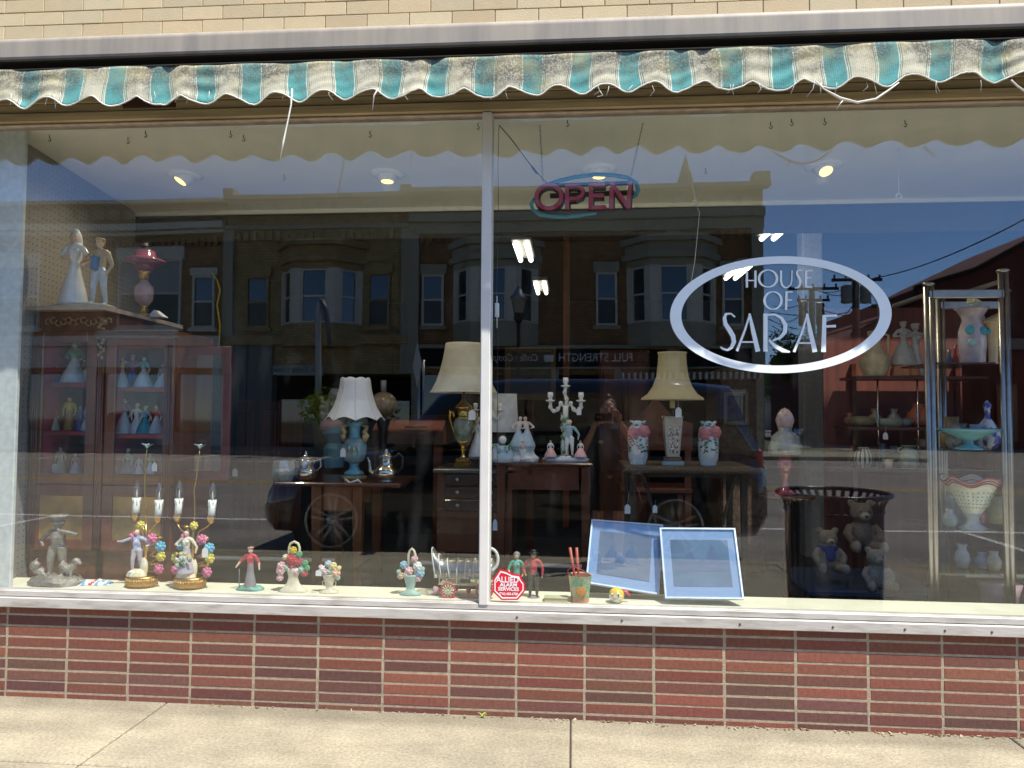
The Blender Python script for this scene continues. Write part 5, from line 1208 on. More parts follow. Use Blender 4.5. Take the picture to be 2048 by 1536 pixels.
# table with the blue lamp
ty = 1.15; TZ = P(690, 962, ty-.2).z
def table(name, u0, u1, vt, y0, y1, lab, wood, legs, leg_r=.022, th=.022, apron=.11, uleg=None, edge=.0, cat='table'):
    xa, xb = P(u0, vt, y0).x, P(u1, vt, y0).x; z = P((u0+u1)/2, vt, y0).z
    t_ = thing(name, ((xa+xb)/2, (y0+y1)/2, ZF), lab, cat)
    MB().b2(xa, xb, y0, y1, z-th, z, bev=.006).build('table_top', wood, t_)
    la, lb = (P(uleg[0], vt, y0).x, P(uleg[1], vt, y0).x) if uleg else (xa+.05, xb-.05)
    if apron: MB().b2(la+.04, lb-.04, y0+.07, y0+.09, z-th-apron, z-th-.001).b2(la+.04, lb-.04, y1-.09, y1-.07, z-th-apron, z-th-.001).build('apron', legs, t_)
    for x in (la, lb):
        for y in (y0+.08, y1-.08):
            MB().tube([(x, y, z-th-.0005), (x, y, z-th-apron-.02), (x, y, ZF)], [leg_r*1.42, leg_r*1.35, leg_r*.8], 4, sm=False).build('leg', legs, t_)
    return t_, z
tA, zA = table('side_table', 548, 800, 966, .92, 1.5, 'dark topped table on square orange brown legs under the blue lamp', WD3, WD2, .03, uleg=(627, 710), apron=.15)
q = ON(708, 1.12, zA); s_ = S(1.12)
lp = thing('table_lamp', q, 'light blue painted porcelain urn lamp with a white scalloped bell shade', 'lamp')
M_LBL = mat('sky_blue_enamel', (.1, .36, .52), .25, coat=.3)
MB().lathe([(26*s_, 0), (26*s_, 8*s_), (21*s_, 10*s_)], q, 30).build('wooden_foot', mat('olive_gold_foot', (.3, .24, .12), .4, .3), lp)
ur = [(20*s_, 10*s_), (20*s_, 16*s_), (11*s_, 21*s_), (9*s_, 30*s_), (11*s_, 34*s_)]
MB().lathe(ur, q, 30).build('pedestal', M_LBL, lp)
MB().lathe([(8*s_, 34*s_), (20*s_, 40*s_), (25*s_, 56*s_), (25*s_, 70*s_), (20*s_, 80*s_), (12*s_, 86*s_)], q, 36).build('painted_body', mat('painted_scene', (.34, .42, .4), .25, 0, .3, 22, col2=(.12, .28, .34), coat=.3), lp)
ln_ = MB()
for k in range(9):
    a = -pi/2+rad(-30+k*7.5); r = 25.3*s_; h = (8+5*((k*7) % 3))*s_; ln_.ell(q+V((r*cos(a), r*sin(a), (58+3*((k*5) % 4))*s_)), (1.8*s_, 1.2*s_, h/2), k % 3, n=6, m=5)
ln_.build('painted_figures', [WHT, mat('rosy_paint', (.42, .2, .16), .4), GRN], lp)
MB().lathe([(12*s_, 86*s_), (10*s_, 92*s_), (11*s_, 108*s_), (18*s_, 116*s_), (14*s_, 118*s_)], q, 30).build('neck', M_LBL, lp)
for sd_ in (-1, 1):
    hm = MB(); hm.tube([q+V((sd_*22*s_, 0, 78*s_)), q+V((sd_*27*s_, 0, 90*s_)), q+V((sd_*20*s_, 0, 98*s_)), q+V((sd_*26*s_, 0, 108*s_)), q+V((sd_*14*s_, 0, 112*s_))], [2.5*s_, 4*s_, 5*s_, 3.5*s_, 2*s_], 8); hm.ell(q+V((sd_*24*s_, -2*s_, 103*s_)), 4.5*s_); hm.ell(q+V((sd_*22*s_, -4*s_, 88*s_)), (5*s_, 4*s_, 7*s_)); hm.build('gilt_handle', mat('pale_gilt_handle', (.55, .38, .18), .35, .3), lp)
M_WSH = mat('white_silk_shade', (.7, .71, .78), .75, var=.02)  # slight blue in the white imitates the cast of skylight
def scal(r, z, a):
    g = abs(cos(a*4+.3)); b = max(0, 1-(z-125*s_)/(20*s_)) if z < 145*s_ else 0; tp = max(0, (z-200*s_)/(6*s_)) if z > 200*s_ else 0
    return (r*(1+.05*(1-g)*(.3+b)), z+(-6*(1-g)+3)*s_*b*1.2+3*s_*g*tp)
pr = [(56, 125), (50, 134), (42, 148), (36, 165), (31, 185), (29, 200), (28.5, 206)]
MB().lathe([(a*s_, b*s_) for a, b in pr]+[((a-1.2)*s_, b*s_) for a, b in pr[::-1]], q, 64, fn=scal, cap=False).build('lamp_shade', M_WSH, lp)
rb_ = MB()
for k in range(8):
    a = (pi/2-.3+k*pi)/4; rb_.tube([q+V((scal(r*s_, z*s_, a)[0]*1.01*cos(a), scal(r*s_, z*s_, a)[0]*1.01*sin(a), scal(r*s_, z*s_, a)[1])) for r, z in pr], 1.1*s_, 5)
rb_.build('shade_piping', WHT, lp)
price_tag(686, 905, 1.0, 'white price tag hanging left of the blue urn lamp body')
# cord bundle
o = MB().tube([P(690, 960, 1.0), P(700, 966, .96), P(716, 960, .96), P(726, 968, .96), P(712, 972, .96), P(697, 964, .97), P(690, 957, 1.0)], .006, 6).build('lamp_flex', TAG, origin=P(700, 966, .96)); tag(o, 'coiled white lamp flex lying in front of the blue urn lamp', 'cable')
# silver teapot
q = ON(772, 1.02, zA); s_ = S(1.02)
tp_ = thing('silver_teapot', q, 'polished fluted silver teapot with a black handle on the dark table', 'teapot')
MB().lathe([(14*s_, 0), (14*s_, 4*s_), (12*s_, 5*s_)], q, 24).build('foot', SIL, tp_)
MB().lathe([(12*s_, 5*s_), (24*s_, 12*s_), (26*s_, 20*s_), (22*s_, 27*s_), (14*s_, 33*s_), (12*s_, 45*s_), (14*s_, 50*s_)], q, 48, fn=lambda r, z, a: (r*(1+.05*sin(a*24)*(z < 22*s_)), z)).build('body', SIL, tp_)
MB().lathe([(15*s_, 50*s_), (15*s_, 52*s_), (6*s_, 58*s_), (3*s_, 60*s_), (5*s_, 64*s_), (0, 68*s_)], q, 24).build('lid', SIL, tp_)
MB().tube([q+V((-22*s_, 0, 16*s_)), q+V((-32*s_, 0, 22*s_)), q+V((-35*s_, 0, 40*s_)), q+V((-39*s_, 0, 50*s_))], [6*s_, 5*s_, 3*s_, 2*s_], 10).build('spout', SIL, tp_)
MB().tube([q+V((14*s_, 0, 48*s_)), q+V((26*s_, 0, 58*s_)), q+V((34*s_, 0, 50*s_)), q+V((33*s_, 0, 30*s_)), q+V((22*s_, 0, 20*s_))], [2.5*s_]*5, 8).build('handle', BLK, tp_)
# lidded tin pot
q = ON(611, 1.05, zA); s_ = S(1.05)
tp_ = thing('silver_sugar_pot', q, 'dull silver lidded pot with fluted belly and loop handle left of the blue lamp', 'pot')
MB().lathe([(16*s_, 0), (22*s_, 6*s_), (25*s_, 18*s_), (23*s_, 24*s_), (20*s_, 26*s_), (20*s_, 40*s_), (16*s_, 44*s_)], q, 48, fn=lambda r, z, a: (r*(1+.05*sin(a*24)*(z < 22*s_)), z)).build('body', SIL, tp_)
MB().lathe([(17*s_, 44*s_), (12*s_, 49*s_), (3*s_, 52*s_), (4*s_, 56*s_), (0, 61*s_)], q, 24).build('lid', SIL, tp_)
for sd_ in (-1, 1): MB().tube([q+V((sd_*20*s_, 0, 38*s_)), q+V((sd_*30*s_, 0, 44*s_)), q+V((sd_*32*s_, 0, 30*s_)), q+V((sd_*24*s_, 0, 18*s_))], 2*s_, 8).build('handle', SIL, tp_)
q = ON(567, 1.0, zA); s_ = S(1.0)
o = MB().lathe([(18*s_, 0), (24*s_, 14*s_), (24*s_, 30*s_), (21*s_, 42*s_), (19*s_, 42*s_), (17*s_, 6*s_)], q, 8, cap=False, sm=False).build('cut_glass_jar', mat('grey_cut_glass', (.32, .34, .31), .1, 0, .3, 25, spec=1, coat=1), origin=q); tag(o, 'clear faceted glass jar at the left end of the dark table', 'jar')
# second blue pink lamp base behind with globe
q = P(668, 935, 1.9); s_ = S(1.9)
l2 = thing('figural_lamp', q, 'pink and blue figural porcelain lamp standing behind the white shaded lamp', 'lamp')
m = MB(); m.lathe([(20*s_, 0), (22*s_, 40*s_), (14*s_, 50*s_), (24*s_, 70*s_), (22*s_, 90*s_)], q, 20, 1); m.ell(q+V((-4*s_, -6*s_, 84*s_)), (26*s_, 18*s_, 16*s_), 0); m.tube([q+V((-18*s_, 0, 70*s_)), q+V((-24*s_, 0, 100*s_)), q+V((-14*s_, 0, 130*s_)), q+V((4*s_, 0, 152*s_))], [8*s_, 9*s_, 8*s_, 5*s_], 8, 2); m.ell(q+V((0, 0, 148*s_)), 14*s_, 3)
for k in range(12): m.ell(q+V((ar.uniform(-26, 0)*s_, -8*s_, ar.uniform(90, 150)*s_)), ar.uniform(3, 6)*s_, 2)
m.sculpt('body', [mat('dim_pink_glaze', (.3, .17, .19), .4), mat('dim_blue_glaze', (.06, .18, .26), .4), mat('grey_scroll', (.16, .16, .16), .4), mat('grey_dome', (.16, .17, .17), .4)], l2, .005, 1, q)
q = P(765, 930, 1.75); s_ = S(1.75)
l3 = thing('globe_lamp', q, 'lamp with a round floral cream globe behind the right edge of the white shade', 'lamp')
MB().lathe([(16*s_, 0), (8*s_, 20*s_), (7*s_, 60*s_), (14*s_, 90*s_), (12*s_, 96*s_)], q, 20).build('base', BLK, l3); MB().ell(q+V((0, 0, 122*s_)), (28*s_, 28*s_, 27*s_), n=24, m=14).build('globe', mat('floral_globe', (.26, .25, .14), .3, 0, .2, 16, col2=(.2, .11, .09), coat=.2), l3); MB().cyl(q+V((0, 0, 148*s_)), q+V((0, 0, 172*s_)), 6*s_, n=16).build('chimney', GRY, l3)
# piano-like desk behind
ya_, yb_ = 2.1, 2.7; xa, xb = P(745, 850, ya_).x, P(885, 850, ya_).x
dk = thing('wooden_desk', ((xa+xb)/2, 2.4, ZF), 'reddish wooden slant top desk in the dark behind the teapot', 'desk'); zt = P(800, 830, ya_).z; zb = P(800, 888, ya_).z
MB().prism([(ya_, zb), (yb_, zb), (yb_, zt), (ya_+.2, zt), (ya_, zt-.12)], xa, xb, ax='yz').build('case', mat('reddish_mahogany', (.035, .01, .005), .35, 0, .35, 6, coat=.2), dk)
for x in (xa+.04, xb-.04): MB().b2(x-.03, x+.03, ya_+.02, ya_+.08, ZF, zb).build('leg', WD3, dk)
MB().b2(xa+.25, xa+.42, ya_-.01, ya_, zb+.12, zb+.135).build('plate', BRS, dk)
# yellow flowers behind
# drawer chest with brass lamp
y0 = 1.05; xa, xb = P(874, 960, y0).x, P(1024, 960, y0).x; zt = P(950, 938, y0).z
dc = thing('drawer_chest', ((xa+xb)/2, y0+.22, ZF), 'small dark chest of drawers with glass knobs under the brass urn lamp', 'chest of drawers')
MB().b2(xa-.02, xb+.02, y0-.03, y0+.48, zt-.025, zt, bev=.005).build('top', mat('greyish_top', (.09, .085, .08), .3, coat=.4), dc)
zb = P(950, 1105, y0).z
MB().b2(xa, xb, y0+.01, y0+.46, zb, zt-.026).build('case', WD1, dc)
for k in range(3):
    v0 = 948+k*26; dr = MB().b2(xa+.05, xb-.03, y0-.012, y0+.009, P(950, v0+22, y0).z, P(950, v0, y0).z, bev=.003).build('drawer', mat('dark_drawer_front', (.05, .03, .026), .3, coat=.3), dc)
    for u in (915, 983): pq = P(u, v0+11, y0-.012); MB().ell(pq+V((0, -.008, 0)), (.012, .012, .012), 0, n=12, m=8).build('knob', mat('glass_knob', (.3, .28, .27), .15, coat=1), dr)
for x in (xa+.03, xb-.03):
    for y in (y0+.03, y0+.43): MB().lathe([(.03, zb-ZF), (.018, zb-ZF-.05), (.028, zb-ZF-.09), (.018, zb-ZF-.13), (.026, .12), (.015, .0)][::-1], (x, y, ZF), 14).build('turned_leg', WD1, dc)
q = ON(926, y0+.12, zt); s_ = S(y0+.12)
bl = thing('table_lamp', q, 'brass urn lamp with a big cream parchment shade just left of the mullion', 'lamp')
MB().b2(q.x-16*s_, q.x+16*s_, q.y-16*s_, q.y+16*s_, q.z, q.z+10*s_, bev=.004).b2(q.x-13.5*s_, q.x+13.5*s_, q.y-13.5*s_, q.y+13.5*s_, q.z+10.2*s_, q.z+19*s_, bev=.004).build('plinth', BRS, bl)
MB().lathe([(10*s_, 19*s_), (4*s_, 22*s_), (3.5*s_, 32*s_), (6*s_, 35*s_), (4*s_, 38*s_), (12*s_, 48*s_), (15*s_, 54*s_)], q, 28).build('stem', BRS, bl)
MB().lathe([(15*s_, 54*s_), (19*s_, 75*s_), (20*s_, 88*s_), (17*s_, 98*s_)], q, 32).build('painted_urn', mat('painted_garden_scene', (.3, .33, .3), .25, 0, .3, 28, col2=(.12, .16, .08), coat=.4), bl)
MB().lathe([(17*s_, 98*s_), (11*s_, 101*s_), (12*s_, 116*s_), (19*s_, 119*s_), (18*s_, 122*s_), (5*s_, 134*s_), (3*s_, 140*s_), (3*s_, 168*s_)], q, 28).build('collar', BRS, bl)
for sd_ in (-1, 1): MB().tube([q+V((sd_*15*s_, 0, 56*s_)), q+V((sd_*22*s_, 0, 80*s_)), q+V((sd_*28*s_, 0, 100*s_)), q+V((sd_*26*s_, 0, 112*s_)), q+V((sd_*20*s_, 0, 110*s_)), q+V((sd_*19*s_, 0, 98*s_))], [1.6*s_, 2*s_, 2.6*s_, 4*s_, 3.4*s_, 2*s_], 8).build('handle', BRS, bl)
M_PAR = mat('parchment_shade', (.5, .45, .34), .8, 0, .12, 9)
pr = [(67, 150), (66, 153), (56, 172), (48, 195), (42, 220), (38, 245), (37, 250)]
MB().lathe([(a*s_, b*s_) for a, b in pr]+[((a-1)*s_, b*s_) for a, b in pr[::-1]], q, 56, cap=False).build('lamp_shade', M_PAR, bl)
MB().tube([q+V((67*s_*cos(a*pi/24), 67*s_*sin(a*pi/24), 151*s_)) for a in range(48)], 1.3*s_, 5, closed=True).build('shade_trim', CRM, bl)
price_tag(944, 830, .95, 'large white price tag hanging below the parchment shade', 14, 20, 942, 812)

# long table with candelabra
tB, zB = table('console_table', 988, 1186, 926, .95, 1.45, 'dark red wooden table carrying the porcelain candelabra right of the mullion', WD3, mat('red_brown_table_wood', (.12, .03, .014), .35, 0, .3, 6, coat=.2), .026, uleg=(1000, 1172), apron=.14)
def candelabrum(u, y, zt, scale, lab):
    q = ON(u, y, zt); s_ = S(y)*scale; t_ = thing('candelabrum', q, lab, 'candelabrum', 'porcelain candelabra')
    b = MB(); b.lathe([(46, 0), (47, 5), (40, 9), (38, 12)], (0, 0, 0), 28, 0, sy=.5, fn=lambda r, z, a: (r*(1+.05*sin(a*7)), z)); b.b2(-40, -8, -18, 10, 9, 12, 1); b.b2(8, 42, -18, 10, 9, 12, 1)
    b.xf(lambda p: p*s_+q).build('base', [WHT, GRN], t_)
    st_ = MB(); st_.tube([(0, 0, 8), (-3, 0, 30), (0, 0, 60), (0, 0, 96), (0, 0, 112)], [9, 7, 6, 5.5, 6], 12)
    for k in range(46):
        a = ar.uniform(0, 6.28); z = ar.uniform(10, 100); r = 7; rose(st_, (r*cos(a)-2, r*sin(a), z), ar.uniform(2.5, 4.5), ar.choice((0, 1, 1, 2)), (cos(a), sin(a), .1))
    st_.xf(lambda p: p*s_+q).build('flowered_stem', [WHT, GRN, PPK], t_)
    for sd_ in (-1, 0, 1):
        a_ = MB(); top = V((sd_*31, 0, 128)) if sd_ else V((0, 0, 158))
        pts = [V((0, 0, 108)), V((sd_*10, 0, 116)), V((sd_*16, 0, 104)), V((sd_*24, 0, 100)), V((sd_*31, 0, 108)), top-V((0, 0, 8))] if sd_ else [V((0, 0, 108)), V((2, 0, 125)), V((-2, 0, 138)), top-V((0, 0, 8))]
        a_.tube(pts, 3.4, 8)
        for p_ in pts[1:-1]: rose(a_, p_+V((0, -3, 2)), 4.5, 0)
        a_.lathe([(3, -9), (9, -6), (10, -4), (4, -3), (4, 0), (6, 4), (5.5, 12), (4, 12)], top, 16, fn=lambda r, z, a: (r*(1+.1*sin(a*6)*(r > 8)), z))
        a_.xf(lambda p: p*s_+q).build('candle_arm', WHT, t_)
    return t_, q, s_
tc_, qc, sc_ = candelabrum(1131, 1.12, zB, .98, 'flowered white porcelain candelabrum with three holders and small figures at its base')
m = MB(); fig(m, qc+V((8*sc_, -14*sc_, 10*sc_)), 74*sc_, top=1, bot=2, hair=2, rh=(.2, 0, .5), lh=(-.05, -.1, .9)); m.sculpt('gentleman', [SKN, mat('pale_blue_coat', (.35, .5, .58), .3), WHT, BRN], tc_, .0032, 1, qc)
for dx in (-30, 30):
    m = MB(); fig(m, qc+V((dx*sc_, -14*sc_, 9*sc_)), 34*sc_, dress=1.9, fem=True, top=1, bot=2, hair=3); m.sculpt('seated_figure', [SKN, WHT, PPK, BRN], tc_, .003, 1, qc)
price_tag(1158, 822, 1.0, 'small price tag hanging from the right arm of the flowered candelabrum', 9, 16)
t2_, q2, s2_ = candelabrum(975, 1.3, P(975, 918, 1.3).z, .8, 'second white porcelain candelabrum mostly hidden behind the mullion')
m = MB(); fig(m, q2+V((-24*s2_, -20*s2_, 6*s2_)), 96*s2_, dress=1.1, fem=True, top=1, bot=1, hair=1); m.sculpt('pale_figure', [SKN, WHT, WHT, MNT], t2_, .004, 1, q2)
t2_.location.z = t2_.location.z
q = ON(1045, 1.05, zB); s_ = S(1.05)
gr = thing('cupid_group', q, 'pale porcelain group of two embracing children over a blue draped rock', 'statuette')
m = MB(); m.lathe([(30, 0), (31, 8), (22, 16), (20, 34), (12, 44)], (0, 0, 0), 20, 1, fn=lambda r, z, a: (r*(1+.12*sin(a*5+z*.1)), z), sy=.7); m.ell((0, -2, 32), (26, 16, 20), 2)
m.xf(lambda p: p*s_+q)
for dx, k in ((-8, 1), (9, -1)): fig(m, q+V((dx*s_, -4*s_, 30*s_)), 60*s_, top=0, bot=2, hair=3, lean=(k*.05, 0), lh=(-.12, -.1, .6), rh=(.12, -.1, .62), dress=1.3)
fig(m, q+V((2*s_, -18*s_, 3*s_)), 40*s_, top=0, bot=1, hair=3)
m.sculpt('group', [mat('pale_bisque', (.62, .5, .46), .4), WHT, mat('pale_blue_drape', (.4, .5, .58), .35), mat('light_brown_hair', (.32, .2, .14), .4)], gr, .0042, 1, q)
q = ON(1005, .99, zB); g2 = MB(); g2.lathe([(20*s_, 0), (22*s_, 10*s_), (19*s_, 26*s_), (15*s_, 32*s_)], q, 20, 1)
for k in range(60): a = ar.uniform(0, 6.28); rose(g2, q+V((19*s_*cos(a), 19*s_*sin(a), ar.uniform(8, 34)*s_)), 3.6*s_, ar.choice((1, 1, 2, 3)), (cos(a), sin(a), .2))
g2.ell(q+V((0, 0, 44*s_)), 8*s_, 0)
o = g2.build('flowered_jar', [WHT, mat('pale_blue_jar', (.5, .6, .68), .3), SKY, GRN], origin=q); tag(o, 'pale blue flower encrusted porcelain jar just right of the mullion', 'jar')
q = ON(1003, 1.4, zB); s_ = S(1.4)
wl = thing('table_lamp', q, 'plain grey white drum shade lamp behind the flowered jar', 'lamp'); MB().lathe([(20*s_, 0), (8*s_, 8*s_), (8*s_, 50*s_)], q, 20).build('base', GRY, wl)
MB().lathe([(34*s_, 52*s_), (30*s_, 128*s_), (29*s_, 128*s_), (33*s_, 52*s_)], q, 40, cap=False).build('lamp_shade', mat('grey_white_shade', (.5, .52, .55), .8), wl)

# wicker table with vases and lamp
tW, zW = table('wicker_table', 1250, 1512, 934, .95, 1.5, 'oval wicker topped table holding two rose vases and a yellow shaded lamp', mat('brown_wicker', (.12, .08, .05), .7, 0, .5, 90, .6), mat('dark_wicker', (.05, .035, .025), .7, 0, .5, 90, .6), .02, apron=.03, th=.035)
wk = MB(); xa, xb = P(1246, 934, .95).x, P(1516, 934, .95).x
for k in range(60):
    x = xa+(xb-xa)*k/59; wk.tube([(x, .943, zW-.034), (x+.02, .935, zW-.018), (x+.04, .943, zW-.002)], .006, 5)
wk.build('braided_edge', mat('brown_wicker', (0, 0, 0)), tW)
lw = MB()
for sx in (-1, 1):
    xm_ = (xa+xb)/2; lw.tube([(xm_+sx*.28, .98, ZF), (xm_+sx*.1, 1.0, ZF+.25), (xm_+sx*.26, .98, zW-.05)], .01, 6)
lw.build('cross_braces', mat('dark_wicker', (0, 0, 0)), tW)
def rose_vase(u, lab):
    q = ON(u, 1.08, zW); s_ = S(1.08); t_ = thing('rose_vase', q, lab, 'vase', 'rose vases')
    MB().lathe([(15, 0), (16, 3), (15, 5), (19, 14), (20, 40), (20, 60), (18, 72), (13, 80), (16, 86), (14, 86), (11, 80)], (0, 0, 0), 36, fn=lambda r, z, a: (r, z+(1.5*sin(a*6) if z > 84 else 0))).xf(lambda p: p*s_+q).build('body', mat('white_blue_ceramic', (.55, .62, .66), .2, 0, .05, 5, coat=.5), t_)
    for dx, dz_ in ((-9, 62), (10, 66)):
        m = MB(); rose(m, (dx, -17.5+abs(dx)*.3, dz_), 13, 0, (dx*.03, -1, .1)); m.ell((dx, -17, dz_), (11, 5, 11), 0); m.xf(lambda p: p*s_+q).build('rose', mat('rose_pink', (.5, .16, .19), .5, 0, .25, 120), t_)
    m = MB()
    for k in range(46):
        a = -pi/2+ar.uniform(-1.4, 1.4); z = ar.uniform(26, 52) if k < 36 else ar.uniform(74, 84); r = 20.3 if z < 60 else 15
        c_ = V((r*cos(a), r*sin(a), z)); e = V((-sin(a), cos(a), ar.uniform(-1, 1))).normalized()*ar.uniform(2.5, 4.5); n_ = V((cos(a), sin(a), 0)); t3 = n_.cross(e)*.5
        m.add([c_-e, c_+t3+n_*.8, c_+e, c_-t3+n_*.8], [(0, 1, 2, 3)], 0)
    m.xf(lambda p: p*s_+q).build('painted_leaves', mat('dark_leaf_paint', (.03, .1, .05), .4), t_, fix=False)
rose_vase(1276, 'white vase painted with pink roses, left of the yellow shaded lamp'); rose_vase(1417, 'white vase painted with pink roses, right of the yellow shaded lamp')
q = ON(1345, 1.08, zW); s_ = S(1.08)
yl = thing('table_lamp', q, 'tapering pierced porcelain lamp with a yellow bell shade on the wicker table', 'lamp')
MB().b2(q.x-21*s_, q.x+21*s_, q.y-12*s_, q.y+12*s_, q.z, q.z+8*s_, bev=.003).build('blue_plinth', mat('pale_blue_plinth', (.35, .45, .52), .4), yl)
MB().b2(q.x-17*s_, q.x+17*s_, q.y-10*s_, q.y+10*s_, q.z+8.1*s_, q.z+17*s_, bev=.004).build('brass_plinth', mat('dark_brass', (.2, .14, .08), .4, .6), yl)
MB().tube([q+V((0, 0, 17*s_)), q+V((0, 0, 92*s_)), q+V((0, 0, 96*s_))], [17*s_, 25*s_, 22*s_], 4, sm=False).build('body', mat('beige_porcelain', (.48, .42, .36), .35), yl)
fz = MB()
for k in range(60):
    t = ar.random(); z = (24+t*56)*s_; w_ = (8+5*t)*s_; x = ar.uniform(-1, 1)*w_; fz.ell(q+V((x, -(12.5+5.4*t)*s_, z)), (1.6*s_, .6*s_, 1.6*s_), k % 2, n=6, m=4)
fz.build('pierced_scrollwork', [WHT, BRN], yl)
for sd_ in (-1, 1): MB().tube([q+V((sd_*17*s_, -4*s_, 88*s_)), q+V((sd_*20*s_, -4*s_, 96*s_)), q+V((sd_*15*s_, -4*s_, 98*s_)), q+V((sd_*16*s_, -4*s_, 92*s_))], 2.2*s_, 6).build('scroll_handle', SIL, yl)
MB().cyl(q+V((0, 0, 96*s_)), q+V((0, 0, 112*s_)), 3*s_).build('stem', BLK, yl); MB().cyl(q+V((0, 0, 112*s_)), q+V((0, 0, 130*s_)), 5*s_).build('candle_sleeve', mat('beige_sleeve', (.5, .42, .25), .6), yl)
M_YSH = mat('yellow_fabric_shade', (.42, .35, .2), .85, 0, .05, 20)
pr = [(61, 128), (60, 132), (48, 140), (38, 155), (31, 175), (28, 200), (27, 218), (29, 222)]
MB().lathe([(a*s_, b*s_) for a, b in pr]+[((a-1)*s_, b*s_) for a, b in pr[::-1]], q, 56, cap=False).build('lamp_shade', M_YSH, yl)
price_tag(1357, 825, .97, 'white price tag hanging below the yellow bell shade', 12, 20, 1356, 800)
# chair back behind wicker table
xa, xb = P(1240, 860, 1.8).x, P(1385, 860, 1.8).x; z0_ = P(1300, 900, 1.8).z; z1_ = P(1300, 835, 1.8).z
ch = thing('wooden_chair', ((xa+xb)/2, 2.0, ZF), 'red brown wooden chair with an arched back behind the left rose vase', 'chair')
MB().prism([(xa, z0_), (xb, z0_), (xb, z1_-.04), ((xa+xb)/2+.12, z1_), ((xa+xb)/2, z1_+.14), ((xa+xb)/2-.12, z1_), (xa, z1_-.04)], 1.8, 1.84).build('backrest', mat('red_brown_chair', (.11, .03, .015), .35, 0, .2, 8, coat=.3), ch)
MB().b2(xa, xb, 1.78, 2.2, z0_-.3, z0_-.26, bev=.01).build('seat', WD1, ch)
for x in (xa+.03, xb-.03):
    for y in (1.8, 2.17): MB().b2(x-.02, x+.02, y, y+.04, ZF, z0_-.261).build('leg', WD1, ch)
    MB().b2(x-.02, x+.02, 1.8, 1.84, z0_-.259, z0_-.001).build('back_post', WD1, ch)
price_tag(1255, 1018, .9, 'white price tag dangling beneath the wicker table near its left end', 11, 18, 1258, 985); price_tag(1310, 1018, .95, 'dim grey price tag dangling beneath the middle of the wicker table', 9, 15, 1311, 1000); price_tag(470, 945, 1.3, 'white price tag with a paper bow low behind the brass candelabra', 11, 16); price_tag(1771, 872, 1.7, 'white price tag hanging from the edge of the middle pottery shelf', 9, 13, 1772, 850); price_tag(990, 1050, .8, 'bluish price tag hanging just right of the mullion foot', 9, 22)
# ================================================================ THINGS ON THE WINDOW LEDGE
# bronze statue of a boy with a basket on his hat and a dog
q = LG(112, 1166); q.y = .13; q = ON(112, .13, ZLG); s_ = S(.13)
m = MB(); m.lathe([(58, 0), (58, 8), (50, 16), (30, 22)], (0, 0, 0), 24, 0, sy=.55, fn=lambda r, z, a: (r*(1+.06*sin(a*5+z)), z+2*sin(a*3)))
m.xf(lambda p: p*s_+q); fig(m, q+V((.004, 0, 20*s_)), 112*s_, bulk=1.6, top=0, bot=0, skin=0, hair=0, shoe=0, hat='brim', hatm=0, rh=(.1, -.12, .86), lh=(-.19, 0, .55), step=.04)
m.lathe([(.014, 0), (.03, .008), (.041, .02), (.043, .03), (.036, .033), (.02, .03)], q+V((.008, 0, 131*s_)), 20, 0, fn=lambda r, z, a: (r*(1+.06*sin(a*12)), z))
o_ = q
m.tube([q+V((.03, -.01, .1)), q+V((.07, -.01, .075)), q+V((.1, 0, .1))], [.02, .026, .018], 10); m.ell(q+V((.105, -.005, .115)), (.022, .017, .018)); m.ell(q+V((.127, -.01, .108)), (.012, .009, .009))
for dx in (.04, .085): m.tube([q+V((dx, -.015, .08)), q+V((dx+.004, -.02, .03))], [.01, .007], 6)
m.tube([q+V((-.06, 0, .04)), q+V((-.1, 0, .07)), q+V((-.125, 0, .085))], [.022, .024, .014], 8); m.ell(q+V((-.105, -.01, .09)), (.03, .02, .024)); m.tube([q+V((-.12, 0, .1)), q+V((-.1, 0, .125))], [.01, .004], 6)
o = m.sculpt('boy_statue', [BRZ], None, .0032, 1, q); tag(o, 'dark bronze statue of a boy with a basket on his head beside a dog', 'statue')
# folded scarf and gloves
def cloth(u, v, L_, W_, m, lab, rot, seed, h=.012, name='folded_cloth'):
    q = LG(u, v); rg = random.Random(seed); n = 22; k = 9; vs = []
    for i in range(n+1):
        for j in range(k+1):
            a, b = i/n-.5, j/k-.5; e = max(0, 1-(2*abs(a))**4)*max(0, 1-(2*abs(b))**4)
            z = .002+h*e*(.6+.3*sin(a*17+b*4+seed)+.25*sin(b*9+a*6+seed*2)); x = a*L_*(1+.06*sin(b*9+seed)); y = b*W_*(1+.15*sin(a*11+seed))
            vs.append(q+V((x*cos(rot)-y*sin(rot), x*sin(rot)+y*cos(rot), z)))
    N = len(vs); vs += [V((p.x, p.y, ZLG+.0008)) for p in vs]
    fs = [(i*(k+1)+j, i*(k+1)+j+1, (i+1)*(k+1)+j+1, (i+1)*(k+1)+j) for i in range(n) for j in range(k)]; fs += [tuple(x+N for x in f[::-1]) for f in fs]
    bd = [j for j in range(k+1)]+[i*(k+1)+k for i in range(1, n+1)]+[n*(k+1)+j for j in range(k-1, -1, -1)]+[i*(k+1) for i in range(n-1, 0, -1)]
    fs += [(bd[i], bd[(i+1) % len(bd)], bd[(i+1) % len(bd)]+N, bd[i]+N) for i in range(len(bd))]
    mb = MB(); mb.add(vs, fs); 
    for fi in range(len(mb.f)):
        c = sum((mb.v[i].x for i in mb.f[fi]), 0)/len(mb.f[fi])-q.x; mb.m[fi] = int(abs(c*60+seed)) % len(m)
    o = mb.build(name, m, origin=q); tag(o, lab, 'cloth'); return o
M_W = mat('white_cotton', (.72, .7, .68), .9); M_B = mat('blue_cotton', (.15, .35, .58), .9); M_O = mat('orange_cotton', (.6, .28, .12), .9)
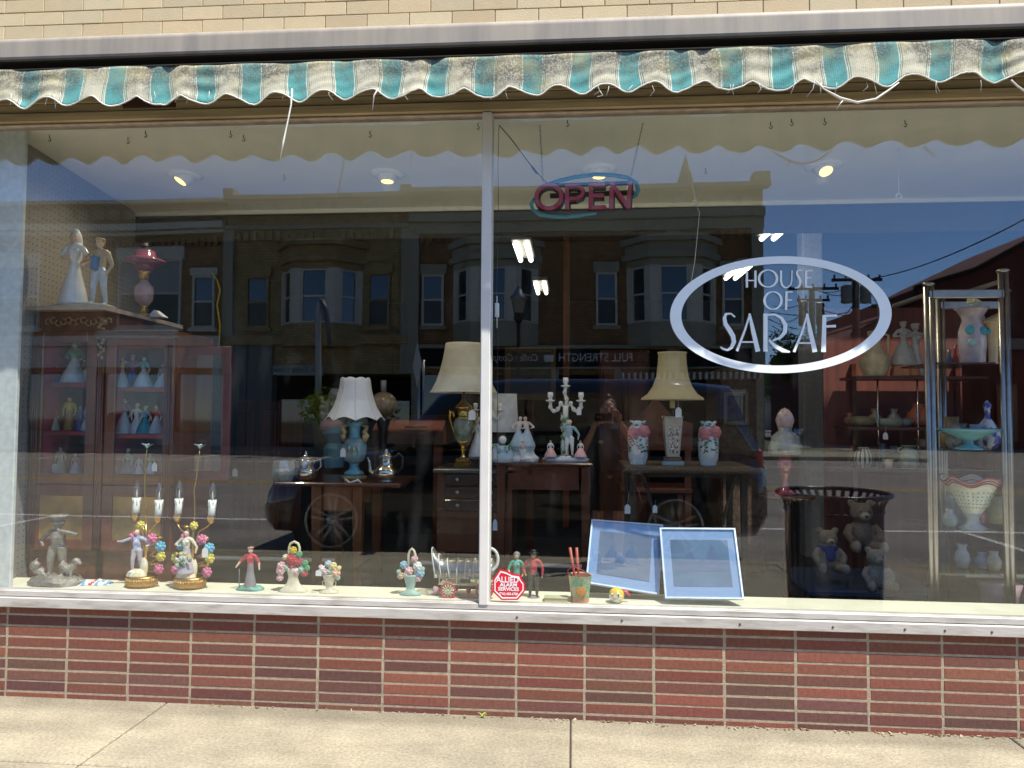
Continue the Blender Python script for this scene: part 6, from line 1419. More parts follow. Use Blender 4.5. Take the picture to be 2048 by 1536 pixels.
cloth(132, 1168, .085, .05, [M_O, CRM, RED], 'crumpled orange, red and cream cloth on the ledge before the bronze statue', .1, 2)
cloth(185, 1168, .17, .07, [M_W, M_B, M_W, M_B, M_W, RED], 'folded white cloth with blue and red stripes, right of the crumpled orange one', .2, 5, .022)
# ---------------------------------------------------------------- candle lamps with china flowers
M_SLV = mat('candle_sleeve', (.7, .72, .68), .5); M_BLB = thin_glass('clear_bulb', .12, (.9, .9, .9), .02)
M_OR = [mat('rose_pink_china', (.62, .16, .3), .35), mat('blue_china', (.12, .45, .6), .35), mat('yellow_china', (.68, .58, .1), .35)]
def flower_lamp(u0, lab, fi, D_):
    yl_ = .13; q = ON(u0, yl_, ZLG); s_ = S(yl_)
    t_ = thing('candle_lamp', q, lab, 'lamp', 'brass candle lamps')
    X = lambda x, z, y=0: q+V((x*s_, y*s_, z*s_))
    b = MB(); b.lathe([(29, 4), (31, 5), (31, 21), (29, 23), (20, 23)], (0, 0, 0), 40, fn=lambda r, z, a: (r, z), sy=.8)
    for k in range(36):
        a = 2*pi*k/36; c_ = V((31.5*cos(a), 31.5*.8*sin(a), 13)); e = V((-sin(a), cos(a), 0))*2.8
        b.tube([c_-e-V((0, 0, 6)), c_+e+V((0, 0, 6))], .9, 4); b.tube([c_+e-V((0, 0, 6)), c_-e+V((0, 0, 6))], .9, 4); b.ell(c_+V((0, 0, -9)), 1.3, n=6, m=4)
    for sx in (-1, 1): b.lathe([(5, -0), (6, 2), (4, 5)], (sx*18, -8, 0), 10)
    b.xf(lambda p: p*s_+q).build('gallery_base', GLD, t_)
    gx = D_['x0']
    st_ = MB(); st_.tube([X(gx, 23), X(gx, 90), X(gx-2, 130)], [4*s_, 3.4*s_, 2.4*s_], 8)
    pts = D_['stem']; st_.tube([X(gx, 110)]+[X(a, b_) for a, b_ in pts], 1.5*s_, 8)
    for arm in D_['arms']: st_.tube([X(gx, 60)]+[X(a, b_) for a, b_ in arm], 1.6*s_, 8)
    for a, b_, c_ in D_['flowers']:
        st_.tube([X(gx, b_*.55+10), X(gx+(a-gx)*.5, b_*.85), X(a, b_, 3)], .9*s_, 6)
    for (a, b_, c2, d2) in D_['leaves']: leaf(st_, X(a, b_), X(c2, d2), 5*s_)
    st_.build('stems', BRS, t_)
    for a, b_, c_ in D_['flowers']:
        m = MB(); rose(m, X(a, b_, -4), 11*s_ if c_ >= 0 else 9*s_, 0, (ar.uniform(-.2, .2), -1, .1)); m.build('china_rose', M_OR[abs(c_)], t_)
    for (a, b_) in D_['cups']:
        cm = MB(); cm.lathe([(2, -8), (5, -6), (8, 0), (8.5, 8)], (0, 0, 0), 18, fn=lambda r, z, a_: (r*(1+.06*sin(a_*7)), z), cap=False).xf(lambda p: p*s_+X(a, b_)).build('candle_cup', GLD, t_)
        lean_ = D_['lean']
        cs = MB().tube([X(a, b_), X(a+lean_, b_+40)], 7*s_, 16)
        for k in range(7):
            an = 2*pi*k/7; h_ = ar.uniform(6, 18); cs.tube([X(a+lean_+7*cos(an), b_+41, 7*sin(an)), X(a+lean_*.8+7.4*cos(an), b_+41-h_, 7.4*sin(an))], [1.6*s_, 1.1*s_], 6)
        cs.build('candle_sleeve', M_SLV, t_)
        MB().lathe([(5, 0), (5, 4), (6, 6), (8, 14), (7.5, 22), (4, 31), (1.2, 37), (0, 38)], (0, 0, 0), 20, fn=lambda r, z, a_: (r*(1+.03*sin(a_*10)), z)).xf(lambda p: p*s_+X(a+lean_, b_+40)).build('flame_bulb', M_BLB, t_)
        MB().cyl(X(a+lean_, b_+40), X(a+lean_, b_+58), 2*s_, .6*s_, 8).build('bulb_stem', TAG, t_)
    lf = MB(); tx, tz = pts[-1]
    for k in range(5):
        an = 2*pi*k/5+.4; e = V((cos(an), sin(an)*.6, 0)); c_ = X(tx, tz)
        lf.add([c_, c_+e*6*s_+V((0, 0, 9*s_))-e.cross(V((0, 0, 1)))*5*s_, c_+e*15*s_+V((0, 0, 11*s_)), c_+e*6*s_+V((0, 0, 9*s_))+e.cross(V((0, 0, 1)))*5*s_], [(0, 1, 2, 3), (3, 2, 1, 0)][:1], k % 3)
    lf.build('china_lily', [M_OR[1], WHT, mat('pale_lilac_china', (.55, .5, .62), .35)], t_, fix=False)
    m = MB(); fo = X(D_['fx'], 23, -6); m.lathe([(22*s_, 0), (18*s_, 8*s_), (10*s_, 14*s_)], fo, 16, 5, sy=.6); m.ell(fo+V((14*s_, 4*s_, 16*s_)), (8*s_, 6*s_, 22*s_), 5)
    fig(m, fo+V((0, 0, 8*s_)), 88*s_, **D_['fig']); m.sculpt('china_figure', D_['pal'], t_, .0021, 1, q)
    return t_, q, s_
W_BL = mat('blue_white_china', (.16, .22, .5), .3, 0, .1, 60, col2=(.7, .7, .72)); M_GW = mat('ivory_gold_china', (.66, .54, .24), .3, 0, .2, 50, col2=(.74, .72, .64))
flower_lamp(283, 'brass candle lamp with a china man in a blue cape, on the window ledge', 0, dict(x0=8, stem=[(6, 150), (8, 165), (2, 190), (1, 220), (2, 250), (3, 270), (4, 285)],
    arms=[[(-5, 110), (-18, 125), (-23, 134)], [(16, 115), (28, 130), (31, 136)]], flowers=[(23, 100, 0), (42, 84, 1), (44, 64, 2), (40, 38, 0), (-16, 102, 0), (-2, 127, -2)],
    leaves=[(20, 98, 44, 102), (10, 66, 40, 60), (10, 45, 38, 48), (8, 85, 34, 92)], cups=[(-17, 142), (32, 138)], lean=1.5, fx=-8,
    fig=dict(top=1, bot=2, hair=3, lh=(-.34, -.08, .72), rh=(.22, -.02, .62), step=.05, shoe=4), pal=[SKN, W_BL, LAV, mat('golden_hair', (.4, .25, .1)), WHT, M_GW]))
flower_lamp(380, 'brass candle lamp with a china girl carrying a flower basket, on the window ledge', 1, dict(x0=4, stem=[(7, 150), (6, 175), (4, 200), (9, 230), (12, 262), (14, 285)],
    arms=[[(-10, 108), (-26, 122), (-32, 134)], [(16, 115), (34, 126), (42, 134)]], flowers=[(26, 100, 0), (42, 83, 1), (44, 62, 2), (38, 34, 0), (-10, 103, 0), (-20, 86, -1), (-28, 62, 2), (-28, 38, 0), (8, 128, -2)],
    leaves=[(22, 104, 40, 100), (10, 45, 44, 48), (12, 66, 38, 62), (-2, 120, -22, 128), (12, 40, 4, 12)], cups=[(-30, 142), (42, 140)], lean=2, fx=-6,
    fig=dict(top=1, bot=2, hair=3, dress=1.0, fem=True, lh=(-.12, -.12, .66), rh=(.2, -.02, .5), hb=True), pal=[SKN, mat('cream_bodice', (.7, .64, .5), .3), LAV, BRN, WHT, M_GW]))
m = MB(); q = ON(370, .09, ZLG); s_ = S(.09)
for k in range(16): rose(m, q+V((ar.uniform(-16, 14)*s_, -6*s_, (62+ar.uniform(-12, 14))*s_)), 5*s_, k % 4)
o = [x for x in bpy.data.objects if x.name.startswith('candle_lamp')][-1]; b = m.build('flower_basket', [mat('pale_yellow_china', (.6, .55, .3), .35), MNT, WHT, BLK], o)
price_tag(410, 1105, .08, 'white price tag tied to the right candle lamp', 13, 20, 411, 1072)
# ---------------------------------------------------------------- lady with a golf club
q = ON(500, .12, ZLG); s_ = S(.12)
t_ = thing('lady_golfer', q, 'painted iron lady in a red blouse and grey skirt leaning on a golf club', 'figurine')
m = MB(); fig(m, q+V((0, 0, 5*s_)), 82*s_, dress=.72, fem=True, top=1, bot=2, hair=3, lh=(-.3, -.05, .5), rh=(.2, 0, .45), hat='cap', hatm=4, hb=True); m.sculpt('figure', [SKN, mat('cherry_blouse', (.5, .04, .07), .5), mat('grey_pleated_skirt', (.2, .19, .21), .6), BRN, mat('straw_hat_red', (.4, .22, .18), .6)], t_, .0022, 1, q)
MB().lathe([(28, 0), (28, 3), (20, 8), (8, 9)], (0, 0, 0), 24, sy=.5, fn=lambda r, z, a: (r*(1+.07*sin(a*4)), z+1.5*sin(a*3))).xf(lambda p: p*s_+q).build('grassy_base', mat('teal_green_paint', (.12, .3, .26), .5), t_)
MB().tube([q+V((-22*s_, -4*s_, 43*s_)), q+V((-21*s_, -4*s_, 7*s_)), q+V((-17*s_, -5*s_, 12*s_))], 1*s_, 6).build('golf_club', SIL, t_)
# ---------------------------------------------------------------- flower doorstops
def bouquet(u, lab, base, flowers, extra=None, mats=None, group='painted iron flower doorstops'):
    q = ON(u, .11, ZLG); s_ = S(.11); t_ = thing('flower_doorstop', q, lab, 'doorstop', group)
    base(t_, q, s_)
    m = MB()
    for (x, z, r, c) in flowers:
        m.ell(q+V((x*s_, 2*s_, z*s_)), (r*.9*s_, 4*s_, r*.9*s_), c); rose(m, q+V((x*s_, -3*s_, z*s_)), r*s_, c)
    m.build('flowers', mats, t_); 
    if extra: extra(t_, q, s_)
def handle(t_, q, s_, x0, x1, z0, z1, w_, m):
    MB().tube([q+V((x*s_, 0, z*s_)) for x, z in [(x0, z0), (x0, z1-12), (x0+3, z1-4), ((x0+x1)/2, z1), (x1-3, z1-4), (x1, z1-12), (x1, z0)]], w_*s_, 8).build('handle', m, t_)
def b1(t_, q, s_):
    MB().lathe([(30, 0), (31, 2), (24, 6), (13, 18), (10, 30), (13, 40), (17, 48)], (0, 0, 0), 28, sy=.45, fn=lambda r, z, a: (r*(1+.03*sin(a*14)), z)).xf(lambda p: p*s_+q).build('basket_vase', mat('ivory_iron_paint', (.62, .56, .42), .5, 0, .12, 50), t_); handle(t_, q, s_, -10, 12, 44, 101, 2.6, CRM)
bouquet(586, 'tall basket doorstop of red and yellow flowers with an arched handle', b1,
    [(-26, 42, 9, 5), (-27, 28, 7, 5), (-24, 52, 9, 5), (-16, 70, 6, 6), (0, 84, 8, 2), (12, 76, 7, 3), (-4, 66, 11, 0), (6, 62, 9, 0), (14, 60, 8, 1), (-2, 50, 9, 1), (24, 58, 7, 3), (28, 48, 7, 3), (18, 46, 8, 4), (24, 38, 7, 0), (6, 42, 8, 5), (-12, 48, 7, 4), (-18, 6, 4, 0)], None, [RED, mat('crimson_paint', (.35, .05, .1), .45), YEL, GRN, MNT, PPK, CRM])
def b2_(t_, q, s_):
    MB().lathe([(20, 0), (20, 3), (14, 4), (14, 6), (5, 8), (8, 14), (10, 22), (13, 34), (15, 36)], (0, 0, 0), 28, sy=.6).xf(lambda p: p*s_+q).build('urn', mat('ivory_iron_paint', (0, 0, 0)), t_)
    for sd_ in (-1, 1): MB().tube([q+V((sd_*x*s_, 0, z*s_)) for x, z in [(9, 24), (14, 22), (13, 15), (8, 14)]], 1.4*s_, 6).build('handle', CRM, t_)
bouquet(658, 'small ivory urn of pastel flowers, the shortest of the three doorstops', b2_, [(-14, 48, 6, 0), (-18, 52, 4, 3), (-2, 58, 7, 1), (8, 54, 8, 2), (14, 40, 10, 5), (2, 42, 6, 4), (-8, 42, 7, 3), (20, 50, 5, 2), (18, 30, 5, 4), (-12, 38, 5, 6), (4, 50, 5, 0)], None, [WHT, mat('pale_blue_paint', (.42, .52, .6), .5), mat('butter_paint', (.66, .55, .26), .5), PPK, MNT, mat('peach_paint', (.64, .42, .28), .5), TEA])
price_tag(637, 1146, .08, 'small round tag on a thread left of the ivory urn', 12, 12, 640, 1132)
def b3(t_, q, s_):
    MB().lathe([(22, 0), (22, 4), (10, 9), (8, 14), (11, 24), (14, 36), (16, 40)], (0, 0, 0), 28, sy=.55).xf(lambda p: p*s_+q).build('vase', mat('pale_green_iron_paint', (.3, .44, .38), .5), t_); handle(t_, q, s_, -5, 9, 34, 92, 2.5, mat('ivory_iron_paint', (0, 0, 0)))
bouquet(821, 'pale green basket of daisies with an arched handle, left of the covered wagon', b3, [(-20, 38, 7, 0), (-14, 60, 8, 5), (-3, 48, 9, 1), (14, 58, 9, 2), (20, 44, 9, 5), (8, 72, 7, 1), (-8, 40, 7, 3), (16, 34, 7, 1), (24, 52, 5, 4), (-24, 46, 5, 4)], None, [mat('peach_paint', (0, 0, 0)), PPK, WHT, CRM, MNT, SKY])
# ---------------------------------------------------------------- covered wagon
q = ON(928, .13, ZLG); s_ = S(.13)
wg = thing('covered_wagon', q, 'model covered wagon with a clear ribbed canopy and red spoked wheels beside the mullion', 'model wagon')
X = lambda x, z, y=0: q+V((x*s_, y*s_, z*s_))
n = 12; cv = MB(); st = []
for i in range(29):
    t = i/28; x = -57+t*116; top = 92-22*sin(pi*min(1, t*1.15))**.7+(4 if t > .9 else 0)*1; rib = 1.2*abs(sin(t*pi*7.5))
    st.append((x, 68-0*t+(22*(1-t*6) if t < .16 else 0)*.95+rib, 24))
vs = []
for (x, h, w_) in st:
    for k in range(n+1):
        a = pi*k/n; vs.append(X(x+(38+h*sin(a)-60)*-.12*(1 if x < -20 else 0), 38+(h-38+4)*sin(a)**.8, w_*cos(a)))
cv.add(vs, [(i*(n+1)+k, i*(n+1)+k+1, (i+1)*(n+1)+k+1, (i+1)*(n+1)+k) for i in range(28) for k in range(n)])
M_CEL = thin_glass('clear_celluloid', .16, (.8, .8, .78), .3)
o = cv.build('canopy', M_CEL, wg); sdm = o.modifiers.new('s', 'SOLIDIFY'); sdm.thickness = .0012
rb_ = MB()
for i in (0, 3, 7, 11, 15, 19, 23, 27):
    x, h, w_ = st[i]; rb_.tube([X(x+(38+h*sin(pi*k/n)-60)*-.12*(1 if x < -20 else 0), 38+(h-38+4.5)*sin(pi*k/n)**.8, 24.4*cos(pi*k/n)) for k in range(n+1)], 1.3*s_, 5)
rb_.build('ribs', mat('frosted_rib', (.6, .6, .58), .4), wg)
fr_ = MB(); 
for y in (-22, 22):
    for z in (38, 26): fr_.tube([X(-48, z, y), X(56, z, y)], 1.3*s_, 5)
    for x in (-46, -32, -12, 8, 28, 50): fr_.tube([X(x, 48 if x > -40 else 44, y), X(x, 25, y)], 1.3*s_, 5)
fr_.b2(*[X(-46, 26, -20)[0], X(54, 26, 20)[0]], *[X(0, 0, -20)[1], X(0, 0, 20)[1]], *[X(0, 24)[2], X(0, 27)[2]])
fr_.build('wagon_bed', CRM, wg)
MB().b2(X(-4, 0).x, X(16, 0).x, X(0, 0, -23.5).y, X(0, 0, -22.8).y, X(0, 30).z, X(0, 44).z).build('name_plate', BLK, wg); text('name_lettering', 'Hess', 8*s_, X(6, 40, -24), TAG, wg)
for (x, r) in ((-28, 14), (44, 16)):
    for y in (-26, 26):
        w = MB().tube([X(x+r*cos(a*pi/14), r+r*sin(a*pi/14)+1, y) for a in range(28)], 1.8*s_, 6, closed=True).build('wheel', mat('red_wheel_paint', (.5, .04, .07), .5), wg)
        sp_ = MB()
        for k in range(12):
            a = pi*k/6; sp_.tube([X(x+2*cos(a), r+1+2*sin(a), y), X(x+(r-2)*cos(a), r+1+(r-2)*sin(a), y)], [.8*s_, 1.5*s_], 5)
        sp_.ell(X(x, r+1, y), 2.4*s_, 0); sp_.build('spokes', CRM, w)
MB().lathe([(3.4, 0), (5.2, 10)], X(12, 8, -20)/s_, 12).xf(lambda p: p*s_).build('red_bucket', RED, wg)
MB().tube([X(-44, 10), X(-58, 8), X(-62, 8)], [2*s_, 9*s_, 8*s_], 10).build('cone_shell', PPK, wg)
MB().tube([X(-36, 0.8, -20), X(0, 0.8, -22), X(60, .8, -20)], 2*s_, 6).build('red_ribbon', mat('pinkish_red_strip', (.55, .12, .15), .6), wg)
# white ring behind the mullion right side
o = MB().tube([P(980+16*cos(a*pi/16), 1119+22*sin(a*pi/16), .16) for a in range(-9, 10)], 3.2*S(.16), 8).build('white_hoop', WHT, origin=P(990, 1119, .16)); tag(o, 'curved white handle showing just right of the mullion above the alarm sticker', 'handle')
# ---------------------------------------------------------------- farmer couple, books, pail, ball
figurine(1033, 1188, .15, 84, 'carved woman in a green dress and grey bonnet behind the alarm sticker', [mat('tan_wood_skin', (.5, .3, .16), .5), mat('sea_green_dress', (.06, .3, .24), .5), mat('sea_green_dress', (0, 0, 0)), GRY, BLK], z=ZLG, fem=True, dress=.7, hat='bonnet', hatm=3, lh=(-.12, -.1, .5), rh=(.12, -.1, .5), name='woman_figurine', vox=.012)
figurine(1067, 1192, .13, 90, 'carved man in a black hat, red shirt and dark trousers beside the alarm sticker', [mat('tan_wood_skin', (0, 0, 0)), mat('red_check_shirt', (.42, .06, .07), .6), mat('dark_grey_trousers', (.035, .035, .035), .6), BLK, GRY], z=ZLG, hat='brim', hatm=3, lh=(-.15, -.03, .5), rh=(.16, -.03, .46), name='man_figurine', vox=.012)
q = ON(1110, .07, ZLG); m = MB(); m.b2(q.x-.05, q.x+.058, .045, .1, ZLG+.0005, ZLG+.004, 1).b2(q.x-.047, q.x+.055, .047, .099, ZLG+.0041, ZLG+.0165, 0).b2(q.x-.05, q.x+.058, .045, .1, ZLG+.0166, ZLG+.02, 1)
o = m.build('small_book', [mat('yellowed_pages', (.55, .38, .18), .9, 0, .3, 200, stretch=(.05, .05, 6)), mat('pale_green_cover', (.42, .46, .3), .6)], origin=q); tag(o, 'small pale green book lying flat between the carved man and the tin pail', 'book')
q = ON(1160, .075, ZLG); s_ = S(.075)
t_ = thing('tin_pail', q, 'small painted tin pail holding two red sticks', 'pail')
MB().lathe([(17, 0), (17.5, 10), (23, 52), (23.8, 53), (22.4, 52), (17, 9), (16.5, 2)], (0, 0, 0), 40, cap=False).add([(16.8*cos(2*pi*k/24), 16.8*sin(2*pi*k/24), 1) for k in range(24)], [tuple(range(24))]).xf(lambda p: p*s_+q).build('pail_body', mat('painted_tin', (.12, .4, .22), .4, 0, .2, 38, col2=(.5, .42, .26), thresh=(.46, .54)), t_)
MB().lathe([(17.2, .5), (17.9, 10)], (0, 0, 0), 40, cap=False).xf(lambda p: V((p.x*1.01, p.y*1.01, p.z))*s_+q).build('orange_band', mat('orange_tin', (.55, .22, .1), .45), t_)
MB().lathe([(22, 51.5), (17, 8)], (0, 0, 0), 40, cap=False).xf(lambda p: p*s_*.985+q).build('red_lining', mat('red_tin', (.45, .08, .05), .45), t_)
pn = MB(); pn.lathe([(1, -12), (8, -10), (10, -2), (9, 6), (3, 11)], (0, 0, 0), 14, sy=.14); pn.tube([(0, 0, 10), (4, 0, 18), (6, 0, 14)], [2, 1.5, .5], 5, 1).tube([(0, 0, 10), (-4, 0, 17), (-7, 0, 13)], [2, 1.5, .5], 5, 1); pn.xf(lambda p: p*s_+q+V((2*s_, -19.3*s_, 24*s_))).build('painted_pineapple', [mat('pineapple_orange', (.5, .2, .02), .5, 0, .4, 90), GRN], t_)
MB().tube([q+V((-23*s_, 0, 50*s_)), q+V((-24*s_, -6*s_, 62*s_)), q+V((-14*s_, -10*s_, 70*s_)), q+V((6*s_, -8*s_, 62*s_)), q+V((23*s_, 0, 50*s_))], 1.1*s_, 6).build('bail_handle', RED, t_)
for (a, b_, n_) in ((-20, 105, 'left'), (-7, 105, 'right')):
    o = MB().tube([q+V((-4*s_ if n_ == 'left' else 0, 0, 8*s_)), q+V((a*s_, 0, b_*s_))], [2.2*s_, 3*s_], 10).build('red_stick', mat('brick_red_lacquer', (.45, .09, .06), .4), origin=q); tag(o, 'brick red wooden stick standing in the tin pail, the %s one of two' % ('leaning left' if n_ == 'left' else 'nearly upright'), 'stick', 'red sticks in the tin pail')
q = ON(1233, .07, ZLG); s_ = S(.07); q.z += 15*s_
t_ = thing('painted_ball_toy', q-V((0, 0, 15*s_)), 'round yellow and white painted bird toy with a red tail on the ledge', 'toy')
m = MB().ell((0, 0, 0), 15, 0, n=24, m=16)
for i, f in enumerate(m.f):
    c = sum((m.v[k] for k in f), V())/len(f); m.m[i] = 0 if (c.z > 3 or c.x > 5+4*sin(c.z)) else 1
m.xf(lambda p: p*s_+q).build('ball_body', [mat('bright_yellow_lacquer', (.72, .5, .02), .25, coat=.5), WHT], t_)
MB().ell(q+V((2*s_, -14.2*s_, 4*s_)), (3.6*s_, 1.2*s_, 4.5*s_), 0).ell(q+V((3*s_, -15.2*s_, 3*s_)), (1.6*s_, .8*s_, 2.4*s_), 1).ell(q+V((-9*s_, -11.5*s_, 3*s_)), (2.6*s_, 1.2*s_, 3.6*s_), 0).ell(q+V((-9*s_, -12.8*s_, 2*s_)), (1.2*s_, .8*s_, 1.8*s_), 1).build('eyes', [WHT, BLK], t_)
MB().tube([q+V((-5*s_, -13.5*s_, -2*s_)), q+V((-7*s_, -17*s_, -4*s_))], [3*s_, .6*s_], 8).build('beak', mat('orange_tin', (0, 0, 0)), t_)
MB().tube([q+V((10*s_, 2*s_, 9*s_)), q+V((20*s_, 3*s_, 6*s_)), q+V((27*s_, 3*s_, -2*s_))], [2*s_, 4*s_, 3*s_], 8, sq=.4).build('red_tail', RED, t_)
# ---------------------------------------------------------------- two framed pictures leaning on the ledge
def framed(name_lab, quad, yb_, yt, inn, m_pic, seed):
    """quad of photo corners (tl, tr, br, bl); frame leans back from yb_ at the foot to yt at the top"""
    TL, TR, BR, BL = P(*quad[0], yt), P(*quad[1], yt), P(*quad[2], yb_), P(*quad[3], yb_)
    f = lambda a, b: (BL.lerp(BR, a)).lerp(TL.lerp(TR, a), b)
    nrm = (BR-BL).cross(TL-BL).normalized(); nrm = nrm if nrm.y < 0 else -nrm
    t_ = thing('framed_picture', (BL+BR)/2, name_lab, 'framed picture', 'silver framed pictures leaning on the ledge')
    def plate(a0, a1, b0, b1, d0, d1, name, m, par=t_):
        q = [f(a0, b0), f(a1, b0), f(a1, b1), f(a0, b1)]; vs = [p+nrm*d0 for p in q]+[p+nrm*d1 for p in q]
        return MB().add(vs, [(0, 1, 2, 3), (7, 6, 5, 4), (0, 4, 5, 1), (1, 5, 6, 2), (2, 6, 7, 3), (3, 7, 4, 0)], 0, None, False).build(name, m, par)
    M_F = mat('skylight_tinted_silver', (.45, .54, .66), .4, .3); M_M = mat('skylight_tinted_mat', (.4, .52, .7), .8, var=.02)  # blue of skylit shade under the awning is mixed into both colours
    w = .022
    fr_ = MB()
    for a0, a1, b0, b1 in ((0, w, 0, 1), (1-w, 1, 0, 1), (w, 1-w, 0, w), (w, 1-w, 1-w, 1)):
        q = [f(a0, b0), f(a1, b0), f(a1, b1), f(a0, b1)]; vs = [p-nrm*.012 for p in q]+[p+nrm*.006 for p in q]
        fr_.add(vs, [(0, 1, 2, 3), (7, 6, 5, 4), (0, 4, 5, 1), (1, 5, 6, 2), (2, 6, 7, 3), (3, 7, 4, 0)], 0, None, False)
    fr_.build('frame', M_F, t_)
    plate(w, 1-w, w, 1-w, -.008, -.004, 'mat_board', M_M)
    a0, a1, b0, b1 = inn
    pc = plate(a0, a1, b0, b1, -.0035, -.002, 'picture', m_pic)
    rg = random.Random(seed); mt = MB()
    for (cx0, w_, h_) in (((.25, .3, .45), (.62, .34, .5), (.45, .3, .28)) if seed == 1 else ((.3, .5, .5), (.7, .45, .62), (.5, .5, .3))):
        poly_ = [(cx0-w_/2, .32)]+[(cx0-w_/2+w_*i/10, .32+h_*(1-abs(i/5-1))*(.75+.3*rg.random())) for i in range(1, 10)]+[(cx0+w_/2, .32)]
        q = [f(a0+(a1-a0)*min(.98, max(.02, x)), b0+(b1-b0)*min(.95, z)) for x, z in poly_]; n_ = len(q); k_ = .0008*(rg.random())
        mt.add([p-nrm*(.0018) for p in q]+[p+nrm*(.0002-.0019+k_+.0008) for p in q], [tuple(range(n_)), tuple(range(2*n_-1, n_-1, -1))], 0, None, False)
    mt.build('dark_shapes', mat('slate_blue_ink', (.16, .19, .25), .7), t_, fix=False)
    plate(w, 1-w, w, 1-w, .002, .0035, 'picture_glass', thin_glass('picture_glass', .14, (.93, .95, .97)) if 'picture_glass' not in MATS else MATS['picture_glass'])
M_PIC = mat('grey_print', (.22, .23, .24), .7, 0, .15, 9); M_PI2 = mat('blue_grey_print', (.16, .22, .26), .7, 0, .25, 6)
framed('silver framed print with a skylit white mount, tilted behind the other frame at its left', [(1183, 1039), (1326, 1050), (1318, 1190), (1171, 1166)], .13, .3, (.14, .86, .17, .83), M_PIC, 1)
framed('silver framed print with a skylit white mount standing upright, the right and nearer of two', [(1319, 1056), (1470, 1057), (1488, 1199), (1330, 1197)], .06, .24, (.13, .88, .17, .83), M_PI2, 2)

# ================================================================ CHROME DISPLAY STAND AT THE RIGHT
yA, yBk = .32, .72
def post(u, v, y, par):
    q = P(u, v, y); b_ = MB()
    for dx in (-.012, .012): b_.tube([(q.x+dx, y, ZLG-.02 if y < .25 else ZF), (q.x+dx, y, q.z)], .0125, 12)
    b_.lathe([(.028, 0), (.028, .012), (.02, .016)], (q.x, y, q.z), 16).build('post', CHR, par); return q
t_ = thing('glass_display_stand', (P(1940, 1000, .5).x, .5, ZF), 'tall chrome display stand with glass shelves at the right end of the window', 'display stand')
pA_, pB_ = post(1857, 572, yA, t_), post(2006, 545, yA, t_)
pC_, pD_ = post(1880, 596, yBk, t_), post(2010, 585, yBk, t_)
zt = pB_.z-.03
for (a, b) in ((pA_, pB_), (pC_, pD_)): MB().b2(a.x, b.x, a.y-.012, a.y+.012, a.z-.06, a.z-.02, bev=.004).build('top_rail', CHR, t_)
for (a, b) in ((pA_, pC_), (pB_, pD_)): MB().b2(a.x-.008, a.x+.008, a.y+.014, b.y-.014, a.z-.05, a.z-.03, bev=.003).build('side_rail', CHR, t_)
M_SHG = thin_glass('shelf_glass', .1, (.6, .7, .68))
SHZ = []
for v in (724, 900, 1062, 1150):
    z = P(1940, v, yA).z; SHZ.append(z); MB().b2(pA_.x+.03, pB_.x-.03, yA+.02, yBk-.02, z-.008, z).build('glass_shelf', M_SHG if v != 724 else mat('dark_glass_shelf', (.05, .045, .045), .15, spec=1), t_)
def vase(u, y, z, hpx, prof, m, lab, cat='vase', n=36, fn=None, name='vase', sy=1, extra=None, cap=True, group='pottery and glass at the right'):
    q = ON(u, y, z); s_ = S(y); o = MB().lathe(prof, (0, 0, 0), n, fn=fn, sy=sy, cap=cap)
    if extra: extra(o)
    o = o.xf(lambda p: p*s_+q).build(name, m, origin=q); tag(o, lab, cat, group); return o
ym = .5; s1, s2, s3, s4 = [z+.001 for z in SHZ]
vase(1946, ym, s1, 105, [(20, 0), (21, 4), (24, 40), (24, 62), (17, 84), (22, 100), (30, 108), (28, 107), (15, 84), (20, 40)], [mat('mottled_pink_glass', (.5, .36, .4), .2, 0, .2, 26, col2=(.62, .56, .58), coat=.5), TEA, MNT], 'mottled pink glass vase with teal flowers on the top shelf of the chrome stand', cap=False,
     extra=lambda o: [o.ell((x, -22, z), (r, 4, r), c) for x, z, r, c in ((-16, 64, 9, 1), (8, 62, 8, 1), (-12, 40, 8, 2), (16, 60, 6, 1))])
fan = MB(); q = ON(1966, .52, s1); s_ = S(.52)
fan.tube([q, q+V((2*s_, 0, 60*s_)), q+V((-2*s_, 0, 90*s_)), q+V((-14*s_, 0, 112*s_))], [5*s_, 6*s_, 7*s_, 5*s_], 8); rose(fan, q+V((-14*s_, 0, 118*s_)), 14*s_, 0, (0, -.6, .6))
tag(fan.build('yellow_flower_vase', mat('cream_yellow_glass', (.6, .54, .34), .35), origin=q), 'slim cream vase crowned with a ruffled yellow flower, top shelf of the chrome stand', 'vase')
vase(1987, .46, s1, 95, [(9, 0), (8, 6), (9, 40), (14, 75), (20, 90), (19, 90), (12, 70)], mat('pink_green_glass', (.55, .5, .18), .25, 0, .1, 3, col2=(.6, .25, .25), coat=.5), 'tall pink and yellow green trumpet vase beside the right chrome post', cap=False, fn=lambda r, z, a: (r, z+(10*cos(a) if z > 80 else 0)))
vase(1899, .6, s1, 34, [(5, 0), (6, 10), (2, 20), (3, 30)], mat('small_blue_bottle', (.04, .12, .2), .2), 'small blue bottle on the top shelf of the chrome stand near the back left post', name='bottle', cat='bottle')
vase(1911, .62, s1, 28, [(5, 0), (6, 10), (2, 24), (4, 40)], mat('small_red_bottle', (.3, .03, .05), .2), 'small red bottle behind the pink glass vase', name='bottle', cat='bottle')
vase(1904, .48, s2, 72, [(14, 0), (20, 8), (19, 24), (11, 42), (13, 60), (11, 58)], mat('amber_brown_pottery', (.26, .17, .07), .4, 0, .4, 20), 'amber brown bottle shaped vase on the middle shelf of the chrome stand')
vase(1913, .42, s2, 56, [(12, 0), (17, 8), (18, 20), (10, 34), (6, 42), (2, 44)], mat('mosaic_pottery', (.5, .48, .44), .3, 0, .2, 60, col2=(.12, .11, .12)), 'mosaic patterned round vase in front of the amber vase')
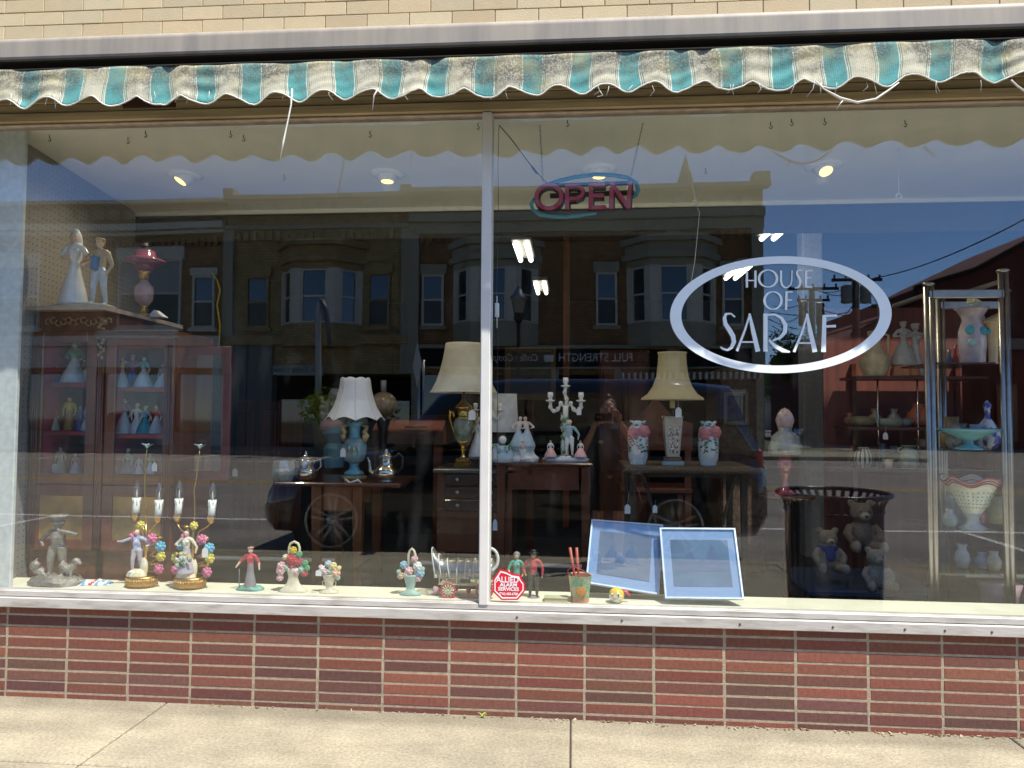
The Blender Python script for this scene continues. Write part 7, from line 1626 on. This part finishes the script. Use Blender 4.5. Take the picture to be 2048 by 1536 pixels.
vase(1953, .44, s2, 52, [(11, 0), (11, 44), (12, 46), (10, 45)], mat('pale_blue_glass', (.28, .4, .52), .2, coat=.5), 'pale blue cylindrical vase on the middle shelf of the chrome stand')
vase(1976, .5, s2, 90, [(14, 0), (22, 14), (22, 30), (12, 48), (5, 58), (5, 74), (8, 82), (0, 92)], mat('blue_white_delft', (.6, .62, .66), .2, 0, .1, 22, col2=(.05, .07, .35), thresh=(.48, .56), coat=.5), 'blue and white patterned ewer on the middle shelf of the chrome stand')
vase(1937, .36, s2, 40, [(26, 0), (24, 3), (10, 9), (8, 16), (30, 26), (52, 36), (54, 40), (50, 38), (28, 27), (5, 20)], mat('aqua_opaline', (.18, .42, .48), .2, coat=.6), 'wide aqua blue footed bowl at the front of the middle glass shelf', cat='bowl', name='footed_bowl')
vase(1905, .56, s2, 20, [(14, 0), (20, 6), (20, 16), (8, 24)], mat('grey_green_pottery', (.3, .31, .26), .4), 'grey green squat pot behind the left half of the aqua bowl', name='pot', cat='pot'); vase(1975, .6, s2, 20, [(14, 0), (20, 8), (14, 22)], mat('mauve_pottery', (.28, .22, .25), .4), 'mauve squat pot behind the right half of the aqua bowl', name='pot', cat='pot')
def ruf(r, z, a):
    k = max(0, (z-60)/40); return (r*(1+.1*k*cos(a*5)), z+7*k*cos(a*5+1))
t2 = thing('ruffled_vase', ON(1946, .42, s3), 'white lattice glass vase with a ruffled red rim on the third chrome stand shelf', 'vase', 'pottery and glass at the right'); q = t2.location; s_ = S(.42)
MB().lathe([(24, -2), (24, 0), (12, 8), (10, 18), (16, 28)], (0, 0, 0), 32).xf(lambda p: p*s_+q).build('ribbed_foot', mat('frosted_foot', (.5, .5, .44), .3), t2)
MB().lathe([(16, 28), (26, 44), (34, 62), (42, 82), (50, 92), (48, 92), (32, 62), (14, 30)], (0, 0, 0), 60, fn=ruf, cap=False).xf(lambda p: p*s_+q).build('bowl', mat('milk_glass', (.62, .64, .52), .25, coat=.5), t2)
hm = MB()
for j in range(5):
    for k in range(28):
        a = 2*pi*k/28; z = 40+j*7; r = 24+j*3.4; rr_, zz = ruf(r+.6, z, a); hm.ell((rr_*cos(a), rr_*sin(a), zz), (1.5, 1.5, .9), n=6, m=4)
hm.xf(lambda p: p*s_+q).build('lattice_holes', GRN, t2)
for k, zz in enumerate((92, 87, 83)):
    rr0 = (50.6, 46.8, 43.6)[k]; MB().tube([(ruf(rr0, zz, a*pi/40)[0]*cos(a*pi/40), ruf(rr0, zz, a*pi/40)[0]*sin(a*pi/40), ruf(rr0, zz, a*pi/40)[1]) for a in range(80)], 1.5, 5, closed=True).xf(lambda p: p*s_+q).build('red_rim_stripe', mat('deep_red_glass', (.38, .03, .05), .2), t2)
vase(1915, .6, s3, 60, [(18, 0), (20, 40), (18, 56)], mat('blue_grey_glass', (.14, .18, .24), .2), 'blue grey glass jar on the third shelf behind the ruffled vase', name='jar', cat='jar'); vase(1992, .6, s3, 60, [(16, 0), (18, 20), (16, 50)], mat('ribbed_olive_glass', (.3, .27, .12), .3), 'ribbed olive glass beaker near the right chrome post', name='beaker', cat='beaker', fn=lambda r, z, a: (r*(1+.04*sin(z)), z))
vase(2000, .42, ZF+.25, 60, [(24, 0), (30, 40), (36, 62)], mat('dusty_pink_fluted', (.36, .22, .24), .5), 'dusty pink fluted planter at the foot of the right chrome post', name='planter', cat='planter', fn=lambda r, z, a: (r*(1+.05*sin(a*16)), z)); 
# ---------------------------------------------------------------- pottery shelves behind
ys_ = 1.7; xa, xb = P(1712, 750, ys_).x, P(1850, 750, ys_).x
t_ = thing('pottery_shelf', ((xa+xb)/2, ys_+.15, ZF), 'dark wooden shelf unit of pottery between the oval ring and the chrome stand', 'shelf unit'); PZ = []
for v, x_ in ((752, 0), (854, -.05), (938, -.12)):
    z = P(1780, v, ys_).z; PZ.append(z+.001); MB().b2(xa+x_, xb+.4, ys_, ys_+.3, z-.02, z).build('shelf', mat('dark_red_shelf', (.07, .025, .018), .4), t_)
for x in (xa+.1, xb+.36): MB().b2(x-.015, x+.015, ys_+.301, ys_+.33, ZF, PZ[0]+.1).build('upright', WD3, t_)
for x in (P(1758, 800, ys_).x, P(1838, 800, ys_).x): MB().cyl((x, ys_+.02, PZ[2]+.0), (x, ys_+.02, PZ[0]-.022), .006).build('thin_rod', SIL, t_)
MB().b2(xa-.1, xb+.4, ys_+.33, ys_+.345, ZF, PZ[0]+.5).build('back_panel', mat('red_brown_panel', (.12, .03, .02), .6, 0, .3, 5, stretch=(4, 1, .3)), t_)
p1, p2, p3 = PZ
vase(1750, ys_+.1, p1, 96, [(22, 0), (20, 4), (28, 22), (28, 34), (14, 52), (10, 72), (13, 88), (10, 86)], mat('cream_gilt_ewer', (.5, .42, .28), .35, 0, .25, 16), 'cream and gold ewer at the left end of the top pottery shelf', extra=lambda o: o.tube([(10, 0, 84), (26, 0, 80), (24, 0, 56), (26, 0, 34)], 2.6, 8))
gl = ON(1810, ys_+.1, p1); s_ = S(ys_+.1)
m = MB(); m.lathe([(26*s_, 0), (24*s_, 16*s_), (18*s_, 24*s_)], gl, 18, 2, fn=lambda r, z, a: (r*(1+.1*sin(a*6)), z)); fig(m, gl+V((-2*s_, 0, 22*s_)), 84*s_, dress=1.4, fem=True, top=1, bot=1, hair=1, hat='cap', hatm=1, lh=(-.06, -.12, .66), rh=(.06, -.12, .64))
o = m.sculpt('girl_statuette', [mat('grey_bisque_skin', (.48, .42, .36), .5), mat('grey_bisque', (.4, .4, .4), .5), mat('orange_rock', (.42, .17, .07), .5)], None, .005, 1, gl); tag(o, 'grey white girl in a cap and short dress on an orange base, top pottery shelf', 'statuette')
g2 = ON(1832, ys_+.1, p1); m = MB(); fig(m, g2, 102*s_, dress=.8, fem=True, top=0, bot=0, hair=0, hat='cap', hatm=0, lh=(-.04, -.1, .82), rh=(.04, -.1, .8)); o = m.sculpt('robed_statuette', [mat('grey_bisque', (0, 0, 0))], None, .005, 1, g2); tag(o, 'slender grey white robed woman beside the girl in a cap', 'statuette')
for (u, hh, pr_, m_, lb) in ((1725, 30, [(20, 0), (24, 10), (20, 18), (4, 20)], mat('olive_bowl', (.16, .14, .08), .4), 'olive pottery bowl at the left of the middle pottery shelf'), (1772, 24, [(26, 0), (30, 12), (26, 16), (4, 14)], mat('green_grey_bowl', (.2, .25, .2), .4), 'long grey green bowl on the middle pottery shelf'), (1806, 24, [(14, 0), (20, 10), (12, 16)], mat('slate_bowl', (.12, .16, .18), .4), 'small slate bowl on the middle pottery shelf'), (1838, 44, [(12, 0), (20, 12), (21, 24), (12, 34), (9, 40), (11, 44)], mat('terracotta', (.34, .1, .05), .5, 0, .2, 30), 'orange terracotta vase at the right end of the middle pottery shelf')):
    vase(u, ys_+.1, p2, hh, pr_, m_, lb, cat='bowl' if 'bowl' in lb else 'vase', name='bowl' if 'bowl' in lb else 'vase')
def stripes(o):
    for k in range(14):
        a = 2*pi*k/14; o.tube([(r_*1.01*cos(a), r_*1.01*sin(a), z) for r_, z in ((13, 1), (19, 14), (17, 28), (10, 38))], 1.5, 5, 1)
vase(1727, ys_+.05, p3, 40, [(13, 0), (19, 14), (17, 28), (9, 40), (7, 39)], [mat('pale_stripe_pottery', (.5, .52, .48), .4), BLK], 'pale round vase with black vertical stripes on the lowest pottery shelf', extra=stripes)
vase(1776, ys_+.05, p3, 22, [(7, 0), (10, 18), (9, 18)], CRM, 'small cream cup on the lowest pottery shelf', name='cup', cat='cup')
vase(1754, ys_+.1, p3, 16, [(16, 0), (20, 8), (16, 10)], mat('navy_bowl', (.03, .05, .12), .3), 'low navy bowl right of the striped vase', name='bowl', cat='bowl')
vase(1818, ys_+.05, p3, 52, [(14, 0), (18, 14), (16, 30), (11, 38), (14, 44), (12, 44)], mat('sage_pottery', (.34, .4, .33), .4, 0, .2, 20), 'sage green vase with two ring handles on the lowest pottery shelf', extra=lambda o: [o.tube([(sd*12, 0, 40), (sd*20, 0, 38), (sd*18, 0, 30), (sd*14, 0, 30)], 2, 6) for sd in (-1, 1)])
vase(1846, ys_+.1, p3, 56, [(14, 0), (18, 20), (12, 44), (14, 56)], mat('tan_pottery', (.3, .2, .12), .5), 'tan vase half behind the left chrome post'); vase(1800, ys_+.2, p3, 30, [(30, 0), (34, 14), (30, 26), (10, 28)], mat('grey_pot', (.14, .13, .14), .5), 'wide grey pot behind the sage green vase', name='pot', cat='pot')
for (u, hh, zz, c_, lb) in ((1700, 26, p2, (.2, .07, .05), 'little brick red pot at the far left of the middle pottery shelf'), (1788, 34, p2, (.3, .3, .26), 'thin grey stone bottle between the green grey and slate bowls'), (1822, 30, p2, (.12, .2, .12), 'moss green jar beside the terracotta vase'), (1750, 34, p2, (.35, .28, .16), 'mustard jug between the olive and grey green bowls'),
    (1708, 40, p3, (.22, .1, .06), 'rust brown jar left of the black striped vase'), (1765, 44, p3, (.2, .24, .28), 'steel blue vase behind the small cream cup'), (1788, 40, p3, (.3, .24, .2), 'buff jug right of the small cream cup'), (1836, 36, p3, (.1, .09, .1), 'charcoal pot right of the sage green vase')):
    vase(u, ys_+.2, zz, hh, [(9, 0), (12, hh*.3), (11, hh*.55), (5, hh*.75), (7, hh), (6, hh)], mat('glaze_%d' % u, c_, .4, 0, .25, 22), lb, cat='pottery', name='pottery_jar')
for (u, yy, zz, hh, c_, lb) in ((1925, .6, s2, 46, (.1, .16, .1), 'dark green glass bottle behind the mosaic vase'), (1958, .62, s3, 40, (.3, .12, .16), 'plum glass vase behind the ruffled vase'), (1900, .45, s3, 34, (.34, .36, .3), 'pale grey glass jar at the left of the third shelf'), (1925, .5, s4, 44, (.3, .32, .32), 'clear grey glass bowl at the left of the bottom glass shelf'), (1965, .5, s4, 30, (.2, .24, .34), 'small blue grey dish on the bottom glass shelf'), (1988, .45, s4, 36, (.36, .3, .2), 'amber tinted jar at the right of the bottom glass shelf')):
    vase(u, yy, zz, hh, [(10, 0), (14, hh*.35), (12, hh*.6), (7, hh*.8), (9, hh), (8, hh)], mat('glass_%d_%d' % (u, hh), c_, .15, 0, .2, 22, coat=.6), lb, name='glass_jar', cat='jar')
# ruby lamp with clear ruffled shade
q = P(1571, 985, .95); s_ = S(.95)
t_ = thing('ruby_glass_lamp', (q.x, q.y, P(1571, 1010, .95).z), 'ruby red glass lamp with a frosted ruffled skirt, right of the wicker table', 'lamp')
MB().lathe([(24, -3), (24, 0), (8, 8), (5, 24), (10, 40), (15, 52), (14, 62), (7, 72)], (0, 0, 0), 32).xf(lambda p: p*s_+q).build('ruby_base', mat('ruby_glass', (.35, .005, .015), .08, spec=1, coat=1), t_)
MB().lathe([(28, 74), (30, 86), (24, 108), (12, 120), (14, 126)], (0, 0, 0), 48, fn=lambda r, z, a: (r*(1+.12*sin(a*7+z*.1)*(z < 112)), z)).xf(lambda p: p*s_+q).build('ruffled_skirt', mat('frosted_clear_glass', (.42, .42, .4), .25, 0, .3, 30, alpha=.75, coat=.6), t_)
MB().lathe([(14, 126), (18, 140), (14, 152), (8, 160), (0, 164)], (0, 0, 0), 24, fn=lambda r, z, a: (r*(1+.1*sin(a*6)), z)).xf(lambda p: p*s_+q).build('china_head', mat('rosy_white_china', (.45, .32, .32), .3, 0, .3, 40), t_)
ts = MB().lathe([(15, 0), (16, 2), (2, 4), (2, 100)], (0, 0, 0), 16).xf(lambda p: p*s_+V((q.x, q.y, ZF))); 
MB().lathe([(.16, P(1571, 985, .95).z-.03), (.17, P(1571, 985, .95).z-.02), (.17, P(1571, 985, .95).z-3*s_-.001)], (q.x, q.y, 0), 32).build('tmp', WD3)
o = bpy.data.objects['tmp']; bpy.data.objects.remove(o)
zt_ = q.z-3*s_-.001
t3 = thing('pedestal_table', (q.x, q.y, ZF), 'small round dark pedestal table under the ruby glass lamp', 'table'); MB().lathe([(.15, zt_-.02), (.16, zt_-.01), (.15, zt_)], (q.x, q.y, 0), 32).build('table_top', WD3, t3); MB().lathe([(.12, ZF), (.05, ZF+.05), (.02, ZF+.2), (.03, zt_-.1), (.04, zt_-.021)], (q.x, q.y, 0), 20).build('pedestal', WD3, t3)
# teddy bears
def bear(u, v, y, hpx, lab, fur, bib=None):
    q = P(u, v, y); s_ = S(y)*hpx/90; m = MB()
    m.ell((0, 0, 28), (24, 20, 28)).ell((0, -4, 68), (21, 19, 19)).ell((0, -22, 63), (9, 8, 7), 1).ell((0, -30, 65), (3.5, 2.5, 2.5), 2)
    for sd in (-1, 1): m.ell((sd*17, 0, 85), (8, 4, 8)); m.ell((sd*8, -20, 72), 2.2, 2, n=8, m=6); m.tube([(sd*20, -6, 44), (sd*30, -14, 30), (sd*24, -24, 18)], [8, 8, 7], 10); m.tube([(sd*14, -8, 8), (sd*22, -30, 7), (sd*24, -40, 9)], [10, 9, 9], 10); m.ell((sd*24, -44, 11), (9, 5, 11), 1)
    if bib: m.tube([(0, -2, 52), (0, -2, 44)], [22, 20], 16, 3, sq=.95); m.ell((0, -21, 36), (11, 5, 14), 3)
    m.xf(lambda p: p*s_+q); o = m.sculpt('teddy_bear', [mat('fur_'+fur[0], tuple(x*.75 for x in fur[1]), .95, 0, .2, 90, .5), mat('pale_muzzle', (.4, .34, .26), .95), BLK]+([bib] if bib else []), None, .0085, 1, q); tag(o, lab, 'teddy bear', 'teddy bears'); return o
bear(1655, 1140, 1.25, 80, 'cream teddy bear in a blue bib, mirrored litter bin around it', ('cream', (.4, .33, .24)), mat('blue_bib', (.03, .05, .25), .8))
bear(1722, 1098, 1.45, 92, 'large pale brown teddy bear sitting behind the bear in the blue bib', ('palebrown', (.3, .23, .18))); bear(1752, 1175, 1.15, 76, 'white teddy bear at the right, beside the edge of the mirrored litter bin', ('white', (.45, .42, .38)))
bn = thing('low_bench', (ON(1700, 1.35, ZF).x, 1.35, ZF), 'low dark bench on which the teddy bears sit', 'bench'); zb_ = P(1655, 1140, 1.25).z; xq = bn.location.x
MB().b2(xq-.35, xq+.4, 1.05, 1.7, min(zb_, P(1752, 1175, 1.15).z)-.04, min(zb_, P(1752, 1175, 1.15).z)-.001, bev=.01).build('seat', mat('navy_seat_cloth', (.03, .05, .1), .8), bn)
for x in (-.3, .35):
    for y in (1.1, 1.62): MB().b2(xq+x-.02, xq+x+.02, y, y+.04, ZF, min(zb_, P(1752, 1175, 1.15).z)-.041).build('leg', BLK, bn)
rg_ = MB(); q = ON(1700, .9, ZF); rg_.b2(q.x-.6, q.x+.7, .45, 1.6, ZF+.0005, ZF+.008, 0)
for k in range(46):
    c_ = V((q.x+ar.gauss(0, .2), .85+ar.gauss(0, .16), ZF+.0095)); l = ar.uniform(.02, .06); a = ar.uniform(0, 6.28); e = V((cos(a), sin(a)*.6, 0))*l; f_ = V((-sin(a), cos(a), 0))*l*.3
    rg_.add([c_-e, c_-f_, c_+e, c_+f_], [(0, 1, 2, 3)], 1 if (c_-V((q.x, .85, c_.z))).length < .16 else 2, None, False)
o = rg_.build('flowered_rug', [mat('black_wool', (.008, .008, .008), .95), mat('red_wool', (.3, .03, .05), .95), mat('cream_wool', (.45, .42, .36), .95)], origin=(q.x, .9, ZF), fix=False); tag(o, 'black rug with a red and cream flower pattern on the floor below the bears', 'rug')
# dim wardrobe and framed picture in the depth
xa, xb = P(1440, 800, 2.4).x, P(1530, 800, 2.4).x
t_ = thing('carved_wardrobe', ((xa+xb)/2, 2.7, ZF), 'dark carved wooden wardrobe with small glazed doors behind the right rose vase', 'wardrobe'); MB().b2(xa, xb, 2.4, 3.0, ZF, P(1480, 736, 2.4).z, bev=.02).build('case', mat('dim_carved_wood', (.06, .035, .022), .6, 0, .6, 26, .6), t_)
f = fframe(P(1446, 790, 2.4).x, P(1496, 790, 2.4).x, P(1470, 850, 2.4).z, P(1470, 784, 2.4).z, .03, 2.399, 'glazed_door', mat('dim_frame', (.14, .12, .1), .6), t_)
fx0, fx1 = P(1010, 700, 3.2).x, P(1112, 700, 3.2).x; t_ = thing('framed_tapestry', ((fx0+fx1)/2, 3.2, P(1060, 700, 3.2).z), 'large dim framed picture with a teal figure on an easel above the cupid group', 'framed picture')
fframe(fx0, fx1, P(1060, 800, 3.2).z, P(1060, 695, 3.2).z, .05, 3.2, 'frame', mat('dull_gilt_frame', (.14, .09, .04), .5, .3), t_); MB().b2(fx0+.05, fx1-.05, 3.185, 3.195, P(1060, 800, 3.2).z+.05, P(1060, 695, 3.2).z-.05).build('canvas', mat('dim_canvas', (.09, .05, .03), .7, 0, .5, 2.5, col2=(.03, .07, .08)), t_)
MB().b2((fx0+fx1)/2-.03, (fx0+fx1)/2+.03, 3.21, 3.25, ZF, P(1060, 720, 3.2).z).build('easel', WD3, t_)
# dim stacks of furniture far back
for (u0, u1, v, y, lb) in ((470, 560, 800, 3.4, 'dim dark cupboard far back behind the oil lamp and the yellow cord'), (1200, 1300, 700, 4.2, 'dim tall cupboard far back left of the oval lettering'), (1880, 2100, 700, 3.2, 'brown wooden cupboard behind the chrome stand')):
    xa, xb = P(u0, v, y).x, P(u1, v, y).x; t_ = thing('dark_cupboard', ((xa+xb)/2, y+.3, ZF), lb, 'cupboard', 'dim cupboards at the back'); zt = P(u0, v, y).z
    MB().b2(xa, xb, y, y+.6, ZF, zt, bev=.02).build('case', WD1, t_)
    for k in (0, 1): MB().b2(xa+.03+k*(xb-xa)/2, xa-.03+(k+1)*(xb-xa)/2, y-.02, y-.001, ZF+.1, zt-.1, bev=.01).build('door', WD1, t_)
# ================================================================ THE PHOTOGRAPHER (seen only in the glass)
px0 = R(1216, 830, 3.5).x; PB = V((px0, -3.52, 0))
ps = thing('person', PB, 'person in black shirt and shorts raising a phone, mirrored beside the left rose vase', 'person')
SK = mat('human_skin', (.55, .3, .21), .5, 0, .1, 14, .05)
m = MB(); W = lambda x, y, z: PB+V((x, y, z))
# trunk, neck, head
m.tube([W(0, 0, .76), W(0, 0, .86), W(0, .0, 1.0), W(0, .0, 1.12), W(0, -.01, 1.21), W(0, -.01, 1.255)], [.12, .155, .13, .15, .14, .07], 16, sq=.68)
m.tube([W(-.15, -.01, 1.2), W(0, -.01, 1.225), W(.15, -.01, 1.2)], [.052, .06, .052], 12)
m.tube([W(0, -.01, 1.22), W(0, .01, 1.31)], [.05, .046], 12)
hc = W(0, .02, 1.395)
m.ell(hc, (.07, .086, .1), n=20, m=14); m.ell(hc+V((0, .03, -.045)), (.05, .05, .05)); m.tube([hc+V((0, .082, .015)), hc+V((0, .1, -.018)), hc+V((0, .085, -.028))], [.009, .014, .008], 8)
for s_ in (-1, 1): m.ell(hc+V((s_*.072, .0, -.005)), (.009, .018, .028)); m.ell(hc+V((s_*.03, .077, .022)), (.018, .01, .008))
m.ell(hc+V((0, .083, -.05)), (.024, .01, .006))
# legs
for s_, kx, fy in ((-1, -.1, -.02), (1, .1, .05)):
    m.tube([W(s_*.075, 0, .8), W(s_*.085, .01, .6), W(s_*.09, .02+fy*.3, .43), W(s_*.095, .0+fy*.6, .3), W(s_*.1, -.01+fy, .09), W(s_*.1, fy, .05)], [.09, .075, .052, .053, .032, .036], 14)
    m.ell(W(s_*.105, fy+.05, .035), (.038, .11, .03))
def arm(sh, el, wr, dirs, palm_n):
    m.tube([sh, el], [.045, .036], 12); m.tube([el, el.lerp(wr, .35), wr], [.037, .036, .023], 12)
    f = dirs.normalized(); n = palm_n.normalized(); sd = f.cross(n).normalized()
    pc = wr+f*.045; m.tube([wr, pc, wr+f*.082], [.022, .03, .03], 12, sq=.5); m.ell(pc, (.03, .03, .034))
    for k, L_ in enumerate((.062, .07, .066, .052)):
        b = wr+f*.08+sd*(k-1.5)*.018; p1_ = b+f*L_*.45+n*.006; p2_ = p1_+f*L_*.22+n*L_*.28; p3_ = p2_+n*L_*.3
        m.tube([b-f*.01, p1_, p2_, p3_], [.0088, .0084, .0078, .0066], 8)
    t0 = wr+f*.03-sd*.026; m.tube([t0, t0-sd*.022+f*.022+n*.006, t0-sd*.026+f*.046+n*.022], [.0115, .0098, .0078], 8)
arm(W(-.17, -.01, 1.19), W(-.25, .06, .98), W(-.135, .19, 1.23), V((.35, .25, .9)), V((.4, .6, -.3)))
arm(W(.17, -.01, 1.19), W(.27, .08, 1.0), W(.1, .17, 1.28), V((-.35, .1, .95)), V((-.5, .5, -.2)))
m.sculpt('body', [SK], ps, .0062, 2, PB)
TS = mat('black_cotton_shirt', (.018, .018, .02), .9, 0, .2, 20, .3)
c = MB(); c.tube([W(0, 0, .79), W(0, 0, .88), W(0, 0, 1.0), W(0, 0, 1.12), W(0, -.01, 1.21), W(0, -.01, 1.262)], [.17, .172, .152, .166, .152, .078], 18, sq=.72)
c.tube([W(0, -.01, 1.215), W(-.15, -.01, 1.2), W(-.22, .025, 1.07)], [.07, .066, .06], 12); c.tube([W(0, -.01, 1.215), W(.15, -.01, 1.2), W(.235, .035, 1.08)], [.07, .066, .06], 12)
c.sculpt('shirt', [TS], ps, .012, 3, PB)
for dx, dz, a in ((-.07, 1.1, .03), (.06, 1.11, .02)):
    MB().box(W(dx, .117, dz), (a*1.4, .006, a*.9), rot=(.1, 0, 0), bev=.002).build('shirt_mark', TAG, ps)
c = MB()
for s_ in (-1, 1): c.tube([W(s_*.06, 0, .86), W(s_*.08, .01, .66), W(s_*.088, .015, .47)], [.115, .105, .1], 14)
c.tube([W(0, 0, .82), W(0, 0, .9)], [.17, .165], 18, sq=.74); c.sculpt('shorts', [mat('black_shorts', (.012, .012, .014), .85)], ps, .012, 2, PB)
c = MB(); c.ell(hc+V((0, -.02, .028)), (.08, .085, .09), n=18, m=12).ell(hc+V((0, -.02, .12)), (.04, .04, .034))
c.sculpt('hair', [mat('auburn_hair', (.1, .045, .02), .5, 0, .3, 60, .3, stretch=(4, 4, .5))], ps, .007, 1, PB)
for s_, fy in ((-1, -.02), (1, .05)):
    c = MB(); c.ell(W(s_*.105, fy+.05, .045), (.046, .125, .042)); c.tube([W(s_*.1, fy-.01, .05), W(s_*.1, fy-.005, .11)], [.046, .042], 12); c.b2(PB.x+s_*.105-.045, PB.x+s_*.105+.045, PB.y+fy-.07, PB.y+fy+.17, .0, .025, 1, bev=.01)
    c.sculpt('sneaker', [mat('grey_black_canvas', (.06, .06, .07), .8), mat('white_sole', (.5, .5, .5), .6)], ps, .007, 1, PB)
    lc = MB()
    for k in range(5): lc.tube([W(s_*.105-.028, fy+.03+k*.02, .094-k*.006), W(s_*.105, fy+.037+k*.02, .1-k*.006), W(s_*.105+.028, fy+.03+k*.02, .094-k*.006)], .0035, 5)
    lc.build('laces', TAG, ps)
ph = tag(MB().box(W(-.055, .245, 1.33), (.15, .009, .075), bev=.004).build('phone', BLK, origin=W(-.055, .245, 1.33)), 'dark phone held up sideways in both hands of the mirrored person', 'phone')
bg_ = thing('shoulder_bag', W(.27, .02, .8), 'small dark bag hanging from a purple strap at the hip of the mirrored person', 'bag')
MB().tube([W(-.1, .08, 1.24), W(.05, .13, 1.05), W(.2, .1, .9), W(.26, .05, .82)], .011, 8, sq=.4).build('strap', mat('purple_strap', (.1, .06, .3), .7), bg_)
MB().box(W(.27, .03, .74), (.09, .14, .17), bev=.02).build('pouch', BLK, bg_)
MB().tube([W(.26, .11, .7), W(.28, .13, .6), W(.3, .13, .55)], [.004, .008, .006], 6).build('tassel', mat('rosy_tassel', (.4, .15, .15), .8), bg_)
